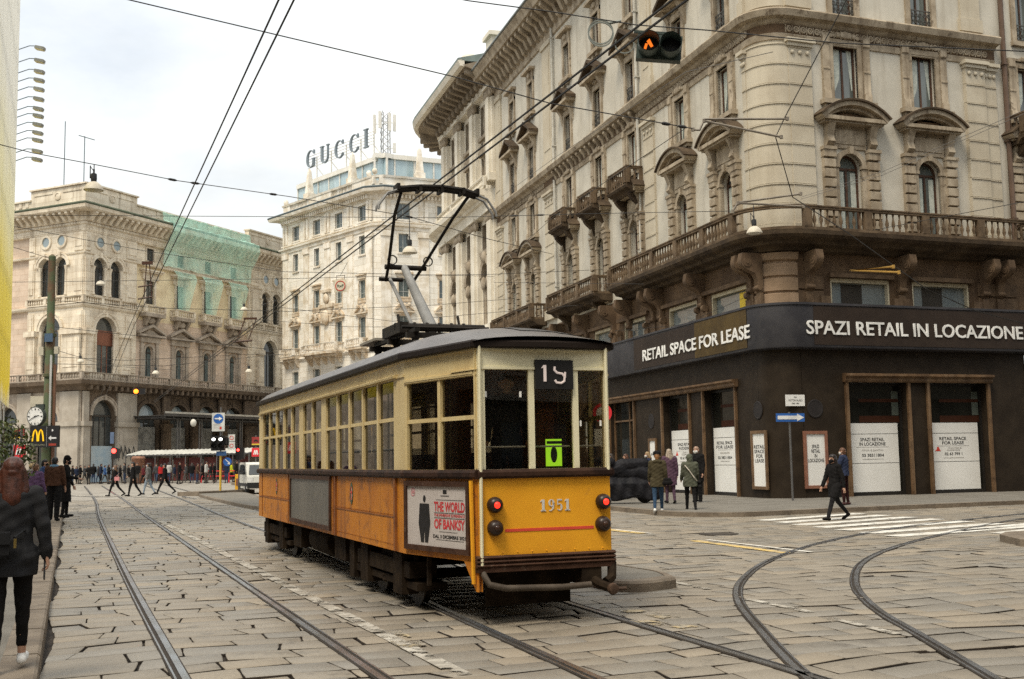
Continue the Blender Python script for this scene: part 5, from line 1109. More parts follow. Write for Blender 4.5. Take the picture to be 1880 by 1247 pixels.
dpil(AD1, ((-.75, -.1), (-7.1, -5.7), (-27.6, -26.2), (-33.2, -32.4)), ((-.95, -.05), (-6.2, -4.95), (-28.3, -27.2)))
dpil(AD2, ((.1, 1.3), (6.6, 7.4)), ((.1, 2.4), (6.1, 7.3)))
# ground floor piers: pale below at the corner, dark further on
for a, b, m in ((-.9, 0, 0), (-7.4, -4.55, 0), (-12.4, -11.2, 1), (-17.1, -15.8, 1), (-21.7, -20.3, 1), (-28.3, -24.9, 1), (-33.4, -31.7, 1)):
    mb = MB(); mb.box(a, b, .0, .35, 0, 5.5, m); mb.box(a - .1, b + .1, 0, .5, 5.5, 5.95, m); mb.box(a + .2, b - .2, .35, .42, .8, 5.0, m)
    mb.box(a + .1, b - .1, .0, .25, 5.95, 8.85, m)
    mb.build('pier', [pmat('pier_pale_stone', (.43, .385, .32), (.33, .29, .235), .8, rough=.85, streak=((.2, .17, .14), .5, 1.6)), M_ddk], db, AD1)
for a, b in ((0.0, 2.7), (6.4, 8.5), (11.5, 13)):
    mb = MB(); mb.box(a, b, .0, .35, 0, 5.5); mb.box(a - .1, b + .1, 0, .5, 5.5, 5.95); mb.box(a + .1, b - .1, .0, .25, 5.95, 8.85)
    mb.build('pier', MATS['pier_pale_stone'], db, AD2)
# hoarding and shop fronts in the arcade
mb = MB(); mb.box(-4.5, -1.4, -.35, -.3, .1, 3.6); mb.build('blue_hoarding', pmat('hoarding_blue', (.30, .40, .47), (.42, .48, .5), .8, rough=.7), db, AD1)
for u in (9.5, 14.2, 18.75, 23.3):
    mb = MB(); mb.box(-u - 1.4, -u + 1.4, -.6, -.55, 3.0, 5.6); mb.box(-u - 1.4, -u + 1.4, -.6, -.55, .2, 2.2); mb.build('shop_panel', pmat('shop_panel_grey', (.30, .30, .28), (.16, .16, .15), 1.5, rough=.6), db, AD1)
# graffiti tag on the pale pier
q = MB(); rg = random.Random(3); pts = [(-4.75 - .28 * i, .43, 3.0 + (.45 if i % 2 else -.35) + rg.uniform(-.2, .2)) for i in range(9)]; q.tube(pts, .05, 4); q.tube([(p[0] + .1, p[1], p[2] - .3 + .5 * (i % 2)) for i, p in enumerate(pts[:7])], .04, 4); q.build('graffiti', M_ink, db, AD1)
# long flat canopy over the entrance
ca = thing('canopy', 'long flat dark glass canopy projecting from the arcaded palace', 'canopy', (OD.x, OD.y, 6.3))
q = MB(); q.box(-28, -6.8, .3, 4.2, 6.55, 6.62); q.box(-28, -6.8, 4.2, 4.32, 6.5, 6.95)
for i in range(18): x = -7 - i * 1.24; q.box(x - .04, x + .04, .3, 4.2, 6.3, 6.54)
for y_ in (1.2, 2.6, 4.0): q.box(-28, -6.8, y_ - .05, y_ + .05, 6.25, 6.32)
q.build('roof_panel', pmat('canopy_dark', (.07, .065, .06), (.045, .042, .04), 1, rough=.5), ca, T(0, 0, -6.3) @ AD1); q = MB(); q.box(-28.02, -6.78, 4.33, 4.36, 6.78, 6.97); q.build('edge_strip', pmat('canopy_edge', (.45, .43, .38), rough=.5), ca, T(0, 0, -6.3) @ AD1)
q = MB()
for i in range(6):
    for dx in (0, .35): q.box(-9.4 - i * 3.4 - dx - .05, -9.4 - i * 3.4 - dx + .05, 3.6, 3.72, .1, 6.25)
q.build('post', M_post, ca, T(0, 0, -6.3) @ AD1)
# green safety netting over the cornice, upper windows
net = bpy.data.materials.new('green_netting'); net.use_nodes = True; n = net.node_tree.nodes; l = net.node_tree.links
b_ = n['Principled BSDF']; b_.inputs['Base Color'].default_value = (.55, .90, .75, 1); b_.inputs['Roughness'].default_value = .8
tn = n.new('ShaderNodeBsdfTransparent'); ms_ = n.new('ShaderNodeMixShader'); nz_ = n.new('ShaderNodeTexNoise'); nz_.inputs['Scale'].default_value = .55; nz_.inputs['Detail'].default_value = 4
gg = n.new('ShaderNodeNewGeometry'); l.new(gg.outputs['Position'], nz_.inputs['Vector']); mr_ = n.new('ShaderNodeMapRange'); mr_.inputs['From Min'].default_value = .35; mr_.inputs['From Max'].default_value = .65; mr_.inputs['To Min'].default_value = .30; mr_.inputs['To Max'].default_value = .55
l.new(nz_.outputs['Fac'], mr_.inputs['Value']); l.new(mr_.outputs['Result'], ms_.inputs['Fac']); l.new(tn.outputs[0], ms_.inputs[1]); l.new(b_.outputs[0], ms_.inputs[2]); l.new(ms_.outputs[0], n['Material Output'].inputs['Surface'])
q = MB(); us_ = [-25.7 + i * (15.0 / 30) for i in range(31)]; prof = [(-.3, 28.55), (.25, 28.3), (.35, 27.4), (1.65, 27.0), (1.7, 26.2), (1.15, 25.2), (.5, 24.2), (.35, 22.6)]; rn = random.Random(5)
vs = [(u, o_ + rn.uniform(-.02, .06), z_ + rn.uniform(-.08, .08)) for u in us_ for o_, z_ in prof]; k = len(prof)
q.add(vs, [(i * k + j, i * k + j + 1, (i + 1) * k + j + 1, (i + 1) * k + j) for i in range(30) for j in range(k - 1)])
no = q.build('safety_net', net, None, FD1); tag(no, 'green translucent safety net draped over the arcaded palace cornice', 'safety net')
q = MB(); 
for u in fw[1:]: 
    q.add([(-u - 1.7, .32, 22.3), (-u + 1.7, .32, 22.3), (-u + 1.6, .72, 21.7), (-u + .9, .25, 18.2), (-u - .9, .25, 18.2), (-u - 1.6, .72, 21.7)], [(0, 1, 2, 5), (5, 2, 3, 4)])
o = q.build('safety_net', net, None, FD1); tag(o, 'green net strips hung over three tall windows under the wrapped cornice', 'safety net')
# ================================================================== the old yellow tram
M_orange_t = pmat('tram_orange_side_dimmed', (0.60, 0.225, 0.016), (0.42, 0.14, 0.015), 1.1, lo=.3, hi=.7, rough=.55, spec=.2, streak=((.17, .060, .022), .75, 4.0), spot=((.17, .072, .034), .6, 3.2, .54), grain=.12, bscale=60, bump=.05)  # dirty side paint, also darkened in colour to stand for weaker light
M_yellow_t = pmat('tram_yellow_end_brightened', (0.83, 0.385, 0.022), (0.76, 0.335, 0.02), 2.0, rough=.38, grain=.08, bscale=70, spot=((.5, .22, .04), .5, 3.5, .66), coat=.15)  # end paint brightened in colour to stand for stronger light on the front
M_cream_t = pmat('tram_cream_side_dimmed', (0.66, 0.53, 0.275), (0.58, 0.45, 0.22), 2.0, rough=.5, streak=((.38, .25, .10), .45, 6.0), spot=((.34, .22, .10), .6, 6.0, .64))  # dirt again, with the side's dimmer light put into the cream
M_creamf = pmat('tram_cream_end_brightened', (0.80, 0.74, 0.52), (0.74, 0.68, 0.46), 2.0, rough=.45, spot=((.45, .40, .26), .5, 5.0, .68))  # cream of the ends made lighter, as if better lit
M_belt = pmat('tram_belt_black', (0.022, 0.012, 0.009), (0.05, 0.026, 0.017), 5, rough=.6, spec=.1)
M_bump = pmat('tram_bumper_brown', (0.042, 0.020, 0.012), (0.075, 0.038, 0.024), 5, rough=.6, spec=.12, spot=((.2, .15, .11), .4, 8, .6))
M_roof = pmat('tram_roof_canvas', (0.115, 0.095, 0.08), (0.072, 0.059, 0.05), 1.6, rough=.36, spec=.5, spot=((.05, .043, .037), .5, 1.2, .57), bump=.1, bscale=30)
M_roofd = pmat('tram_roof_patch', (0.05, 0.043, 0.037), rough=.5)
M_gutter = pmat('tram_gutter', (0.020, 0.014, 0.011), rough=.6, spec=.12)
M_under = pmat('tram_underframe', (0.014, 0.0095, 0.0065), (0.032, 0.022, 0.014), 4, rough=.85, spec=.05, spot=((.06, .04, .024), .5, 5, .6))
M_steel = pmat('tram_steel', (0.18, 0.165, 0.15), (0.09, 0.075, 0.06), 5, rough=.5, metal=.6)
M_inwood = pmat('tram_interior_wood', (0.26, 0.13, 0.058), (0.18, 0.088, 0.04), 3, rough=.55)
M_inceil = pmat('tram_ceiling', (0.55, 0.49, 0.37), rough=.7)
M_tglass = glass('tram_glass', (.68, .64, .54), .03, .02)
M_tar = pmat('panto_black', (0.014, 0.012, 0.010), (0.03, 0.025, 0.02), 6, rough=.6, spec=.12)
M_tgrey = pmat('panto_grey', (0.27, 0.265, 0.25), (0.2, 0.195, 0.18), 3, rough=.55)
M_plate = pmat('grey_side_panel', (0.15, 0.138, 0.115), (0.10, 0.094, 0.08), .9, rough=.4, grain=.3, bscale=60, streak=((.18, .165, .14), .5, 4))
M_num = pmat('number_silver', (0.62, 0.60, 0.56), rough=.4); M_black = pmat('black_board', (.018, .017, .017), rough=.5)
M_tglass2 = glass('tram_side_glass', (.30, .27, .21), .03, .02)
TL, W0, W1, S1 = 13.68, .73, 1.065, 1.51
tram = thing('tram', 'vintage yellow and cream single car tram with a grey roof on the street rails', 'tram', (TC.x, TC.y, 0), R(21))
def hwid(s): return W0 + (W1 - W0) * min(1, max(0, s / S1)) if s < TL / 2 else W0 + (W1 - W0) * min(1, max(0, (TL - s) / S1))
def bodyseg(O, ang, L, panes, zwt, mid, mo, mc, zb=.63, bandz=2.79, post=.0):
    """one flat run of the car body: panel, belt, window wall with its panes"""
    F_ = fac(O, ang); hl_ = [(a, b, 1.55, zwt) for a, b in panes]
    q = MB(); wall(q, 0, L, zb, 1.47, [], y=0); q.box(0, L, -.04, -.001, zb, zb + .02); o = q.build('side_panel', mo, tram, F_)
    q = MB(); q.prismx([(0, 1.455), (.035, 1.46), (.05, 1.48), (.05, 1.52), (.03, 1.545), (0, 1.55)], -.01, L + .01); q.build('belt_rail', M_belt, tram, F_)
    q = MB(); wall(q, 0, L, 1.545, bandz, hl_, y=0, depth=.05); wall(q, 0, L, 1.545, bandz, hl_, y=-.055, depth=.0)
    if mid:
        for a, b in panes: q.box(a, b, -.045, -.008, mid - .022, mid + .022)
    q.box(0, L, .0, .014, zwt + .005, zwt + .03); q.box(0, L, 0, .012, bandz - .03, bandz)
    wn = q.build('window_wall', mc, tram, F_)
    for a, b in panes:
        z_ = [(1.55, mid - .022), (mid + .022, zwt)] if mid else [(1.55, zwt)]
        for c, d in z_:
            g_ = MB(); g_.add([(a + .002, -.03, c), (b - .002, -.03, c), (b - .002, -.03, d), (a + .002, -.03, d)], [(3, 2, 1, 0)]); g_.build('pane', M_tglass if L < 3 else M_tglass2, wn)
    return F_
G1 = [(.46 + a - .12 + .0, .46 + b - .12) for a, b in ((.12, .84), (.92, 1.62), (1.70, 2.38), (2.46, 3.13), (3.21, 3.93), (4.26, 4.94), (5.01, 5.72), (6.04, 6.72), (6.81, 7.47), (7.56, 8.28), (8.37, 9.07), (9.14, 9.86))]
LM = TL - 2 * S1
TLn = math.hypot(W1 - W0, S1); angT = math.degrees(math.atan2(S1, -(W1 - W0)))
tp = [(.06, TLn / 2 - .03), (TLn / 2 + .03, TLn - .06)]
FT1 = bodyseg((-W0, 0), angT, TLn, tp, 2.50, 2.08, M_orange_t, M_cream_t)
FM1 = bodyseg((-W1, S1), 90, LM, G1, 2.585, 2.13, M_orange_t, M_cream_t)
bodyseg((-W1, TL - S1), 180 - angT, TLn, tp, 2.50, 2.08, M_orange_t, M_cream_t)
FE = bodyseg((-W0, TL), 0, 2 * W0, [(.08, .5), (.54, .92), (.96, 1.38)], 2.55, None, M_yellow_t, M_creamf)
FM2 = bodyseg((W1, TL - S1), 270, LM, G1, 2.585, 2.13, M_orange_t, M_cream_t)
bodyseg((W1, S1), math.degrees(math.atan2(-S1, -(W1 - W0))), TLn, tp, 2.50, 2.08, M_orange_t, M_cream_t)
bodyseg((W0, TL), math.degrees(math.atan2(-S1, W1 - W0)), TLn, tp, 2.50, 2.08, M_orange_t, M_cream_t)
# near end: viewer's left is +X here, so panes are listed from the right
f = lambda a, b: (2 * W0 - b, 2 * W0 - a)
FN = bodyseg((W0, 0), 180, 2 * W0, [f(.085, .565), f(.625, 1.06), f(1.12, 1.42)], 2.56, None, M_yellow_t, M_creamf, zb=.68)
q = MB()
for k in range(3): q.prismx([(-.02, .575 + k * .04), (.03, .578 + k * .04), (.048, .595 + k * .04), (.03, .612 + k * .04), (-.02, .615 + k * .04)], -.03, 2 * W0 + .03)
q.box(-.02, 2 * W0 + .02, -.1, .03, .53, .574); q.build('bumper', M_bump, tram, FN)
q = MB()
for F_ in (FT1,): q.box(.01, .03, 0, .02, 1.56, 2.79); 
q.xf(F_); q.build('corner_strip', M_cream_t, tram)
q = MB(); q.tube([(.06, .03, .42), (.06, .05, 1.44)], .022, 6); q.build('corner_pipe', M_yellow_t, tram, FT1)
q = MB(); q.add([(0, .0, .64), (.3, 0, .64), (.06, 0, .34), (0, 0, .34)], [(0, 1, 2, 3)]); q.add([(0, -.04, .64), (.3, -.04, .64), (.06, -.04, .34), (0, -.04, .34)], [(0, 1, 2, 3)]); q.build('step_skirt', M_orange_t, tram, FT1)
q = MB(); q.tube([(.03, .03, 1.5), (.03, .03, 2.8)], .02, 6); q.tube([(2 * W0 - .02, .03, .6), (2 * W0 - .02, .03, 2.8)], .018, 6); q.build('end_rail', M_creamf, tram, FN)
# lamps
for x, z, lit in ((.17, 1.195, 1), (1.37, 1.195, 1), (.17, .965, 0), (1.36, .965, 0)):
    q = MB(); q.lathe([(.082, 0), (.082, .03), (.074, .06), (.05, .085), (.02, .092)], (2 * W0 - x, 0, z), 18, 0, 'y'); o = q.build('tail_lamp', pmat('lamp_housing', (.035, .020, .014), rough=.35), tram, FN, smooth=50)
    q = MB(); q.ell((2 * W0 - x, .078, z), .036, .03, .036, 12)
    q.build('lens', pmat('lamp_red_lit', (.5, .02, .01), rough=.3, emis=(1, .03, .015), estr=.9) if lit else pmat('lamp_dark', (.05, .025, .016), rough=.2), o, smooth=60)
# fleet number: shaded serif figures
def dig(ch):
    m_ = MB()
    if ch == '1': m_.box(-.13, .13, -.06, .06, -.5, .5); m_.box(-.27, .27, -.06, .06, -.5, -.40); m_.prism([(-.13, .5), (-.13, .36), (-.3, .28), (-.3, .36)], -.06, .06)
    elif ch == '9':
        for i in range(20):
            t, u = 2 * pi * i / 20, 2 * pi * (i + 1) / 20; w_ = lambda a: .07 + .14 * abs(cos(a)); m_.prism([(.32 * cos(t), .19 + .31 * sin(t)), (.32 * cos(u), .19 + .31 * sin(u)), ((.32 - w_(u)) * cos(u), .19 + .24 * sin(u)), ((.32 - w_(t)) * cos(t), .19 + .24 * sin(t))], -.06, .06)
        m_.prism([(.32, .19), (.14, .19), (.14, -.1), (-.02, -.42), (-.25, -.42), (-.25, -.5), (.0, -.5), (.24, -.3)], -.06, .06)
    else:
        m_.box(-.24, .26, -.06, .06, .38, .5); m_.box(-.24, -.16, -.06, .06, .0, .38)
        for i in range(14):
            t, u = R(130) - R(270) * i / 14, R(130) - R(270) * (i + 1) / 14; w_ = lambda a: .07 + .14 * max(0, cos(a)); m_.prism([(.31 * cos(t), -.18 + .31 * sin(t)), (.31 * cos(u), -.18 + .31 * sin(u)), ((.31 - w_(u)) * cos(u), -.18 + .24 * sin(u)), ((.31 - w_(t)) * cos(t), -.18 + .24 * sin(t))], -.06, .06)
    return m_
for i, ch in enumerate('1951'):
    M = FN @ T(2 * W0 - .70 - i * .09, .004, 1.175) @ FLIP @ Matrix.Diagonal((.105, .06, .118, 1)); dig(ch).build('fleet_number', M_num, tram, M)
q = MB(); q.box(2 * W0 - 1.26, 2 * W0 - .28, 0, .005, .922, .950); q.build('red_stripe', M_redink, tram, FN)
q = MB()
for i in range(9): q.ell((.1 + i * .158, .0, .72), .009, .008, .009, 6)
q.build('rivets', M_yellow_t, tram, FN)
# route box in the middle window
q = MB(); q.box(2 * W0 - 1.055, 2 * W0 - .63, -.02, .03, 2.36, 2.665); o = q.build('route_sign', M_black, tram, FN)
q = MB(); q.box(-.015, .015, -.004, .004, -.075, .095); q.prism([(-.015, .095), (-.015, .07), (-.04, .06)], -.004, .004); q.build('digit', pmat('route_digit', (.55, .45, .40), rough=.5, emis=(.5, .42, .38), estr=.25), o, T(2 * W0 - .735, .034, 2.515) @ FLIP)
q = MB(); q.tube([(-.055, 0, .085), (-.058, 0, .05), (-.03, 0, .022), (.03, 0, .012), (.055, 0, -.02), (.05, 0, -.065), (.015, 0, -.085), (-.035, 0, -.08), (-.055, 0, -.055)], .0125, 6); q.tube([(.062, 0, .03), (.058, 0, -.03)], .011, 6); q.build('digit', MATS['route_digit'], o, T(2 * W0 - .90, .034, 2.51) @ FLIP)
# side panels: grey board, poster, seams and rivets
def frame_board(F_, a, b, z0, z1, t, mb_, name, fr=M_bump):
    q = MB(); q.box(a, b, 0, .035, z0, z0 + t); q.box(a, b, 0, .035, z1 - t, z1); q.box(a, a + t, 0, .035, z0 + t, z1 - t); q.box(b - t, b, 0, .035, z0 + t, z1 - t); o = q.build(name, fr, tram, F_)
    q = MB(); q.box(a + t, b - t, 0, .015, z0 + t, z1 - t); q.build('sheet', mb_, o); return o
frame_board(FM1, 3.87, 7.1, .68, 1.45, .06, M_plate, 'advert_frame')
po = frame_board(FT1, .14, TLn - .03, .69, 1.43, .055, pmat('poster_paper', (.52, .475, .445), (.48, .43, .405), 3, rough=.6), 'poster_frame')
pa, pb = .2, TLn - .09                                # poster spans pa..pb, viewer's left is pb
pw = pb - pa; X = lambda t: pb - t * pw               # t: 0 left .. 1 right as read
M_pred = pmat('poster_red', (.58, .045, .05), (.45, .04, .045), 6, rough=.6); M_pblk = pmat('poster_black', (.02, .018, .018), rough=.6)
def ptx(s_, t0, t1, z, h, m, bold=.0): text(s_, m, width=(t1 - t0) * pw, height=h, depth=.002, bold=bold, parent=po, M=T(X((t0 + t1) / 2), .017, z) @ FLIP)
ptx('THE WORLD', .47, .97, 1.165, .105, M_pred, .03); ptx('THE IMMERSIVE EXPERIENCE', .47, .97, 1.075, .028, M_pred); ptx('OF BANKSY', .47, .97, .985, .105, M_pred, .03); ptx('DAL 3 DICEMBRE 2021', .45, .98, .855, .035, M_pblk, .02)
q = MB(); q.box(X(.97), X(.47), .016, .018, 1.098, 1.102); q.box(X(.97), X(.47), .016, .018, 1.046, 1.05); q.box(X(.95), X(.5), .016, .018, 1.235, 1.238); q.box(X(.85), X(.55), .016, .018, .905, .907); q.box(X(.95), X(.5), .016, .018, .82, .823); q.build('print_line', M_pblk, po)
q = MB(); q.ell((X(.30), .016, 1.24), .032, .003, .04, 12); q.prism([(X(.22), 1.19), (X(.38), 1.19), (X(.40), .98), (X(.36), .78), (X(.31), .78), (X(.30), .95), (X(.29), .78), (X(.24), .78), (X(.20), .98)], .015, .019); q.build('figure', M_pblk, po)
q = MB(); ring(q, X(.1), 1.31, .036, .045, .015, .018, 18, 0, 0, 2 * pi); q.ell((X(.1), .016, 1.31), .022, .002, .022, 10); q.build('stamp', pmat('poster_pink', (.55, .22, .24), rough=.6), po)
q = MB(); q.box(X(.68), X(.62), .015, .018, 1.30, 1.34); q.box(X(.72), X(.58), .015, .018, 1.275, 1.282); q.build('print_mark', M_pblk, po)
for u in (2.6, 8.55):
    q = MB(); ring(q, u, 1.235, .052, .075, .004, .009, 20, 0, 0, 2 * pi)
    for i in range(len(q.v)): q.v[i] = (q.v[i][0], q.v[i][1], 1.235 + (q.v[i][2] - 1.235) * 1.9)
    o = q.build('crest', pmat('crest_green', (.07, .10, .06), rough=.6), tram, FM1)
    q = MB(); q.ell((u, .004, 1.235), .05, .004, .095, 14); q.build('shield', pmat('crest_white', (.55, .5, .42), rough=.6), o); q = MB(); q.box(u - .012, u + .012, .006, .011, 1.15, 1.32); q.box(u - .046, u + .046, .006, .0105, 1.235, 1.262); q.build('cross', M_redink, o)
q = MB()
for u in (.34, 3.55, 3.75, 7.15, 7.35, 10.2): q.box(u - .012, u + .012, 0, .012, .64, 1.455)
for u in (.36, 3.56): q.box(u - .03, u + .03, 0, .03, .64, 1.455)
q.box(.36, 3.55, 0, .006, 1.005, 1.02); q.box(7.2, 10.6, 0, .006, 1.005, 1.02)
for i in range(46): q.ell((.42 + i * .068, .004, 1.035), .008, .008, .008, 5)
for i in range(46): q.ell((7.3 + i * .068, .004, 1.035), .008, .008, .008, 5)
for i in range(46): q.ell((.42 + i * .068, .004, .70), .007, .007, .007, 5)
q.build('seams', pmat('seam_dark_orange', (.27, .095, .02), (.17, .06, .02), 4, rough=.6), tram, FM1)
q = MB(); q.prismx([(0, 2.60), (.05, 2.595), (.055, 2.62), (0, 2.64)], .3, LM - .2); q.build('window_drip', M_cream_t, tram, FM1)
q = MB(); q.box(.05, TLn - .02, 0, .02, 2.52, 2.545); q.box(.0, .5, .0, .03, 2.555, 2.565); q.build('window_drip', M_cream_t, tram, FT1)
# roof
q = MB(); nx, S_ = 15, []
s = -.07
ss = [-.07, .0, .12, .3, .55, .9, 1.3, 1.8, 2.4] + [3 + i for i in range(8)] + [TL - x for x in (2.4, 1.8, 1.3, .9, .55, .3, .12, 0, -.07)]
vs = []
for s in ss:
    e = min(s, TL - s) + .07; hw = hwid(min(max(s, 0), TL)) + .06; crown = .27 * (1 - (1 - min(1, e / 2.4)) ** 2.4) + .055
    for i in range(nx):
        t = -1 + 2 * i / (nx - 1); x = hw * (t if e > .01 else t * .985); vs.append((x, s + (.0 if e > .01 else 0) - (.05 * (1 - t * t) if s < 1 else -.05 * (1 - t * t) if s > TL - 1 else 0), 2.845 + crown * (1 - abs(t) ** 2.2) ** .72))
q.add(vs, [(a * nx + i, a * nx + i + 1, (a + 1) * nx + i + 1, (a + 1) * nx + i) for a in range(len(ss) - 1) for i in range(nx - 1)])
ro = q.build('roof', M_roof, tram, smooth=60)
ri = [(hwid(min(max(s, 0), TL)) + .06, s) for s in (0, .5, 1.0, S1, 4, 7, 10, TL - S1, TL - .8, TL)]
loop = [(-x, s) for x, s in ri][::-1]; loop = [(-x, s) for x, s in ri] + [(x, s) for x, s in ri[::-1]] + [(-ri[0][0], ri[0][1])]
loop = [(-ri[0][0], -.02), (-.35, -.09), (0, -.11), (.35, -.09), (ri[0][0], -.02)] + [(x, s) for x, s in ri[1:]] + [(-x, s) for x, s in ri[::-1]] + [(-ri[0][0], -.02)]
q = MB(); q.sweep([(-.07, 2.775), (.0, 2.78), (.012, 2.79), (.012, 2.84), (-.005, 2.86), (-.07, 2.865)], loop, closed=True, ends=False); q.build('gutter', M_gutter, ro)
q = MB(); q.add([(-W1, S1, 2.78), (W1, S1, 2.78), (W1, TL - S1, 2.78), (-W1, TL - S1, 2.78), (-W0, 0, 2.78), (W0, 0, 2.78), (-W0, TL, 2.78), (W0, TL, 2.78)], [(0, 3, 2, 1), (4, 0, 1, 5), (3, 6, 7, 2)]); q.build('ceiling', M_inceil, tram)
def roofpatch(x0, x1, s0, s1):
    q = MB(); vs = []
    for a in range(7):
        for b in range(7):
            s = s0 + (s1 - s0) * a / 6; hw = hwid(s) + .06; x = x0 + (x1 - x0) * b / 6; t = x / hw; e = s + .07; crown = .27 * (1 - (1 - min(1, e / 2.4)) ** 2.4) + .055
            vs.append((x, s - .05 * (1 - t * t) * (s < 1), 2.852 + crown * (1 - abs(t) ** 2.2) ** .72))
    q.add(vs, [(a * 7 + b, a * 7 + b + 1, (a + 1) * 7 + b + 1, (a + 1) * 7 + b) for a in range(6) for b in range(6)]); q.build('roof_patch', M_roofd, ro, smooth=60)
roofpatch(-.12, .32, .35, 1.25); roofpatch(.28, .62, .25, .8)
# floor, seats, poles, driver's desk, paper notices
q = MB(); q.box(-W0, W0, .02, TL - .02, .84, .9); q.box(-W1 + .02, W1 - .02, S1, TL - S1, .841, .901); q.build('floor', M_inwood, tram)
q = MB()
for sx in (-1, 1):
    q.box(sx * (W1 - .06), sx * (W1 - .5), 2.2, 11.4, 1.30, 1.34); q.box(sx * (W1 - .06), sx * (W1 - .1), 2.2, 11.4, 1.34, 1.75)
    for i in range(8): q.box(sx * (W1 - .1), sx * (W1 - .45), 2.3 + i * 1.28, 2.36 + i * 1.28, .9, 1.30)
q.box(-.5, .5, .5, .62, .9, 1.5); q.build('bench', M_inwood, tram)
q = MB()
for s in (1.6, 3.4, 5.4, 7.2, 9.2, 11.2, 12.4):
    for sx in (-.5, .5): q.tube([(sx, s, .9), (sx, s, 2.78)], .016, 6)
for sx in (-.5, .5): q.tube([(sx, 1.6, 2.45), (sx, 12.4, 2.45)], .014, 6)
q.build('handrail', pmat('handrail_brass', (.33, .26, .16), rough=.35, metal=.6), tram)
q = MB()
for a_, b_ in ((.1, .55), (.63, 1.05), (1.13, 1.41)): q.tube([(2 * W0 - a_, -.09, 1.775), (2 * W0 - b_, -.09, 1.775)], .011, 6)
q.build('window_bar', pmat('bar_chrome', (.6, .6, .58), rough=.3, metal=.3), tram, FN)
q = MB(); q.box(-.62, -.2, 1.75, 1.8, .9, 2.76); q.box(.2, .9, 1.75, 1.8, .9, 2.76); q.box(-.2, .2, 1.75, 1.8, 2.3, 2.76); q.box(-.9, .9, 11.9, 11.95, .9, 1.9); q.build('bulkhead', M_inwood, tram)
q = MB(); q.box(2 * W0 - .97, 2 * W0 - .79, -.12, -.115, 1.57, 1.85); o = q.build('notice', pmat('notice_lime_glow', (.42, .80, .03), rough=.6, emis=(.35, .75, .03), estr=.45), tram, FN); q = MB(); q.ell((2 * W0 - .88, -.113, 1.69), .038, .004, .085, 14); q.build('print', M_ink, o); q = MB(); q.box(2 * W0 - .97, 2 * W0 - .80, -.114, -.110, 1.80, 1.83); q.build('print', M_ink, o)  # paper, not a lamp: emission added to make the notice brighter
q = MB()
for x in (.10, .48): q.box(2 * W0 - x - .012, 2 * W0 - x + .012, -.026, -.02, 2.28, 2.34)
for x in (1.15, 1.38): q.box(2 * W0 - x - .01, 2 * W0 - x + .01, -.026, -.02, 1.98, 2.04)
q.build('window_tag', M_letter, tram, FN)
q = MB()
for a, b in ((.62, .66), (1.37, 1.41)): q.box(.25, .5, -.9, -.87, 1.6, 2.2)
q.box(2 * W0 - 1.36, 2 * W0 - 1.2, -1.5, -1.45, 1.56, 2.0); q.build('orange_screen', pmat('orange_board', (.42, .15, .04), rough=.6), tram, FN)
# running gear
q = MB()
for c in (2.9, 10.78):
    q = MB()
    for sx in (-1, 1):
        q.box(sx * .66, sx * .98, c - 1.25, c + 1.25, .34, .52, 0); q.box(sx * .80, sx * 1.0, c - 1.0, c - .62, .14, .60, 0); q.box(sx * .80, sx * 1.0, c + .62, c + 1.0, .14, .60, 0); q.box(sx * .75, sx * .9, c - .3, c + .3, .2, .62, 0)
        for k in range(5): q.lathe([(.09, .2 + k * .06), (.11, .22 + k * .06), (.09, .25 + k * .06)], (sx * .86, c, 0), 10, 0)
        q.box(sx * .6, sx * .95, c - 1.45, c + 1.45, .22, .30, 0)
    for cc in (c - .8, c + .8): q.tube([(-.75, cc, .34), (.75, cc, .34)], .06, 8)
    q.build('bogie', M_under, tram)
for c in (2.9, 10.78):
    for cc in (c - .8, c + .8):
        for sx in (-1, 1):
            q = MB(); q.lathe([(.03, -.05), (.34, -.05), (.34, -.03), (.31, -.02), (.31, .05), (.26, .06), (.26, .0), (.08, .02), (.08, .08), (.02, .09)], (sx * .71, cc, .325), 24, 0, 'x'); q.build('wheel', M_under if 0 else pmat('wheel_steel', (.06, .048, .038), (.035, .028, .022), 5, rough=.6, metal=.3), tram, smooth=40)
q = MB(); q.box(-.66, .66, .12, TL - .12, .64, .84); q.box(-.9, .9, 1.6, TL - 1.6, .641, .839); q.box(-.55, .5, 4.8, 9.0, .3, .64); q.box(-.95, -.5, 5.0, 5.7, .28, .62); q.box(-.95, -.6, 8.3, 9.0, .25, .62); q.box(-.98, -.7, 4.35, 4.62, .12, .64); q.tube([(-.85, 5.7, .55), (-.7, 8.5, .5)], .03, 6)
for i in range(3): q.box(-.9, -.86, 1.2 + i * .5, 1.25 + i * .5, .3, .64)
q.build('underframe', M_under, tram)
q = MB(); q.lathe([(.02, -.75), (.2, -.72), (.22, -.6), (.22, .6), (.2, .72), (.02, .75)], (0, 0, 0), 16, 0, 'y'); q.xf(T(-.72, 7.1, .44)); q.build('air_tank', M_under, tram, smooth=40)
q = MB()
q.tube([(-.68, .1, .60), (-.69, -.04, .50), (-.66, -.10, .42), (-.5, -.13, .38), (.1, -.14, .36), (.42, -.14, .37)], .033, 8)
q.build('lifeguard_bar', pmat('bar_dirty_steel', (.085, .066, .048), (.05, .037, .026), 5, rough=.7), tram, smooth=50)
q = MB(); q.box(-.5, .45, .45, .5, .14, .5); q.box(.38, .60, -.02, .3, .36, .54); q.tube([(.68, .05, .7), (.74, .02, .55), (.70, -.05, .42), (.62, -.08, .38)], .05, 7); q.tube([(.45, .3, .5), (.55, -.1, .36), (.60, -.26, .33)], .05, 8); q.build('fender', M_under, tram)
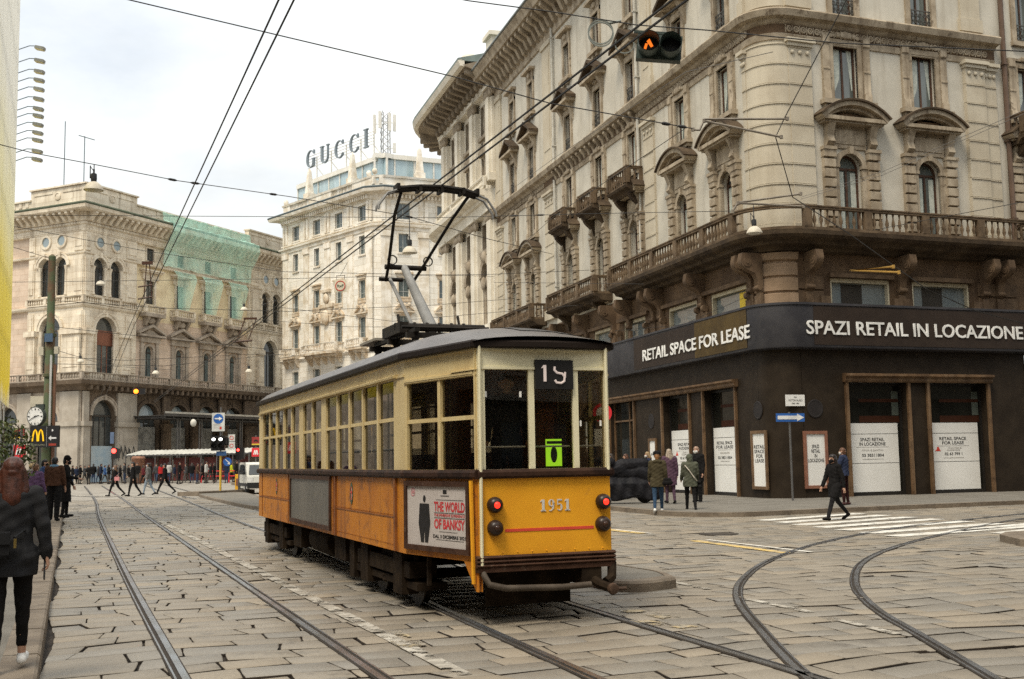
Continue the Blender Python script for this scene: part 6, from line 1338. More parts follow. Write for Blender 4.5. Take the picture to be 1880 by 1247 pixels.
q = MB(); q.lathe([(.02, -.04), (.05, -.035), (.062, 0), (.05, .035), (.02, .04)], (.60, -.28, .33), 12, 0, 'y'); q.tube([(.55, -.28, .33), (.74, -.3, .33)], .02, 6); q.build('coupler', pmat('coupler_rust', (.055, .033, .022), (.09, .055, .036), 8, rough=.7, metal=.3), tram, smooth=50)
# bow collector on the roof
q = MB()
for sx in (-.5, .42): q.box(sx - .035, sx + .035, 2.9, 5.0, 3.27, 3.32)
for s in (3.0, 3.9, 4.9): q.box(-.62, .56, s - .035, s + .035, 3.20, 3.27); [q.lathe([(.05, 3.1), (.06, 3.14), (.04, 3.17), (.06, 3.2)], (sx, s, 0), 8) for sx in (-.5, .42)]
q.tube([(-.62, 3.55, 3.40), (.62, 3.55, 3.40)], .055, 10); q.tube([(-.6, 4.1, 3.36), (.55, 4.1, 3.36)], .035, 8); q.box(-.62, -.5, 3.3, 4.2, 3.30, 3.44); q.box(.46, .54, 3.3, 4.2, 3.30, 3.40); q.tube([(-.62, 3.2, 3.36), (.56, 3.2, 3.36)], .025, 6)
for k_ in range(5): q.lathe([(.07, -.012), (.07, .012)], (-.35 + k_ * .17, 3.55, 3.40), 10, 0, 'x')
for sx in (-.45, .4): q.tube([(sx, 3.9, 3.4), (sx, 4.0, 3.62)], .02, 5)
cb_ = q.build('collector_base', M_tar, tram)
q = MB(); q.box(-.62, -.36, 4.6, 5.5, 3.33, 3.365); q.build('roof_board', pmat('weathered_board', (.30, .27, .22), rough=.8), cb_); 
J = (-.05, 5.1, 4.46)
q = MB(); q.tube([(.02, 3.95, 3.42), (-.02, 4.4, 3.85), J], [.085, .072, .055], 10); q.build('collector_arm', M_tgrey, cb_, smooth=50)
q = MB(); q.tube([(-.14, 4.35, 3.5), (-.2, 5.35, 4.32)], .028, 7); q.build('collector_link', M_tgrey, cb_)
q = MB(); q.tube([(-.34, 5.1, 4.46), (.28, 5.1, 4.46)], .038, 8); q.tube([(-.36, 5.36, 4.32), (.0, 5.36, 4.32)], .032, 8)
BL, BRr, BZ = (-.60, 3.5, 5.23), (.46, 3.5, 5.23), 5.23
q.tube([(-.26, 5.36, 4.30), (-.29, 5.1, 4.46), (-.46, 4.1, 5.02), (-.52, 3.56, 5.2)], .023, 7); q.tube([(.1, 5.4, 4.2), (.22, 5.1, 4.46), (.38, 4.1, 5.02), (.42, 3.56, 5.2)], .023, 7)
for sx in (-.3, .24): ring(q, sx + .06, 4.56, .06, .075, 5.05, 5.07, 12, 0, 0, 2 * pi)
q.build('collector_frame', M_tar, cb_, smooth=50)
q = MB()
for y0 in (3.40, 3.54): q.tube([(-.62, y0, 5.215), (-.3, y0, 5.26), (0, y0, 5.275), (.3, y0, 5.255), (.52, y0, 5.2)], .034, 7)
for x in (-.6, -.3, 0, .3, .5): q.box(x - .02, x + .02, 3.36, 3.58, 5.2, 5.28)
o = q.build('collector_bow', M_tar, cb_, smooth=50)
q = MB()
for sx, x0 in ((-1, -.6), (1, .5)):
    for y0 in (3.4, 3.54): q.tube([(x0, y0, 5.2), (x0 + sx * .14, y0, 5.15), (x0 + sx * .26, y0, 4.98), (x0 + sx * .27, y0, 4.92)], .016, 6)
q.build('bow_horn', M_tgrey, o, smooth=50)
# ================================================================== street furniture, wires, lamps
M_wire = pmat('wire_black', (0.03, 0.028, 0.026), rough=.6); M_wireg = pmat('wire_grey', (0.14, 0.13, 0.12), rough=.6)
M_ins = pmat('insulator_brown', (.09, .045, .03), rough=.4)
def wire(name, pts, r, label, cat='wire', m=None, ins=(), smooth_=False, sag=0.0):
    q = MB(); P = [Vector(p) for p in pts]
    if sag and len(P) == 2: P = [P[0].lerp(P[1], i / 12) - Vector((0, 0, sag * 4 * (i / 12) * (1 - i / 12))) for i in range(13)]
    r *= .68; q.tube(P, r, 5)
    for t in ins:
        i = min(int(t * (len(P) - 1)), len(P) - 2); f_ = t * (len(P) - 1) - i; c = P[i].lerp(P[i + 1], f_); d = (P[i + 1] - P[i]).normalized()
        q.tube([c - d * .16, c - d * .08, c + d * .08, c + d * .16], [r, r * 3, r * 3, r], 6)
    o = q.build(name, m or M_wire); return tag(o, label, cat, 'overhead wires')
RW = .017
def along(c, z0, z1, s0, s1, l=0.0):
    a = Vector(c) + TE * s0 + TR * l; b = Vector(c) + TE * s1 + TR * l; return [(a.x, a.y, z0), (b.x, b.y, z1)]
wire('contact_wire', along((-1.8, 9.05), 5.46, 5.75, -4, 26, -.02) + along((-1.8, 9.05), 5.75, 5.75, 27, 70, 0)[1:], RW * .8, 'left one of the two contact wires climbing steeply over the free left track', 'contact wire')
wire('contact_wire', along((-1.8, 9.05), 5.46, 5.75, -4, 26, .10) + along((-1.8, 9.05), 5.75, 5.75, 27, 70, .3)[1:], RW * .8, 'right one of the two contact wires climbing steeply over the free left track', 'contact wire')
wire('contact_wire', along(TC, 5.29, 5.30, -8, 4) + along(TC, 5.3, 5.33, 5, 60)[1:], RW, 'lower contact wire running over the tram and touching its collector bow', 'contact wire')
wire('contact_wire', along(TC, 5.40, 5.41, -8, 4, .02) + along(TC, 5.42, 5.44, 5, 60)[1:], RW, 'upper twin of the contact wire running over the tram', 'contact wire')
wire('span_wire', [(-9.33, 26.0, 12.65), (-1.44, 29.0, 11.57), (1.13, 30.0, 11.12), (5.31, 32.0, 10.93)], .024, 'highest span wire crossing from the sky to the steel pull-off arm', 'span wire', ins=(.93, .97))
wire('span_wire', [(-1.69, 15.0, 8.09), (-0.51, 15.0, 7.83), (0.59, 15.0, 7.66), (1.76, 15.0, 7.45), (2.72, 15.0, 7.36), (4.47, 15.0, 7.15), (7.47, 15.0, 6.96)], .013, 'near span wire carrying the hanging traffic light', 'span wire')
wire('span_wire', [(-13.52, 28.0, 9.9), (-12.29, 29.0, 9.72), (-11.08, 30.0, 9.66), (-9.44, 32.0, 9.68), (-6.85, 35.0, 9.87), (-3.41, 37.0, 9.63), (-0.69, 39.0, 9.18), (2.2, 60.0, 12.4)], .018, 'drooping span wire that carries the two nearest bell lamps', 'span wire', ins=(.42, .45, .55, .72))
wire('span_wire', [(-18.83, 40.0, 10.57), (-7.64, 40.0, 10.31), (-2.62, 40.0, 10.19), (3.16, 40.0, 10.24), (6.75, 34.2, 9.0)], .016, 'level span wire across the whole street below the pale block cornice', 'span wire', ins=(.62, .66))
wire('span_wire', [(-25.88, 55.0, 13.64), (-24.82, 55.0, 13.46), (-18.82, 58.0, 12.59), (-12.02, 60.0, 11.7), (-4.1, 62.0, 11.71), (-.6, 76, 13.8)], .02, 'slanting span wire passing before the round windows of the arcaded palace', 'span wire')
wire('span_wire', [(-23.44, 50.0, 9.77), (-9.78, 50.0, 9.71), (-3.31, 50.0, 9.76), (-0.81, 50.0, 9.75), (4.6, 56.2, 10.9)], .016, 'level span wire just above the round red rimmed hanging sign', 'span wire')
wire('span_wire', [(-19.35, 48.0, 8.63), (-15.88, 52.0, 8.77), (-10.95, 56.0, 9.05), (-3.98, 60.0, 9.79), (.2, 71.0, 11.6)], .018, 'span wire rising gently from the green clock pole to the white stone building', 'span wire')
wire('span_wire', [(-19.35, 48.0, 7.52), (-15.86, 52.0, 7.37), (-12.27, 56.0, 7.24), (-6, 64, 7.6)], .016, 'lower span wire from the green clock pole before the pedimented windows', 'span wire')
wire('span_wire', [(-19.35, 48.0, 6.25), (-18.6, 55.0, 6.68), (-15.34, 70.0, 8.31), (-13.2, 117, 12)], .018, 'span wire from the green clock pole receding towards the pale block', 'span wire')
wire('span_wire', [(-19.35, 48.0, 5.95), (-18.28, 60.0, 6.81), (-17.01, 85.0, 9.7)], .018, 'lowest span wire leaving the green clock pole along the track', 'span wire')
wire('span_wire', [(-19.4, 48.0, 6.6), (-24.66, 70.0, 7.73), (-30, 105.0, 10.2)], .018, 'span wire from the green clock pole back to the arcaded palace balcony', 'span wire')
wire('span_wire', [(-24.5, 42, 10.95), (-20.72, 45.0, 10.68), (-19.42, 48.0, 10.4)], .016, 'short span wire from the left edge to the top of the green pole', 'span wire')
wire('span_wire', [(-17.5, 72, 10.9), (-14.02, 60.0, 9.24), (-8.58, 60.0, 8.71), (-0.99, 70, 9.7)], .016, 'thin sagging span wire low in front of the pale block', 'span wire')
wire('span_wire', [(-15.5, 75, 12.3), (-12.73, 58.0, 9.67), (-6.07, 58.0, 8.72), (4.4, 56.8, 9.3)], .016, 'sagging span wire meeting the row of stone balconies on the right', 'span wire')
wire('span_wire', [(-0.89, 58.0, 10.63), (2.53, 52.0, 9.61), (5.6, 48.0, 8.9)], .014, 'thin wire slanting down across the arched windows of the stone palace', 'span wire')
wire('contact_wire', [(9.54, 30.0, 14.46), (7.88, 32.0, 11.19), (7.61, 32.0, 10.65), (8.27, 33.0, 9.13), (9.89, 33.0, 8.0), (12.02, 33.0, 6.36), (13.81, 34.0, 5.82), (16.02, 35.0, 5.41)], .022, 'kinked wire held by two pull-off arms before the rounded palace corner', 'contact wire')
wire('side_wire', [(8.51, 33.0, 9.12), (9.28, 28.0, 8.6), (10.29, 22.0, 8.36)], .009, 'upper of two thin wires rising to the right before the palace windows', 'wire', M_wireg)
wire('side_wire', [(8.51, 33.0, 9.06), (9.27, 28.0, 8.51), (10.29, 22.0, 8.29)], .009, 'lower of two thin wires rising to the right before the palace windows', 'wire', M_wireg)
wire('side_wire', [(10.9, 34, 8.3), (11.58, 31.0, 8.0), (11.1, 24.0, 6.93)], .012, 'wire running level to the right edge above the main balcony', 'wire')
wire('side_wire', [(5.0, 31.9, 10.9), (1.89, 48.0, 11.88), (-0.8, 63.0, 12.2)], .016, 'wire running from the pull-off arm back along the stone palace windows', 'wire')
wire('side_wire', [(6.2, 26, 11.0), (4.81, 30.0, 11.93), (1.82, 45.0, 13.61), (-0.43, 62.0, 16.0)], .014, 'higher faint wire along the stone palace above the gabled windows', 'wire', M_wireg)
wire('wall_cable', [tuple(FL @ Vector((-.3, .5, 7.35))), tuple(FL @ Vector((6, .3, 7.0))), tuple(FL @ Vector((13.5, .3, 7.6)))], .012, 'slack cable strung along the brown mezzanine above the olive fascia', 'cable')
def arm(name, pts, label, m):
    q = MB(); q.tube(pts, .034, 7); 
    for e in (pts[0], pts[-1]): q.tube([(e[0], e[1], e[2] - .05), (e[0], e[1], e[2] + .05)], .05, 7)
    return tag(q.build(name, m, smooth=50), label, 'pull-off arm', 'wire pull-off arms')
M_arm = pmat('arm_weathered', (.25, .215, .17), (.17, .145, .115), 4, rough=.6)
arm('pull_off_arm', [(5.26, 32.0, 10.91), (5.45, 32.0, 10.89), (5.6, 32.0, 11.21), (5.75, 32.0, 11.21), (7.96, 32.0, 11.18)], 'upper horizontal steel pull-off arm before the palace corner', M_arm)
arm('pull_off_arm', [(5.59, 32.0, 11.16), (6.7, 32, 10.90), (7.77, 32.0, 10.65)], 'slanting steel pull-off arm just under the highest one', M_arm)
arm('pull_off_arm', [(6.7, 34.0, 8.94), (6.87, 34.0, 9.22), (7.8, 34, 9.33), (8.77, 34.0, 9.45)], 'lower pull-off arm rising over the main balcony rail', M_arm)
arm('pull_off_arm', [(6.87, 34.0, 9.2), (7.8, 34, 9.14), (8.84, 34.0, 9.06)], 'lowest level pull-off arm above the main balcony rail', M_arm)
M_yarm = pmat('arm_yellow', (.42, .25, .06), rough=.5)
arm('pull_off_arm', [(11.11, 33.0, 7.02), (9.84, 33.0, 6.93), (11.26, 33.0, 6.85)], 'yellow forked pull-off arm over the lease sign', M_yarm)
# hanging bell lamps
M_lampc = pmat('lamp_shade_cream', (.62, .57, .46), (.52, .46, .36), 5, rough=.5); M_lampd = pmat('lamp_body_dark', (.04, .042, .045), rough=.5); M_lampb = pmat('lamp_bowl', (.66, .63, .55), rough=.35)
def bell(x, y, z, s, label, ztop):
    t = thing('hanging_lamp', label, 'street lamp', (x, y, z), 0, 'bell lamps hung on the span wires')
    q = MB(); q.lathe([(.05, .30), (.095, .28), (.10, .12), (.085, .02), (.06, 0), (.06, .3)], (0, 0, .06), 12); q.tube([(0, 0, .36), (.0, 0, .5)], .03, 6); q.box(-.13, -.11, -.02, .02, .2, .62); q.tube([(-.12, 0, .6), (0, 0, .42)], .012, 5)
    q.xf(Matrix.Scale(s, 4)); q.tube([(0, 0, .45 * s), (0, 0, max(ztop - z, .5 * s))], .014, 5); q.build('body', M_lampd, t, smooth=45)
    q = MB(); q.lathe([(.075, .08), (.14, .06), (.24, -.03), (.30, -.14), (.315, -.2), (.30, -.205), (.285, -.15)], (0, 0, 0), 20); q.xf(Matrix.Scale(s, 4)); q.build('shade', M_lampc, t, smooth=50)
    q = MB(); q.ell((0, 0, -.17), .285, .285, .085, 16); q.xf(Matrix.Scale(s, 4)); q.build('bowl', M_lampb, t, smooth=60)
bell(-11.07, 30, 9.12, .82, 'largest cream bell lamp hanging before the arcaded palace corner', 9.66)
bell(-3.29, 37, 8.55, .80, 'cream bell lamp hanging beside the tram collector before the pale block', 9.64)
bell(7.33, 34, 8.42, .76, 'cream bell lamp hanging beside the palace corner over the balcony', 9.12)
bell(-22.38, 62, 11.65, .8, 'small cream bell lamp before the twin arched windows of the pavilion', 12.9)
bell(-28.29, 75, 8.6, .75, 'tiny bell lamp before the pale pier at the pavilion corner', 9.6)
bell(-23.35, 75, 7.75, .75, 'tiny bell lamp hanging left of the first tall arched window', 8.7)
bell(-17.25, 75, 7.75, .75, 'tiny bell lamp before the far pavilion pier', 8.7)
bell(-17.6, 75, 11.85, .75, 'tiny dark bell lamp high before the netted windows', 12.8)
# hanging traffic light over the street
tl = thing('hanging_traffic_light', 'dark green two-lamp traffic light hung overhead with one orange tram signal lit', 'traffic light', (2.05, 15.0, 7.13), R(-6))
M_tlg = pmat('signal_dark_green', (.028, .042, .034), (.05, .07, .058), 5, rough=.45); M_tlv = pmat('visor_green_grey', (.10, .135, .12), (.07, .095, .085), 4, rough=.5)
q = MB(); q.box(-.30, .30, -.02, .12, -.17, .17); q.box(-.36, .22, .03, .07, .20, .235); q.box(-.1, -.07, .03, .07, .17, .2); q.box(.12, .15, .03, .07, .17, .2); q.build('housing', M_tlg, tl, T() @ Matrix.Rotation(R(7), 4, 'Y'))
for i, x in enumerate((-.14, .15)):
    q = MB(); q.lathe([(.142, -.24), (.142, .0), (.132, .0), (.132, -.24)], (0, 0, 0), 22, 0, 'y', False); 
    q.v = [(vx, -vy if 0 else vy, vz) for vx, vy, vz in q.v]; q.build('visor', M_tlv, tl, Matrix.Rotation(R(7), 4, 'Y') @ T(x, -.02, 0), smooth=50)
    q = MB(); q.lathe([(.13, 0), (.13, .012)], (0, -.03, 0), 20, 0, 'y'); q.build('lens', M_black, tl, Matrix.Rotation(R(7), 4, 'Y') @ T(x, 0, 0))
q = MB(); q.prism([(-.075, -.10), (-.04, -.10), (-.015, .03), (-.05, .03)], -.036, -.031); q.prism([(-.035, .06), (0, .10), (.06, .0), (.03, -.02)], -.036, -.031)
q.build('lit_signal', pmat('signal_orange_lit', (.8, .2, .02), emis=(1, .20, .02), estr=.5), tl, Matrix.Rotation(R(7), 4, 'Y') @ T(-.14, -.012, 0))
q = MB(); 
for z_, r_ in ((-.05, .17), (.0, .17)): ring(q, -.78, .10 + z_, r_ - .012, r_ + .006, .04 + z_, .06 + z_, 22, 0, 0, 2 * pi)
ring(q, -.46, -.07, .12, .135, .05, .06, 18, 0, R(150), R(370)); q.tube([(-.66, .05, .22), (-.5, .05, .25)], .02, 5)
o = tag(q.build('cable_coil', pmat('cable_grey_green', (.24, .26, .23), rough=.5), None, T(2.05, 15, 7.28)), 'spare cable coiled beside the hanging traffic light', 'cable coil')
# hanging round sign
rs_ = thing('hanging_sign', 'round white hanging sign with a red rim lettered RxF on the span wire', 'hanging sign', (-6.75, 45, 8.58), R(-8))
q = MB(); q.lathe([(.215, 0), (.215, .02)], (0, 0, 0), 28, 0, 'y'); q.box(-.25, .25, .0, .012, -.25, .25); q.build('plate', pmat('aged_white_plate', (.66, .60, .47), rough=.5), rs_, Matrix.Rotation(pi, 4, 'Z'))
q = MB(); ring(q, 0, 0, .175, .21, -.03, -.022, 28, 0, 0, 2 * pi); q.build('rim', pmat('rim_red', (.50, .06, .05), rough=.5), rs_)
text('RxF', pmat('sign_green_black', (.06, .09, .07), rough=.6), width=.27, height=.11, depth=.004, bold=.02, parent=rs_, M=T(0, -.024, 0))
q = MB()
for x in (-.15, .17): q.box(x - .01, x + .01, -.005, .005, .2, .42)
q.box(-.17, .19, -.005, .005, .40, .42); q.tube([(0, 0, .42), (0, 1, 1.12)], .01, 4); q.build('hanger', M_wire, rs_)
# floodlight clutch on a wire
fl = thing('insulator_cluster', 'bare insulator frame where the left contact wires are hung', 'wire hanger', (-9.1, 28.2, 5.75))
q = MB()
for dz in (0.0, .3): q.tube([(-.15, 0, dz), (.2, 0, dz + .05)], .02, 5)
q.tube([(0, 0, 0), (.05, 0, .9)], .014, 5); q.tube([(.2, 0, 0), (.12, 0, .9)], .014, 5); q.box(-.06, .2, -.03, .03, .86, .94); q.build('frame', M_ins, fl)
fl = thing('insulator_cluster', 'V-shaped insulator hanger on the tram contact wires before the pale block', 'wire hanger', (-8.3, 35.2, 5.36))
q = MB()
for x in (-.2, .15): q.tube([(x, 0, 0), (x + .25, .1, .75)], .016, 5)
q.box(.02, .42, .05, .11, .72, .78); q.tube([(-.3, 0, .02), (.3, 0, .06)], .03, 5); q.build('frame', M_ins, fl)

# green clock pole with its signs
M_pole = pmat('pole_green_rusty', (.075, .095, .045), (.115, .065, .035), 1.6, lo=.42, hi=.6, rough=.75, spot=((.16, .10, .05), .7, 2.5, .55))
cp = thing('utility_pole', 'tall rusty green riveted pole carrying the clock and span wires', 'pole', (-19.4, 48.0, .1))
q = MB(); q.lathe([(.24, 0), (.24, 3.2), (.2, 3.3), (.2, 7.0), (.16, 7.05), (.15, 10.4), (.05, 10.5)], (0, 0, 0), 12)
for z in (3.25, 5.3, 7.0): q.lathe([(.26, z), (.26, z + .12)], (0, 0, 0), 12)
q.build('shaft', M_pole, cp, smooth=40)
q = MB(); q.box(.12, .2, -.28, -.22, 2.5, 6.2); q.build('conduit', pmat('conduit_white', (.5, .5, .47), rough=.5), cp); q = MB(); q.box(.24, .34, -.2, -.1, 1.2, 5.8); q.build('duct', pmat('duct_brown', (.17, .085, .05), rough=.6), cp)
q = MB(); q.box(-.12, .2, -.3, -.2, 6.75, 7.1); q.build('junction_box', pmat('box_blue', (.08, .13, .20), rough=.5), cp)
for b_ in ((-.4, -.2, -.2, -.05, 6.2, 6.55), (.25, .42, -.2, -.05, 6.25, 6.55), (-.75, -.2, -.05, .05, 4.05, 4.5)): q = MB(); q.box(*b_); q.build('floodlight', pmat('flood_cream', (.55, .5, .38), rough=.5), cp)
ck = thing('street_clock', 'round white double faced street clock reading twenty to three on the green pole', 'clock', (-19.55, 47.2, 3.72), R(-14))
q = MB(); q.lathe([(.40, -.1), (.42, -.06), (.42, .06), (.40, .1)], (0, 0, 0), 28, 0, 'y'); q.box(-.04, .35, -.05, .05, .3, .5); q.build('case', pmat('clock_case', (.05, .06, .05), rough=.4), ck, smooth=40)
q = MB(); q.lathe([(.365, 0), (.365, .012)], (0, 0, 0), 28, 0, 'y'); q.build('dial', pmat('clock_dial', (.82, .81, .76), rough=.4), ck, T(0, -.105, 0))
q = MB()
for i in range(12):
    a = i * pi / 6; c, s_ = sin(a), cos(a); l0 = .29 if i % 3 else .26; w_ = .012 if i % 3 else .02
    q.prism([(c * l0 + s_ * w_, s_ * l0 - c * w_), (c * .34 + s_ * w_, s_ * .34 - c * w_), (c * .34 - s_ * w_, s_ * .34 + c * w_), (c * l0 - s_ * w_, s_ * l0 + c * w_)], -.125, -.118)
for a, L_, w_ in ((R(78), .20, .02), (R(240), .30, .014)):
    c, s_ = sin(a), cos(a); q.prism([(s_ * w_ - c * .05, -c * w_ - s_ * .05), (c * L_ + s_ * w_ * .6, s_ * L_ - c * w_ * .6), (c * L_ - s_ * w_ * .6, s_ * L_ + c * w_ * .6), (-s_ * w_ - c * .05, c * w_ - s_ * .05)], -.13, -.122)
q.build('hands', M_black, ck)
mc = thing('restaurant_sign', 'black sign board with a yellow double arch emblem and white arrow on the green pole', 'sign', (-18.95, 46.6, 2.86), R(-8))
q = MB(); q.box(-.62, .62, -.05, .05, -.42, .45); q.build('board', M_black, mc)
q = MB(); M_arch = pmat('arch_yellow', (.85, .50, .01), rough=.4, emis=(.9, .5, .01), estr=.25)
for sx in (-1, 1):
    pts = [(-.27 + sx * .0 + sx * x, z) for x, z in ((.02, -.22), (.03, .0), (.07, .17), (.12, .25), (.17, .2), (.215, .0), (.24, -.22))]
    for i in range(6):
        a, b = pts[i], pts[i + 1]; w_ = .036 if i in (2, 3) else .045; q.prism([(a[0] - w_ / 1.6, a[1]), (a[0] + w_ / 1.6, a[1]), (b[0] + w_ / 1.6, b[1]), (b[0] - w_ / 1.6, b[1])] if abs(b[1] - a[1]) > .06 else [(a[0], a[1] - w_ * .9), (b[0], b[1] - w_ * .9), (b[0], b[1] + w_ * .5), (a[0], a[1] + w_ * .5)], -.07, -.052)
q.xf(T(0, 0, .05)); q.build('emblem', M_arch, mc)
q = MB(); q.box(.1, .105, -.06, -.051, -.38, .42); q.prism([(.18, -.05), (.30, .05), (.30, -.02), (.52, -.02), (.52, -.08), (.30, -.08), (.30, -.15)], -.058, -.051); q.box(.32, .38, -.058, -.051, .22, .3); q.build('arrow', M_swhite, mc)
text('PIAZZA DUOMO', pmat('print_olive', (.3, .3, .2), rough=.6), width=.6, height=.07, depth=.003, parent=mc, M=T(-.27, -.054, -.32))
q = MB(); q.box(.2, .52, -.057, -.051, -.36, -.27); q.build('red_strip', pmat('strip_red_dark', (.35, .05, .03), rough=.5), mc)
M_mred = pmat('metro_red', (.70, .035, .045), rough=.4)
def metro(x, y, z, rz, s, label):
    t = thing('metro_sign', label, 'metro sign', (x, y, z), rz, 'metro station signs')
    q = MB(); q.box(-.26 * s, .26 * s, -.04, .04, -.26 * s, .26 * s); q.build('panel', M_mred, t)
    q = MB(); P = [(-.16, -.14), (-.085, .14), (-.03, .14), (0, -.02), (.03, .14), (.085, .14), (.16, -.14), (.095, -.14), (.062, .04), (.03, -.14), (-.03, -.14), (-.062, .04), (-.095, -.14)]
    q.prism([(a * s, b * s) for a, b in P], -.05, -.042); q.build('letter', M_letter, t)
    return t
t_ = metro(-19.87, 46.4, 2.3, R(-8), .95, 'red metro sign with a white M beneath the left restaurant board')
t2_ = metro(-17.87, 80.0, 2.42, R(-6), 1.15, 'far red metro sign with a white M beside the tram rear')
def emblem_panel(x, y, z, rz, label, s=1.0):
    t = thing('route_panel', label, 'sign', (x, y, z), rz); q = MB(); q.box(-.27 * s, .27 * s, -.03, .03, -.25 * s, .25 * s); q.build('panel', pmat('panel_dark_red', (.30, .035, .03), rough=.5), t)
    q = MB(); q.box(-.27 * s, .27 * s, -.04, -.031, -.25 * s, -.17 * s); q.build('strip', pmat('strip_yellow', (.7, .5, .05), rough=.5), t)
    q = MB(); ring(q, 0, -.05 * s, .08 * s, .14 * s, -.045, -.032, 12, 0, 0, pi); q.box(-.03, .03, -.045, -.032, -.05, .05); q.build('symbol', M_black, t)
emblem_panel(-20.1, 46.9, 3.02, R(-8), 'small dark red panel with a yellow strip behind the restaurant board', .8)
emblem_panel(-17.87, 80.0, 3.2, R(-6), 'dark red panel with a yellow strip above the far metro sign', 1.1)
q = MB(); q.tube([(-17.9, 80.1, .0), (-17.9, 80.1, 3.6)], .05, 6); tag(q.build('sign_post', M_post), 'thin post behind the far metro sign', 'post')
q = MB(); q.tube([(-19.9, 46.6, .1), (-19.9, 46.6, 3.3)], .05, 6); tag(q.build('sign_post', M_post), 'thin post behind the left metro sign', 'post')
# yellow post with traffic signs and signals on the far island
yp = thing('signal_post', 'yellow post on the far traffic island carrying signals and signs', 'signal post', (-15.9, 62.6, .12))
q = MB(); q.tube([(0, 0, 0), (0, 0, 2.1)], .06, 8); q.build('lower_post', pmat('post_yellow', (.62, .40, .04), (.5, .33, .05), 3, rough=.5), yp); q = MB(); q.tube([(0, 0, 2.1), (0, 0, 4.6)], .045, 8); q.box(-.35, .5, -.03, .03, 3.0, 3.04); q.build('upper_post', M_post, yp)
q = MB(); q.box(-.47, .22, -.09, -.05, 3.30, 4.30); o = q.build('direction_sign', pmat('sign_panel_white', (.62, .62, .58), rough=.5), yp)
q = MB(); q.lathe([(.27, 0), (.27, .01)], (0, 0, 0), 22, 0, 'y'); q.build('blue_disc', M_blue, o, T(-.12, -.1, 3.98)); q = MB(); q.prism([(-.31, 3.95), (-.08, 3.95), (-.08, 3.88), (.1, 3.985), (-.08, 4.09), (-.08, 4.02), (-.31, 4.02)], -.12, -.111); q.build('arrow', M_swhite, o)
q = MB(); 
for z in (3.66, 3.60, 3.52, 3.44): q.box(-.38, .0, -.095, -.091, z, z + .025)
q.build('print', M_greyink, o); q = MB(); q.box(-.05, .06, -.095, -.091, 3.4, 3.55); q.build('red_mark', M_redink, o)
for x in (-.3, .08):
    q = MB(); q.box(x - .17, x + .17, -.25, .05, 2.25, 3.05)
    for k in range(2): q.lathe([(.13, -.18), (.13, 0), (.12, 0), (.12, -.18)], (x, -.25, 2.86 - k * .33), 12, 0, 'y', False)
    o = q.build('signal_head', M_black, yp); q = MB(); q.ell((x, -.36, 2.86), .10, .03, .08, 12); q.build('white_light', pmat('white_light_lit', (.9, .9, .85), emis=(1, .97, .9), estr=2.2), o)
for i, (z0, z1, bl) in enumerate(((2.75, 3.12, 0), (2.3, 2.72, 0))):
    q = MB(); q.box(.42, .78, -.06, -.03, z0, z1 + .0); o = q.build('notice_plate', MATS['sign_panel_white'], yp); q = MB(); ring(q, .6, (z0 + z1) / 2, .08, .11, -.07, -.062, 16, 0, 0, 2 * pi); q.build('red_ring', M_redink, o)
q = MB(); q.box(.1, .45, -.1, -.02, 2.55, 2.95); q.box(.15, .4, -.16, -.1, 2.6, 2.9); q.build('small_signal', M_black, yp)
q = MB(); q.box(-.22, .32, -.08, -.05, 1.98, 2.22); q.build('name_strip', pmat('strip_blue', (.07, .16, .36), rough=.5), yp)
q = MB(); q.lathe([(.23, 0), (.23, .02)], (0, 0, 0), 22, 0, 'y'); o = q.build('keep_left_disc', M_blue, yp, T(.38, -.06, 1.65)); q = MB(); q.prism([(.14, .16), (.10, .10), (-.07, -.06), (-.0, -.12), (-.15, -.15), (-.13, 0), (-.1, -.03), (.07, .13)], .022, .03) ; q.build('arrow', M_swhite, o, FLIP @ T(0, 0, 0))
rl = thing('traffic_light', 'small far traffic light showing red beside the yellow post', 'traffic light', (-15.1, 63.4, .12))
q = MB(); q.tube([(0, 0, 0), (0, 0, 2.4)], .04, 6); q.build('post', M_post, rl); q = MB(); q.box(-.16, .16, -.1, .1, 1.75, 2.45); q.box(.16, .3, -.12, .08, 1.8, 2.4); q.build('head', M_black, rl)
M_redlit = pmat('red_light_lit', (.8, .03, .02), emis=(1, .04, .03), estr=3.5)
q = MB(); q.ell((-.02, -.12, 2.28), .07, .03, .07, 10); q.build('red_light', M_redlit, rl)
rl = thing('traffic_light', 'traffic light showing red on a post before the pale arcade pier', 'traffic light', (-31.5, 91, 0))
q = MB(); q.tube([(0, 0, 0), (0, 0, 3.0)], .05, 6); q.build('post', M_post, rl); q = MB(); q.box(-.2, .22, -.12, .12, 2.2, 3.05); q.box(.22, .42, -.1, .1, 2.25, 3.0); q.build('head', M_black, rl); q = MB(); q.ell((0, -.14, 2.82), .19, .05, .19, 12); q.build('red_light', M_redlit, rl); q = MB(); q.box(-.35, -.05, -.03, .03, 3.4, 4.3); q.build('plate', pmat('plate_blue_dim', (.10, .14, .22), rough=.5), rl)
al = thing('hanging_traffic_light', 'lone amber signal glowing under a wire before the dark cornice', 'traffic light', (-19.69, 60, 5.5))
q = MB(); q.box(-.12, .45, .0, .14, -.15, .15); q.tube([(.1, .07, .15), (.1, .07, 1.1)], .012, 4); q.build('housing', M_black, al); q = MB(); q.ell((0, -.02, 0), .13, .05, .12, 12); q.build('amber_light', pmat('amber_lit', (.9, .25, .02), emis=(1, .20, .015), estr=1.6), al)
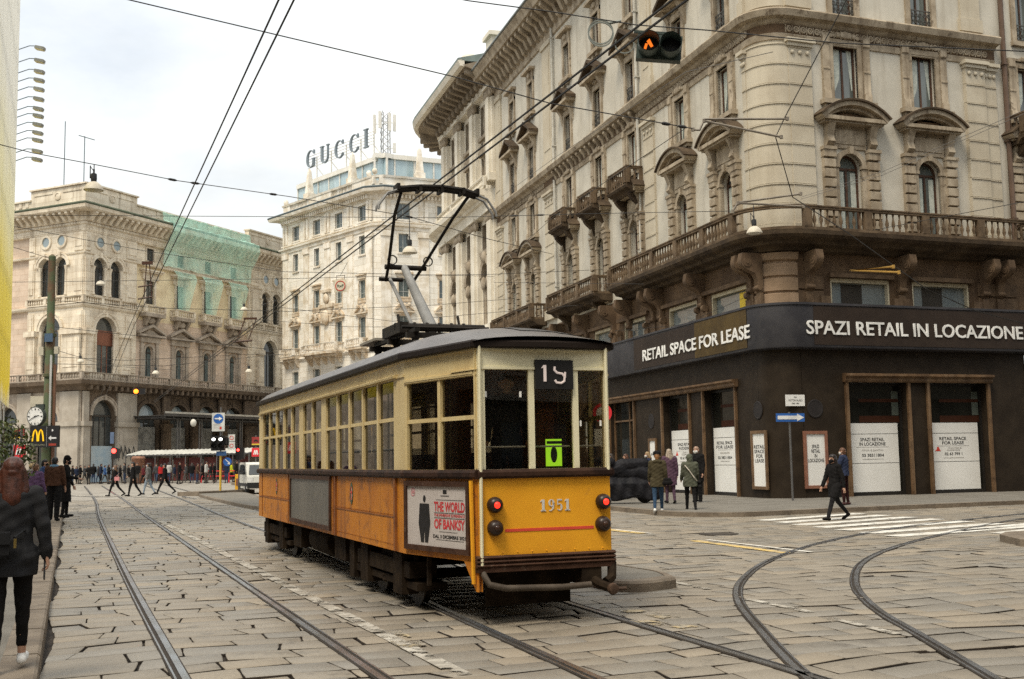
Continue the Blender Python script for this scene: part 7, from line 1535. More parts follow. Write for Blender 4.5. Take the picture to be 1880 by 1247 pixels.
bo = thing('bollard', 'yellow reflective island bollard under the blue arrow disc', 'bollard', (-15.9, 66.8, .1)); q = MB(); q.box(-.2, .2, -.1, .1, 0, .95); q.build('body', pmat('bollard_yellow', (.8, .42, .03), rough=.4), bo); q = MB(); q.box(-.15, .15, -.11, -.101, .3, .7); q.build('reflector', M_orange, bo)
ns = thing('no_entry_sign', 'round red rimmed sign half hidden by the tram before the shop', 'road sign', (2.80, 36.2, .116))
q = MB(); q.tube([(0, .04, 0), (0, .04, 3.3)], .035, 6); q.build('post', M_post, ns); q = MB(); q.lathe([(.3, 0), (.3, .02)], (0, 0, 0), 24, 0, 'y'); q.box(.02, .26, 0, .02, -1.05, -.5); q.build('plate', M_swhite, ns, FLIP @ T(0, .0, 2.93)); q = MB(); ring(q, 0, 2.93, .2, .3, -.03, -.021, 24, 0, 0, 2 * pi); q.build('rim', M_mred, ns)
# shelter with a corrugated roof, red stalls beneath
sh = thing('market_shelter', 'long low shelter with a corrugated translucent roof over red stall boards', 'shelter', (-36.0, 110.6, 0), math.atan2(-6.2, 13.3))
q = MB(); rt = []
for i in range(61): x = i * .24; rt.append((x, 3.05 + .05 * (i % 2)))
q.add([(x, -1.9, z - .45) for x, z in rt] + [(x, .3, z) for x, z in rt], [(i, i + 1, 62 + i, 61 + i) for i in range(60)]); q.build('roof', pmat('corrugated_pale', (.50, .49, .44), (.38, .37, .33), 1, rough=.5), sh)
q = MB()
for i in range(9): q.tube([(i * 1.8 + .05, -1.7, 0), (i * 1.8 + .05, -1.7, 2.6)], .05, 6); q.tube([(i * 1.8 + .05, 0, 0), (i * 1.8 + .05, 0, 3.0)], .05, 6); q.tube([(i * 1.8, -1.8, 2.55), (i * 1.8, .2, 3.0)], .04, 5)
q.box(0, 14.4, -1.85, -1.78, 2.5, 2.62); q.build('frame', M_post, sh)
q = MB(); 
for i in range(7): q.box(1.2 + i * 1.8, 2.7 + i * 1.8, -.5, -.4, .2, 2.3)
q.build('red_board', pmat('stall_red', (.15, .035, .028), (.085, .024, .02), 2, rough=.6), sh)
q = MB()
for z in (.55, 1.0): q.box(9.8, 14.5, -2.6, -2.55, z, z + .08)
for i in range(4): q.box(9.8 + i * 1.55, 9.88 + i * 1.55, -2.6, -2.52, 0, 1.1)
tag(q.build('barrier', M_mred, None, sh.matrix_basis.copy()), 'red tubular barrier at the right end of the shelter', 'barrier')
# globe lamp under the canopy
q = MB(); q.ell((0, 0, 0), .3, .3, .38, 14); tag(q.build('globe_lamp', M_lampb, None, T(-31.3, 112.6, 5.7), smooth=60), 'white globe lamp hanging under the dark canopy', 'lamp')
# litter bin kiosk column by the pier
q = MB(); q.lathe([(.55, 0), (.6, .1), (.6, 2.2), (.66, 2.3), (.5, 2.5)], (0, 0, 0), 14); tag(q.build('advert_column', pmat('rust_column', (.26, .12, .07), (.16, .08, .05), 3, rough=.7), None, T(-34.8, 107, 0), smooth=40), 'squat rust brown column beside the red traffic light', 'column')

# banner on the scaffold at the far left with its row of arm lamps
bn = thing('advert_banner', 'tall white and yellow banner panel hanging over the lamps beside the pavement', 'banner', (-17.55, 40.0, 0))
bm = bpy.data.materials.new('banner_print'); bm.use_nodes = True; n = bm.node_tree.nodes; l = bm.node_tree.links; b_ = n['Principled BSDF']; b_.inputs['Roughness'].default_value = .6
gg = n.new('ShaderNodeNewGeometry'); sx_ = n.new('ShaderNodeSeparateXYZ'); l.new(gg.outputs['Position'], sx_.inputs[0]); nz2 = n.new('ShaderNodeTexNoise'); nz2.inputs['Scale'].default_value = .35; l.new(gg.outputs['Position'], nz2.inputs['Vector'])
ad = n.new('ShaderNodeMath'); ad.operation = 'MULTIPLY_ADD'; ad.inputs[1].default_value = 3.0; l.new(nz2.outputs['Fac'], ad.inputs[0]); l.new(sx_.outputs['Z'], ad.inputs[2])
mr2 = n.new('ShaderNodeMapRange'); mr2.inputs['From Min'].default_value = 4.5; mr2.inputs['From Max'].default_value = 19; l.new(ad.outputs[0], mr2.inputs['Value'])
cr = n.new('ShaderNodeValToRGB'); e = cr.color_ramp.elements; e[0].position = 0; e[0].color = (.80, .78, .70, 1); e[1].position = .08; e[1].color = (.82, .62, .05, 1)
for p_, c_ in ((.30, (.84, .68, .12, 1)), (.48, (.86, .80, .50, 1)), (.75, (.85, .83, .74, 1))): x_ = e.new(p_); x_.color = c_
l.new(mr2.outputs['Result'], cr.inputs['Fac']); l.new(cr.outputs['Color'], b_.inputs['Base Color'])
tl_ = n.new('ShaderNodeBsdfTranslucent'); l.new(cr.outputs['Color'], tl_.inputs['Color']); mb2 = n.new('ShaderNodeMixShader'); mb2.inputs['Fac'].default_value = .55
l.new(b_.outputs[0], mb2.inputs[1]); l.new(tl_.outputs[0], mb2.inputs[2]); l.new(mb2.outputs[0], n['Material Output'].inputs['Surface'])
q = MB(); A_ = Vector((0, 0)); Bd = Vector((.3584, -.9336)); nn = Vector((-.9336, -.3584)); q.add([(*A_, 3.7), (*(A_ + Bd * 13), 3.7), (*(A_ + Bd * 13), 24), (*A_, 24)], [(0, 1, 2, 3)]); q.build('sheet', bm, bn)
q = MB()
for d_ in range(8):
    for o_ in (.15, 1.0): p_ = A_ + Bd * (d_ * 1.85) + nn * o_; q.tube([(p_.x, p_.y, .1), (p_.x, p_.y, 24)], .03, 5)
for z_ in range(2, 25, 2):
    for o_ in (.15, 1.0): p_ = A_ + nn * o_; r_ = p_ + Bd * 13; q.tube([(p_.x, p_.y, z_), (r_.x, r_.y, z_)], .025, 5)
q.build('scaffold', pmat('scaffold_grey', (.4, .4, .38), rough=.7), bn)
q = MB(); q.tube([(0, 0, 0), (.3, 0, .1), (.6, 0, .2), (.95, 0, .18)], .018, 5); arm0 = q.build('banner_lamp', pmat('arm_blue_grey', (.24, .30, .34), rough=.5)); arm0['category'] = 'lamp'
q = MB(); q.prismx([(-.10, .02), (.10, .02), (.12, -.07), (-.12, -.09)], .85, 1.17); q.xf(Matrix.Rotation(R(12), 4, 'Y')); q.v = [(a, b, c + .35) for a, b, c in q.v]; q.build('head', pmat('lamp_head_grey', (.40, .40, .35), rough=.5), arm0)
q = MB(); q.box(.86, 1.16, -.11, .11, -.105, -.09); q.xf(Matrix.Rotation(R(12), 4, 'Y')); q.v = [(a, b, c + .35) for a, b, c in q.v]; q.build('glass', pmat('lamp_glass_yellow', (.85, .76, .38), rough=.4), arm0)
zs_ = [16.51, 16.04, 15.64, 15.32, 14.99, 14.63, 14.27, 14.01, 13.69, 13.39, 13.12, 12.72, 12.42]
for i, z in enumerate(zs_):
    o = arm0 if i == 0 else dup(arm0); o.location = (-17.75, 39.95, z); tag(o, 'small lamp on a curved arm in the column of lamps lighting the left banner', 'lamp', 'lamps lighting the banner')
# aerials on the arcaded palace roof
for x, y, z0, z1, lb in ((-44.3, 112, 29.2, 36, 'tall thin whip aerial on the arcaded palace parapet'), (-42.4, 112.2, 29.2, 34.5, 'short aerial with a slanted head on the arcaded palace parapet')):
    q = MB(); q.tube([(x, y, z0), (x, y, z1)], .05, 5); 
    if z1 < 35: q.tube([(x - .6, y, z1 + .1), (x + 1.0, y, z1 - .4)], .05, 5)
    tag(q.build('aerial', pmat('aerial_grey', (.14, .18, .2), rough=.5)), lb, 'aerial')

# bush in a planter on the left pavement
pb_ = thing('planter_bush', 'leafy bush in a planter on the left pavement behind the walking woman', 'bush', (-9.6, 21.6, .1))
q = MB(); q.prismz([(-.6, -.6), (.6, -.6), (.6, .6), (-.6, .6)], 0, .8); q.build('planter', pmat('planter_grey', (.15, .14, .125), rough=.8), pb_)
q = MB(); rb = random.Random(4)
for i in range(12): a = rb.uniform(0, 2 * pi); q.tube([(0, 0, .7), (.25 * cos(a), .25 * sin(a), 1.3), (.5 * cos(a), .5 * sin(a), 1.9 + rb.uniform(0, .5))], [.025, .015, .006], 5)
q.build('branches', pmat('twig_brown', (.09, .06, .04), rough=.9), pb_)
q = MB()
for i in range(1700):
    a, u, rr = rb.uniform(0, 2 * pi), rb.uniform(-1, 1), rb.uniform(.35, 1) ** .5; x, y, z = .62 * rr * cos(a) * math.sqrt(1 - u * u), .62 * rr * sin(a) * math.sqrt(1 - u * u), 1.72 + .82 * rr * u
    if sin(x * 9 + 1) + sin(y * 8) + sin(z * 7) < -.9: continue
    d = Vector((rb.gauss(0, 1), rb.gauss(0, 1), rb.gauss(.2, .8))).normalized(); e_ = d.cross(Vector((rb.gauss(0, 1), rb.gauss(0, 1), rb.gauss(0, 1)))).normalized(); c = Vector((x, y, z)); L_ = rb.uniform(.04, .075)
    q.add([c - d * L_, c + e_ * L_ * .4, c + d * L_, c - e_ * L_ * .4], [(0, 1, 2, 3)], rb.choice((0, 0, 1, 2)))
q.build('foliage', [pmat('leaf_olive', (.075, .095, .025), (.05, .07, .02), 5, rough=.6), pmat('leaf_dark', (.035, .05, .018), rough=.6), pmat('leaf_light', (.13, .14, .04), rough=.6)], pb_)
# small white car behind the tram
car = thing('parked_car', 'small white boxy car partly hidden behind the tram rear', 'car', (-14.35, 64.6, 0), R(21))
M_carw = pmat('car_white', (.62, .61, .55), (.56, .55, .49), 2, rough=.35, coat=.3); M_cblk = pmat('car_black', (.02, .02, .02), rough=.6)
pr = [(-1.8, .30), (-1.85, .55), (-1.78, .95), (-1.6, 1.02), (-1.25, 1.62), (-1.0, 1.72), (1.1, 1.72), (1.45, 1.60), (1.78, 1.0), (1.82, .5), (1.75, .28)]
q = MB(); q.prismx([(y, z) for y, z in pr], -.80, .80); car_b = q.build('body', M_carw, car)
for sx in (-1, 1):
    q = MB(); P = [(-1.1, 1.06), (-.85, 1.55), (-.1, 1.60), (-.1, 1.06)]; Q = [(.0, 1.06), (.0, 1.60), (1.0, 1.58), (1.35, 1.06)]; q.prismx(P, sx * .80, sx * .812); q.prismx(Q, sx * .80, sx * .812); q.build('side_window', M_paned, car)
    for y in (-1.15, 1.15): q = MB(); q.lathe([(.1, -.09), (.3, -.09), (.31, 0), (.3, .09), (.1, .09)], (sx * .72, y, .31), 18, 0, 'x'); q.build('wheel', M_cblk, car, smooth=40)
q = MB(); q.box(-.82, .82, -1.95, -1.84, .32, .62); q.box(-.815, .815, -1.7, 1.7, .42, .58); q.box(-.82, .82, 1.8, 1.9, .32, .62); q.build('bumper', M_cblk, car)
q = MB(); q.add([(-.7, -1.615, 1.05), (.7, -1.615, 1.05), (.62, -1.30, 1.57), (-.62, -1.30, 1.57)], [(0, 1, 2, 3)]); q.build('windscreen', M_paned, car)
for sx in (-1, 1): q = MB(); q.box(sx * .5, sx * .78, -1.83, -1.78, .68, .9); q.build('headlight', M_letter, car)
q = MB(); q.box(.80, .95, -1.1, -.98, 1.05, 1.2); q.box(-.95, -.80, -1.1, -.98, 1.05, 1.2); q.build('mirror', M_cblk, car)
# ================================================================== plain house fronts that close the street behind the camera and along the near pavements
M_house = pmat('house_stucco', (.46, .41, .33), (.37, .325, .255), .5, rough=.9, streak=((.22, .18, .13), .4, 1.2)); M_houseb = pmat('house_base', (.10, .08, .065), (.06, .05, .04), .6, rough=.8)
M_hpane = glass('house_pane', (.03, .034, .036), .6, .05, dark=(.06, .066, .07))
def house(name, O, ang, L, H, label, base=5.0):
    t = thing(name, label, 'building', (O[0], O[1], 0)); F_ = T(-O[0], -O[1], 0) @ fac(O, ang)
    hs = []; n_ = int(L / 3.6)
    for i in range(n_):
        u = L * (i + .5) / n_
        for z in range(4): hs.append((u - .6, u + .6, base + 1.2 + z * 4.0, base + 3.6 + z * 4.0))
    q = MB(); wall(q, 0, L, base, H, hs, depth=.3); q.box(0, L, -10, -9.9, 0, H); q.build('wall', M_house, t, F_)
    q = MB(); wall(q, 0, L, 0, base, [(L * (i + .5) / n_ - 1.2, L * (i + .5) / n_ + 1.2, .3, 3.6) for i in range(n_)], depth=.4); q.build('shop_front', M_houseb, t, F_)
    q = MB(); q.sweep([(0, H - .8), (.3, H - .6), (.9, H - .2), (.95, H), (0, H + .1)], [(L, 0), (0, 0)]); q.box(0, L, 0, .25, base - .3, base + .1); q.box(0, L, 0, .2, base + 8.6, base + 8.9); q.box(-.02, L + .02, -10, .0, H, H + .3); q.build('cornice', M_house, t, F_)
    pr = None
    for a, b, c, d in hs:
        if pr is None:
            q = MB(); q.box(-.78, -.6, -.05, .08, 0, 2.6); q.box(.6, .78, -.05, .08, 0, 2.6); q.box(-.6, .6, -.05, .08, 2.4, 2.6); q.box(-.85, .85, -.05, .2, -.2, 0); pr = q.build('window', M_house, t, F_ @ T((a + b) / 2, 0, c))
            q = MB(); q.box(-.6, .6, -.28, -.26, 0, 2.4); q.build('pane', M_hpane, pr)
        else: dup(pr, F_ @ T((a + b) / 2, 0, c))
    q = MB(); q.box(.2, L - .2, -.42, -.4, .1, 4); q.build('shop_pane', M_hpane, t, F_)
_d = Vector((.3584, -.9336)); _o = Vector((-17.55, 40.0)) + _d * 13.2 + Vector((-.9336, -.3584)) * 8
house('house', tuple(_o), 291, 48, 15, 'stucco house row beyond the banner, only mirrored in the tram side windows')
house('house', (-30, -20), 356, 72, 21, 'stucco house closing the street, only mirrored in the tram end windows')
house('house', (13.6, 21.0), 20.5, 34, 19, 'stucco corner house across the side street, only mirrored in the lease shop panes')
house('house', (26.3, -12.2), 111, 35.2, 19, 'stucco house row facing the banner, only mirrored in the tram panes towards the shop')
# ================================================================== people
def cl(c, k=0.8): return pmat('cloth_%02d_%02d_%02d' % tuple(int(x * 99) for x in c), c, tuple(x * k for x in c), 9, spec=.1, rough=.95, grain=.5, bscale=95, bump=.25)
M_skin = pmat('skin', (.50, .30, .21), (.44, .25, .17), 12, rough=.55); M_shoeb = cl((.015, .014, .014)); M_shoew = pmat('shoe_white', (.72, .71, .68), rough=.6)
def capsule(mb, p0, r0, p1, r1, flat=1.0, n=10):
    p0, p1 = Vector(p0), Vector(p1); d = p1 - p0; L = d.length
    d = d / L if L > 1e-6 else Vector((0, 0, 1)); a = d.cross(Vector((0, 1, 0)) if abs(d.y) < .9 else Vector((1, 0, 0))).normalized(); b = d.cross(a); vs = []; rg = []
    for t in (-90, -60, -30, 0): rg.append((p0 + d * r0 * sin(R(t)), r0 * cos(R(t))))
    for t in (0, 30, 60, 90): rg.append((p1 + d * r1 * sin(R(t)), r1 * cos(R(t))))
    for c, r in rg:
        r = max(r, 1e-4)
        for j in range(n):
            v = (a * cos(2 * pi * j / n) + b * sin(2 * pi * j / n)) * r; v.y *= flat; q = c + v; vs.append(q)
    if flat != 1.0:
        pass
    k = len(rg); mb.add(vs, [(i * n + j, i * n + (j + 1) % n, (i + 1) * n + (j + 1) % n, (i + 1) * n + j) for i in range(k - 1) for j in range(n)] + [list(range(n - 1, -1, -1)), list(range((k - 1) * n, k * n))])
def blob(name, prims, vox, mat, parent, zmin=None, smooth=3):
    """one continuous surface grown round tapered limbs"""
    mb = MB()
    for p in prims: capsule(mb, *p)
    me = bpy.data.meshes.new('tmp'); me.from_pydata(mb.v, [], mb.f); o = bpy.data.objects.new('tmp', me); COL.objects.link(o)
    m = o.modifiers.new('r', 'REMESH'); m.mode = 'VOXEL'; m.voxel_size = vox
    if smooth: s_ = o.modifiers.new('s', 'SMOOTH'); s_.factor = .5; s_.iterations = smooth
    dg = bpy.context.evaluated_depsgraph_get(); nm = bpy.data.meshes.new_from_object(o.evaluated_get(dg)); bpy.data.objects.remove(o); bpy.data.meshes.remove(me)
    n = len(nm.vertices)
    if zmin is not None and n:
        a = np.empty(n * 3, np.float32); nm.vertices.foreach_get('co', a); a = a.reshape(n, 3); a[:, 2] = np.maximum(a[:, 2], zmin); nm.vertices.foreach_set('co', a.ravel())
    if name in ('coat', 'trousers', 'cover') and n:             # cloth creases
        a = np.empty(n * 3, np.float32); nm.vertices.foreach_get('co', a); a = a.reshape(n, 3); ph = len(prims) * 1.7
        f_ = .5 * np.sin(a[:, 2] * 38 + a[:, 0] * 22 + ph) + .5 * np.sin(a[:, 2] * 61 - a[:, 0] * 35 + a[:, 1] * 18) + .6 * np.sin(a[:, 0] * 47 + a[:, 2] * 9 + ph)
        a[:, 1] += .0052 * f_ * np.sign(a[:, 1] + 1e-6); a[:, 0] += .003 * f_ * np.sign(a[:, 0]); nm.vertices.foreach_set('co', a.ravel())
    nm.materials.clear(); nm.materials.append(mat); nm.shade_smooth(); nm.update(); nm.name = name
    return link(name, nm, parent)
def person(label, loc, face, h=1.70, legs=((8, 4), (-8, 10)), arms=((5, 8, 12), (-5, 8, 12)), coat=(.03, .03, .03), hem=.80, trou=(.02, .02, .022), shoes=None, hair=(.03, .02, .015), hairlen=0, hat=None,
           hood=None, mask=None, scarf=None, vox=.02, fingers=False, group=None, puff=0.0, wide=0.0, ankle=False, lean=0.0, bend=0.0, skin=None, sleeve=True, eyes=False, cat='person'):
    """face: heading in degrees (world, counter-clockwise from +X); pose angles in degrees, forward positive"""
    t = thing('person', label, cat, loc, R(face - 90), group); k = h / 1.72; S_ = lambda p: (p[0] * k, p[1] * k, p[2] * k)
    skin = skin or M_skin; J = {}
    for i, sx in enumerate((-1, 1)):
        th, kb = legs[i]; hp = Vector((sx * .095, 0, .90)); a = R(th); kn = hp + Vector((sx * .005, sin(a), -cos(a))) * .43; b = R(th - kb); an = kn + Vector((0, sin(b), -cos(b))) * .42
        ft = R(max(-35, min(10, (th - kb) * .9 if th - kb < 0 else 6))); toe = an + Vector((sx * .02, .17 * cos(ft), -.045 + .17 * sin(ft))); heel = an + Vector((0, -.045, -.04)); J[sx] = (hp, kn, an, toe, heel)
    zlo = min(min(J[s_][3].z, J[s_][4].z) for s_ in J) - .035
    up = lambda v: Vector((v.x, v.y, v.z - zlo))
    for s_ in J: J[s_] = tuple(up(v) for v in J[s_])
    ln = R(lean); zp = .90 - zlo
    def tor(x, y, z): q = Vector((x, y, z - .90)); return Vector((q.x, q.y * cos(ln) + q.z * sin(ln), zp + q.z * cos(ln) - q.y * sin(ln)))
    A = {}
    for i, sx in enumerate((-1, 1)):
        f_, o_, e_ = arms[i]; sh = tor(sx * .175, 0, 1.41); a, ab = R(f_) , R(o_)
        d = Vector((sx * sin(ab), sin(a) * cos(ab), -cos(a) * cos(ab))); el = sh + d * .285; a2 = R(f_ + e_); d2 = Vector((sx * sin(ab) * .5 - sx * max(0, sin(a2)) * .25 * (e_ > 50), sin(a2), -cos(a2))).normalized(); wr = el + d2 * .245; A[sx] = (sh, el, wr, d2)
    hd = tor(0, .02, 1.60); hb = R(bend); hf = Vector((0, cos(hb), -sin(hb)))
    P = [((0, 0, .0), 0, (0, 0, 0), 0)]; P = []
    v3 = lambda q: tuple(q * k)
    P += [(v3(tor(0, -.005, 1.40)), .056 * k, v3(hd + Vector((0, -.02, -.06))), .054 * k), (v3(hd + Vector((0, -.012, .025))), .088 * k, v3(hd + Vector((0, .0, .035))), .086 * k), (v3(hd + hf * .012 + Vector((0, 0, -.03))), .074 * k, v3(hd + hf * .028 + Vector((0, 0, -.082))), .044 * k)]
    if vox < .025:
        P += [(v3(hd + hf * .085 + Vector((0, 0, .012))), .011 * k, v3(hd + hf * .105 + Vector((0, 0, -.018))), .014 * k)]
        for sx in (-1, 1): P += [(v3(hd + Vector((sx * .084, -.005, .01))), .014 * k, v3(hd + Vector((sx * .086, -.008, -.025))), .010 * k)]
    P += [(v3(tor(0, 0, 1.0)), .10 * k, v3(tor(0, 0, 1.33)), .12 * k, .7), (v3(tor(-.13, 0, 1.38)), .05 * k, v3(tor(.13, 0, 1.38)), .05 * k)]
    for sx in (-1, 1):
        hp, kn, an, toe, heel = J[sx]; sh, el, wr, d2 = A[sx]
        P += [(v3(hp), .075 * k, v3(kn), .05 * k), (v3(kn), .048 * k, v3(an), .033 * k), (v3(heel), .03 * k, v3(toe), .028 * k), (v3(an), .033 * k, v3(heel), .03 * k), (v3(sh), .045 * k, v3(el), .037 * k), (v3(el), .036 * k, v3(wr), .026 * k)]
        pm = wr + d2 * .085; side = Vector((1, 0, 0)) if abs(d2.x) < .8 else Vector((0, 1, 0)); nrm = d2.cross(side).normalized()
        if fingers:
            # palm facing the thigh: its breadth runs fore and aft
            br = Vector((0, 1, 0)) - d2 * d2.y; br = br.normalized(); th_ = br
            P += [(v3(wr + br * .018), .017 * k, v3(pm + br * .026), .014 * k), (v3(wr), .019 * k, v3(pm), .015 * k), (v3(wr - br * .018), .017 * k, v3(pm - br * .028), .013 * k)]
            inn = Vector((-sx, 0, 0))
            for j, (o_, l_) in enumerate(((.033, .066), (.011, .076), (-.011, .070), (-.032, .055))):
                b0 = pm + br * o_; m1 = b0 + (d2 * .85 + inn * .25).normalized() * l_ * .45; m2 = m1 + (d2 * .5 + inn * .75).normalized() * l_ * .33; m3 = m2 + (d2 * .1 + inn * .8).normalized() * l_ * .26
                P += [(v3(b0), .0095 * k, v3(m1), .009 * k), (v3(m1), .009 * k, v3(m2), .0082 * k), (v3(m2), .0082 * k, v3(m3), .0072 * k)]
            b0 = wr + d2 * .025 + br * .026; m1 = b0 + (br * .8 + d2 * .7 + inn * .2).normalized() * .042; m2 = m1 + (d2 * .9 + inn * .5 + br * .15).normalized() * .032
            P += [(v3(b0), .012 * k, v3(m1), .0105 * k), (v3(m1), .0105 * k, v3(m2), .009 * k)]
        else: P += [(v3(wr), .026 * k, v3(wr + d2 * .10), .026 * k)] + ([(v3(wr + d2 * .10 + Vector((0, y_, 0))), .011 * k, v3(wr + d2 * .165 + Vector((-sx * .015, y_ * 1.3, 0))), .009 * k) for y_ in (-.027, -.009, .009, .026)] + [(v3(wr + d2 * .03 + Vector((0, .022, 0))), .011 * k, v3(wr + d2 * .085 + Vector((0, .052, 0))), .009 * k)] if vox < .016 else [])
    blob('body', P, vox * (.36 if fingers else .55 if vox < .02 else .75), skin, t, 0.0, 1 if fingers else 2)
    # trousers and shoes
    Q = []
    for sx in (-1, 1):
        hp, kn, an, toe, heel = J[sx]; e_ = an + (kn - an) * (.24 if ankle else .04)
        Q += [(v3(hp + Vector((0, 0, .04))), (.098 + wide * .3) * k, v3(kn), (.066 + wide) * k), (v3(kn), (.064 + wide) * k, v3(e_), (.046 + wide) * k)]
    Q += [(v3(tor(-.06, 0, .93)), .115 * k, v3(tor(.06, 0, .93)), .115 * k, .85)]
    blob('trousers', Q, vox, cl(trou), t, .012, 2)
    Q = []
    for sx in (-1, 1):
        hp, kn, an, toe, heel = J[sx]; Q += [(v3(heel), .042 * k, v3(heel.lerp(toe, .6)), .042 * k), (v3(heel.lerp(toe, .6)), .042 * k, v3(toe), .034 * k), (v3(heel + Vector((0, .02, .0))), .04 * k, v3(an + Vector((0, 0, .0))), .04 * k)]
    blob('shoes', Q, vox * .8, shoes or M_shoeb, t, 0.0, 2)
    # coat with sleeves
    hz = (hem - zlo) ; p_ = puff
    Q = [(v3(tor(0, -.01, 1.06)), (.155 + p_) * k, v3(tor(0, -.005, 1.32)), (.178 + p_) * k, .72), (v3(tor(-.135, -.005, 1.395)), (.068 + p_ * .6) * k, v3(tor(.135, -.005, 1.395)), (.068 + p_ * .6) * k), (v3(tor(0, -.01, 1.40)), .075 * k, v3(tor(0, -.005, 1.465)), .064 * k)]
    Q += [(v3(tor(0, -.005, 1.05)), (.158 + p_) * k, v3(Vector((0, (J[1][1].y + J[-1][1].y) * .22, max(hz, .05)))), (.175 + p_ + max(0, .80 - hem) * .07) * k, .78)]
    for sx in (-1, 1):
        sh, el, wr, d2 = A[sx]; Q += [(v3(sh + Vector((0, 0, .0))), (.070 + p_ * .7) * k, v3(el), (.056 + p_ * .6) * k), (v3(el), (.055 + p_ * .6) * k, v3(wr + d2 * .005), (.043 + p_ * .4) * k)]
        hp, kn = J[sx][:2]
        if hem < .8: Q += [(v3(hp), (.12 + p_ * .5) * k, v3(hp + (kn - hp) * min(1.5, (.9 - hem) / .43)), (.11 + p_ * .5) * k)]
    if hood: Q += [(v3(hd + Vector((0, -.045, -.10))), .085 * k, v3(hd + Vector((0, -.02, .03))), .108 * k)] if hood == 'up' else [(v3(tor(-.07, -.09, 1.45)), .06 * k, v3(tor(.07, -.09, 1.45)), .06 * k)]
    blob('coat', Q, vox, cl(coat), t, hz * k, 3)
    # hair, hat, mask, scarf
    Q = [(v3(hd + Vector((0, -.025, .035))), .092 * k, v3(hd + Vector((0, -.005, .045))), .091 * k), (v3(hd + Vector((0, -.05, -.02))), .08 * k, v3(hd + Vector((0, -.06, -.06))), .06 * k)]
    if hairlen:
        Q += [(v3(hd + Vector((0, -.055, .0))), .098 * k, v3(tor(0, -.095, 1.55 - hairlen)), (.085 + .05 * (hairlen > .25)) * k, .55)]
        for sx in (-1, 1): Q += [(v3(hd + Vector((sx * .06, -.02, .0))), .05 * k, v3(tor(sx * .095, -.05, 1.56 - hairlen * .8)), .045 * k)]
    if hood != 'up': blob('hair', Q, vox * .8, pmat('hair_%02d_%02d_%02d' % tuple(int(x * 99) for x in hair), hair, tuple(x * .5 for x in hair), 20, spec=.35, rough=.45, streak=(tuple(min(1, x * 2.2) for x in hair), .4, 60), bump=.2, bscale=90), t, None, 2)
    if hat: blob('hat', [(v3(hd + Vector((-.045, -.01, .095))), .075 * k, v3(hd + Vector((.045, .0, .10))), .075 * k, 1.25), (v3(hd + Vector((0, -.01, .05))), .104 * k, v3(hd + Vector((0, -.005, .07))), .10 * k)] + ([(v3(hd + Vector((-.03, .10, .06))), .02 * k, v3(hd + Vector((.03, .10, .06))), .02 * k)] if 1 else []), vox * .8, cl(hat), t, None, 2)
    if mask: blob('face_mask', [(v3(hd + hf * .055 + Vector((-.03, 0, -.045))), .05 * k, v3(hd + hf * .055 + Vector((.03, 0, -.045))), .05 * k), (v3(hd + hf * .08 + Vector((0, 0, -.03))), .03 * k, v3(hd + hf * .07 + Vector((0, 0, -.08))), .035 * k)], vox * .7, cl(mask), t, None, 2)
    if scarf: blob('scarf', [(v3(tor(-.07, -.03, 1.46)), .06 * k, v3(tor(.07, -.03, 1.46)), .06 * k), (v3(tor(0, -.07, 1.47)), .06 * k, v3(tor(0, .05, 1.46)), .055 * k)], vox * .8, cl(scarf), t, None, 2)
    if eyes:
        mb = MB()
        for sx in (-1, 1): mb.ell(tuple((hd + hf * .078 + Vector((sx * .032, .0, .022))) * k), .012 * k, .008 * k, .007 * k, 8)
        mb.build('eyes', M_ink, t)
    t['_hand'] = [list(A[1][2] * k), list((A[1][2] + A[1][3] * .1) * k)]
    return t, {s_: (A[s_][2] * k, A[s_][3]) for s_ in A}
def held(t, p):                                         # world position of a point of a person
    return Matrix.Translation(t.location) @ Matrix.Rotation(t.rotation_euler.z, 4, 'Z') @ Vector(p)

def on(px, py, z=.104):
    d = _f + _r * ((px - 940) / 2110) - _u * ((py - 623.5) / 2110); s_ = (z - 1.65) / d.z; return (d.x * s_, d.y * s_, z)
# --- woman walking away at the left edge
W_, hA = person('woman in a dark tweed coat with long auburn hair walking away along the kerb', (-3.90, 9.0, .104), 110, 1.575, ((-7, 8), (9, 2)), ((6, 8, 14), (-4, 15, 12)), (.034, .034, .036), .73, (.012, .012, .013), M_shoew, (.075, .022, .011), .17, vox=.011, fingers=True, ankle=True, puff=.012)
hw_, hd2 = hA[1]; pc = held(W_, hw_ + hd2 * .12 + Vector((-.03, .0, 0)))
q = MB(); q.box(-.006, .006, -.038, .038, -.075, .075); o = q.build('phone', M_black, None, T(*pc) @ Matrix.Rotation(R(20), 4, 'Z') @ Matrix.Rotation(R(-14), 4, 'X'))
tag(o, 'dark phone held in the walking woman\'s right hand', 'phone')
bg_ = thing('handbag', 'small black leather crossbody bag on the back of the walking woman', 'bag', tuple(held(W_, (-.10, -.19, .97))), R(20))
q = MB(); q.prismx([(-.035, -.08), (.03, -.085), (.04, .0), (.025, .08), (-.03, .08)], -.10, .10); q.build('pouch', pmat('bag_leather', (.012, .012, .013), rough=.45), bg_); q = MB(); q.prismx([(-.04, .0), (-.048, .0), (-.04, .085), (.02, .095), (.02, .085)], -.104, .104); q.build('flap', MATS['bag_leather'], bg_)
q = MB(); q.tube([(-.13, -.02, .06), (-.2, .08, .18), (-.18, .16, .4), (-.05, .2, .56)], .008, 5); q.tube([(.13, -.02, .05), (.2, .1, .1)], .008, 5); q.build('strap', MATS['bag_leather'], bg_); q = MB(); q.box(.13, .15, -.05, -.03, -.03, .04); q.build('clasp', pmat('clasp_gold', (.5, .36, .12), rough=.3, metal=.8), bg_)
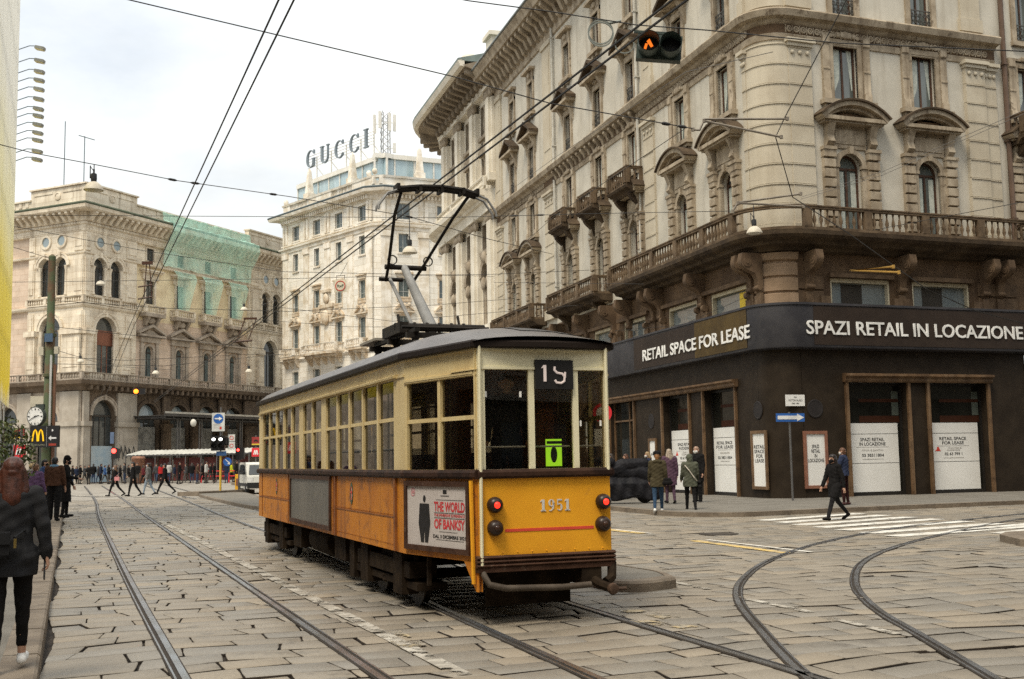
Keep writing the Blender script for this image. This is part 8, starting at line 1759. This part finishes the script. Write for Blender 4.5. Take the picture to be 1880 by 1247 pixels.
# --- waiting group on the left pavement
person('person in a brown jacket with a light blue hood collar waiting at the kerb', on(98, 957), 95, 1.78, ((3, 3), (-3, 3)), ((0, 8, 10), (4, 12, 15)), (.085, .042, .026), .93, (.014, .014, .015), M_shoeb, (.014, .012, .012), 0, scarf=(.16, .28, .40), vox=.015, puff=.03, wide=.022)
b_, hb_ = person('man in a long black coat and flat beret seen in profile at the kerb', on(120, 951), 15, 1.80, ((2, 2), (-4, 3)), ((10, 8, 15), (18, 8, 60)), (.013, .013, .014), .42, (.012, .012, .013), M_shoeb, (.012, .012, .012), 0, hat=(.012, .012, .013), mask=(.02, .02, .022), vox=.015, eyes=True)
person('woman in a shiny purple jacket waiting behind the brown jacket', on(63, 962), 80, 1.60, ((3, 3), (-3, 3)), ((5, 8, 20), (5, 8, 20)), (.13, .075, .15), .88, (.03, .02, .018), M_shoeb, (.16, .075, .035), .0, vox=.016, puff=.03)
person('person in a blue jacket with dark hair and black mask behind the purple jacket', on(79, 946), 20, 1.74, coat=(.035, .06, .14), hair=(.012, .011, .011), mask=(.015, .015, .016), vox=.017, hem=.85, puff=.02)
person('person with fair hair half hidden behind the purple jacket', on(56, 940), 60, 1.66, coat=(.15, .14, .13), hair=(.42, .30, .16), vox=.02)
# --- pair and two others on the far crossing
person('person in black striding left at the front of the crossing pair', (-21.75, 63.0, 0), 187, 1.70, ((24, 8), (-26, 18)), ((-15, 8, 15), (20, 8, 20)), (.018, .017, .018), .85, (.012, .012, .013), hair=(.16, .09, .05), hairlen=.15, mask=(.45, .52, .56), vox=.02)
pp_, hp_ = person('taller person in black walking beside the woman with the pink bag', (-20.5, 62.2, 0), 187, 1.82, ((16, 6), (-20, 14)), ((-12, 8, 12), (15, 10, 40)), (.016, .016, .018), .82, (.012, .012, .013), hair=(.015, .013, .012), vox=.02)
q = MB(); q.prismx([(-.05, -.1), (.05, -.1), (.045, .1), (-.045, .1)], -.13, .13); q.tube([(-.08, 0, .1), (0, 0, .2), (.08, 0, .1)], .012, 5); tag(q.build('handbag', pmat('bag_pink', (.55, .22, .22), rough=.6), None, T(-21.5, 62.6, .95)), 'small pink handbag carried by the crossing pair', 'bag')
person('person in a grey jacket and pale jeans on the far crossing', (-20.35, 64.3, 0), 180, 1.74, ((18, 6), (-18, 12)), ((-10, 8, 20), (15, 8, 30)), (.16, .155, .145), .86, (.30, .36, .42), hair=(.03, .025, .022), mask=(.5, .55, .6), vox=.02, puff=.03)
person('person in black with long stride at the right of the far crossing', (-20.0, 66.2, 0), 178, 1.80, ((30, 6), (-32, 14)), ((-15, 8, 15), (15, 8, 30)), (.014, .014, .015), .88, (.012, .012, .013), hair=(.015, .013, .012), vox=.02)
# --- people by the shop
ol_, _h = person('woman in an olive parka and blue jeans walking towards the shop', (4.12, 33.3, .03), 82, 1.70, ((-12, 12), (16, 4)), ((6, 9, 20), (-4, 10, 20)), (.075, .062, .035), .72, (.04, .075, .13), M_shoew, (.30, .14, .05), .0, hat=(.018, .017, .017), hood='down', vox=.014, puff=.025)
tag(blob('handbag', [((-.1, 0, -.05), .07, (.1, 0, -.05), .07, .7), ((-.08, 0, .04), .05, (.08, 0, .04), .05, .7)], .015, cl((.015, .015, .016)), None), 'black shoulder bag at the hip of the olive parka', 'bag').location = (4.38, 33.2, .95)
person('woman in a long purple quilted coat by the shop window', (5.05, 37.6, .116), 100, 1.72, ((5, 4), (-6, 8)), ((4, 9, 10), (-4, 9, 10)), (.11, .062, .09), .55, (.10, .06, .085), M_shoeb, (.34, .27, .2), .12, vox=.014, puff=.035)
person('tall bald man in black with a white mask facing the street by the shop', (6.10, 38.6, .116), 235, 1.80, ((3, 3), (-3, 3)), ((4, 9, 14), (4, 9, 14)), (.018, .016, .016), .62, (.016, .015, .015), M_shoeb, (.36, .23, .16), 0, mask=(.72, .70, .66), vox=.014, wide=.02, puff=.03, eyes=True)
gr_, _h = person('person in a grey green hooded coat with a crossbody bag stepping to the shop', (5.1, 33.6, .03), 88, 1.64, ((16, 8), (-14, 18)), ((8, 9, 40), (8, 9, 40)), (.10, .105, .075), .74, (.02, .02, .02), M_shoeb, hood='up', vox=.014, puff=.03)
q = MB(); q.tube([(-.16, -.13, 1.36), (-.05, -.185, 1.22), (.10, -.18, 1.0), (.18, -.1, .9)], .016, 5); o = q.build('strap', pmat('strap_pale', (.55, .5, .42), rough=.7), gr_)
tag(blob('handbag', [((-.0, -.1, -.08), .06, (.0, .1, -.08), .06), ((0, -.08, .05), .05, (.0, .08, .05), .05)], .015, cl((.014, .014, .015)), None), 'black crossbody bag on the green hooded coat', 'bag').location = (5.36, 33.6, .84)
cw, _h = person('woman in black with long dark hair and black mask crossing the zebra stripes', (7.95, 28.8, 0), 205, 1.66, ((26, 6), (-24, 20)), ((-14, 12, 10), (12, 14, 12)), (.017, .015, .015), .62, (.022, .021, .022), M_shoeb, (.018, .011, .009), .24, mask=(.012, .012, .013), vox=.013, eyes=True, puff=.01)
person('woman in a navy puffer jacket on the phone beside the lease board', (9.85, 34.6, .116), 150, 1.66, ((2, 3), (-3, 3)), ((20, 12, 125), (16, 10, 75)), (.035, .045, .085), .86, (.035, .013, .012), pmat('boot_oxblood', (.05, .014, .012), rough=.5), (.13, .06, .03), .0, mask=(.62, .60, .56), vox=.013, puff=.03, eyes=True)
# --- heads behind the covered motorcycle
for x, y, hgt, c, hr, lb in ((3.5, 41.5, 1.62, (.02, .02, .022), (.04, .028, .02), 'dark haired person nearest the tram behind the black cover'), (4.1, 42.3, 1.60, (.10, .03, .03), (.10, .045, .025), 'red haired person behind the middle of the black cover'), (4.75, 41.0, 1.66, (.03, .04, .08), (.30, .2, .1), 'blond person with a pale mask at the right end of the black cover')):
    person(lb, (x, y, .116), 190, hgt, coat=c, hair=hr, vox=.018, hairlen=.08, mask=(.6, .58, .54) if 'mask' in lb else None, group='people behind the covered motorcycle')
# --- motorcycle under a black cover
mcv = thing('covered_motorcycle', 'motorcycle under a loose black cover on the pavement before the shop', 'motorcycle', (3.6, 38.6, .116), R(8))
o = blob('cover', [((-1.0, 0, .55), .34, (.9, 0, .55), .36, .9), ((-.8, 0, 1.0), .26, (-.1, 0, 1.12), .30, .8), ((-.85, 0, 1.42), .14, (-.45, 0, 1.36), .2, 1.6), ((-.2, 0, 1.0), .26, (.8, 0, 1.0), .26, .8), ((.0, 0, 1.25), .24, (.75, 0, 1.3), .2, .9), ((.6, 0, 1.0), .3, (.95, 0, .8), .3, .9), ((-.9, 0, .3), .36, (.95, 0, .3), .38, .85), ((-.8, -.3, 1.22), .08, (-.8, .3, 1.22), .08)], .03, pmat('cover_black', (.009, .009, .011), (.015, .014, .016), 3, spec=.15, rough=.6, bump=.6, bscale=6), mcv, .14)
n = len(o.data.vertices); a = np.empty(n * 3, np.float32); o.data.vertices.foreach_get('co', a); a = a.reshape(n, 3)
dsp = .025 * np.sin(a[:, 0] * 9 + a[:, 2] * 7) + .018 * np.sin(a[:, 0] * 17 - a[:, 2] * 5) ; a[:, 1] += dsp * np.sign(a[:, 1]) * np.clip(1.5 - a[:, 2], 0, 1); a[:, 2] += .05 * np.sin(a[:, 0] * 5) * (a[:, 2] < .25); o.data.vertices.foreach_set('co', a.ravel())
for x in (-.85, .75): q = MB(); q.lathe([(.16, -.06), (.27, -.06), (.30, 0), (.27, .06), (.16, .06)], (x, 0, .30), 18, 0, 'y'); q.build('wheel', M_cblk, mcv, smooth=40)
# --- passengers in the tram
tp1 = held(tram, (.02, 1.15, .9)); person('dark clothed passenger standing inside the tram behind the middle window', tuple(tp1), 111 + 160, 1.66, coat=(.05, .05, .055), hair=(.05, .03, .02), vox=.018, arms=((10, 8, 30), (10, 8, 30)))
for i, (x, y, c) in enumerate(((-.72, 4.6, (.04, .05, .09)), (-.72, 8.3, (.16, .03, .03)), (.72, 6.5, (.02, .02, .02)))):
    p_ = held(tram, (x, y, .46)); person(('passenger in navy seated by the near tram windows', 'passenger in red seated by the far tram windows', 'passenger in black seated across the tram')[i], tuple(p_), 111 + (-90 if x < 0 else 90), 1.6, ((82, 82), (82, 82)), ((25, 8, 40), (25, 8, 40)), c, .86, hair=(.03, .02, .015), vox=.022)
# --- far crowd before the arcade: a few figures built once, then copied with other clothes
protos = []
for i, (lg, ar, hl_, h_) in enumerate((((3, 3), (-3, 3)), ((14, 6), (-14, 10)), ((2, 2), (-5, 5)), ((20, 8), (-18, 12)), ((4, 4), (-2, 2)))) if 0 else enumerate(((((3, 3), (-3, 3)), ((5, 9, 15), (5, 9, 40)), 0, 1.74), (((14, 6), (-14, 10)), ((-10, 9, 15), (12, 9, 20)), .14, 1.66), (((2, 2), (-5, 5)), ((8, 10, 60), (3, 9, 10)), 0, 1.78), (((22, 8), (-20, 12)), ((-14, 9, 20), (14, 9, 25)), 0, 1.72), (((4, 4), (-2, 2)), ((3, 9, 12), (20, 9, 90)), .1, 1.68))):
    p_, _ = person('', (0, 0, 0), 90, h_, lg, ar, (.02, .02, .022), .84, vox=.04, hairlen=hl_, puff=.025); protos.append(p_)
CC = [('black', (.016, .016, .017)), ('dark navy', (.022, .03, .055)), ('red', (.45, .03, .03)), ('white', (.55, .54, .5)), ('dark grey', (.06, .06, .062)), ('brown', (.10, .06, .04)), ('hi-vis yellow', (.55, .60, .03)), ('blue', (.05, .11, .26)), ('maroon', (.14, .03, .035)), ('beige', (.36, .30, .21))]
rc = random.Random(21); used = {}
spots = []
for px in (134, 141, 148, 156, 164, 172, 181, 186, 193, 200, 214, 221, 229, 236, 243): spots.append((px, 106 + rc.uniform(-4, 3)))
for px in (252, 263, 276, 287, 296, 309, 320, 329, 341, 352, 362, 371, 378, 386, 393, 415, 424, 433, 445, 459): spots.append((px, 101 + rc.uniform(-5, 3)))
seq = [0, 1, 0, 4, 0, 0, 4, 1, 7, 0, 1, 0, 4, 0, 1, 0, 8, 0, 4, 2, 3, 1, 0, 4, 0, 5, 0, 3, 0, 0, 1, 6, 0, 7, 5]
where = lambda px: 'by the blue hoarding' if px < 200 else 'before the pale arcade pier' if px < 250 else 'under the left half of the shelter' if px < 350 else 'under the right half of the shelter'
for i, (px, Y) in enumerate(spots):
    pr = protos[i % 5]; x = (px - 940) / 2110 * Y * 1.0 + .0; cn, cc = CC[seq[i]]
    lb = '%s coated person in the far crowd %s' % (cn, where(px))
    o = pr if i < 5 else dup(pr); o.location = (x, Y, .02); o.rotation_euler = (0, 0, R(rc.choice((90, -90, 100, -80, 20, 180)))); tag(o, lb, 'person', 'people in the far crowd'); sc_ = rc.uniform(.96, 1.04); o.scale = (sc_,) * 3
    for ch in o.children:
        if ch.name.startswith('coat'): ch.material_slots[0].link = 'OBJECT'; ch.material_slots[0].material = cl(cc)
        if ch.name.startswith('trousers') and i % 3 == 0: ch.material_slots[0].link = 'OBJECT'; ch.material_slots[0].material = cl(((.05, .07, .12), (.10, .09, .08))[i % 2])
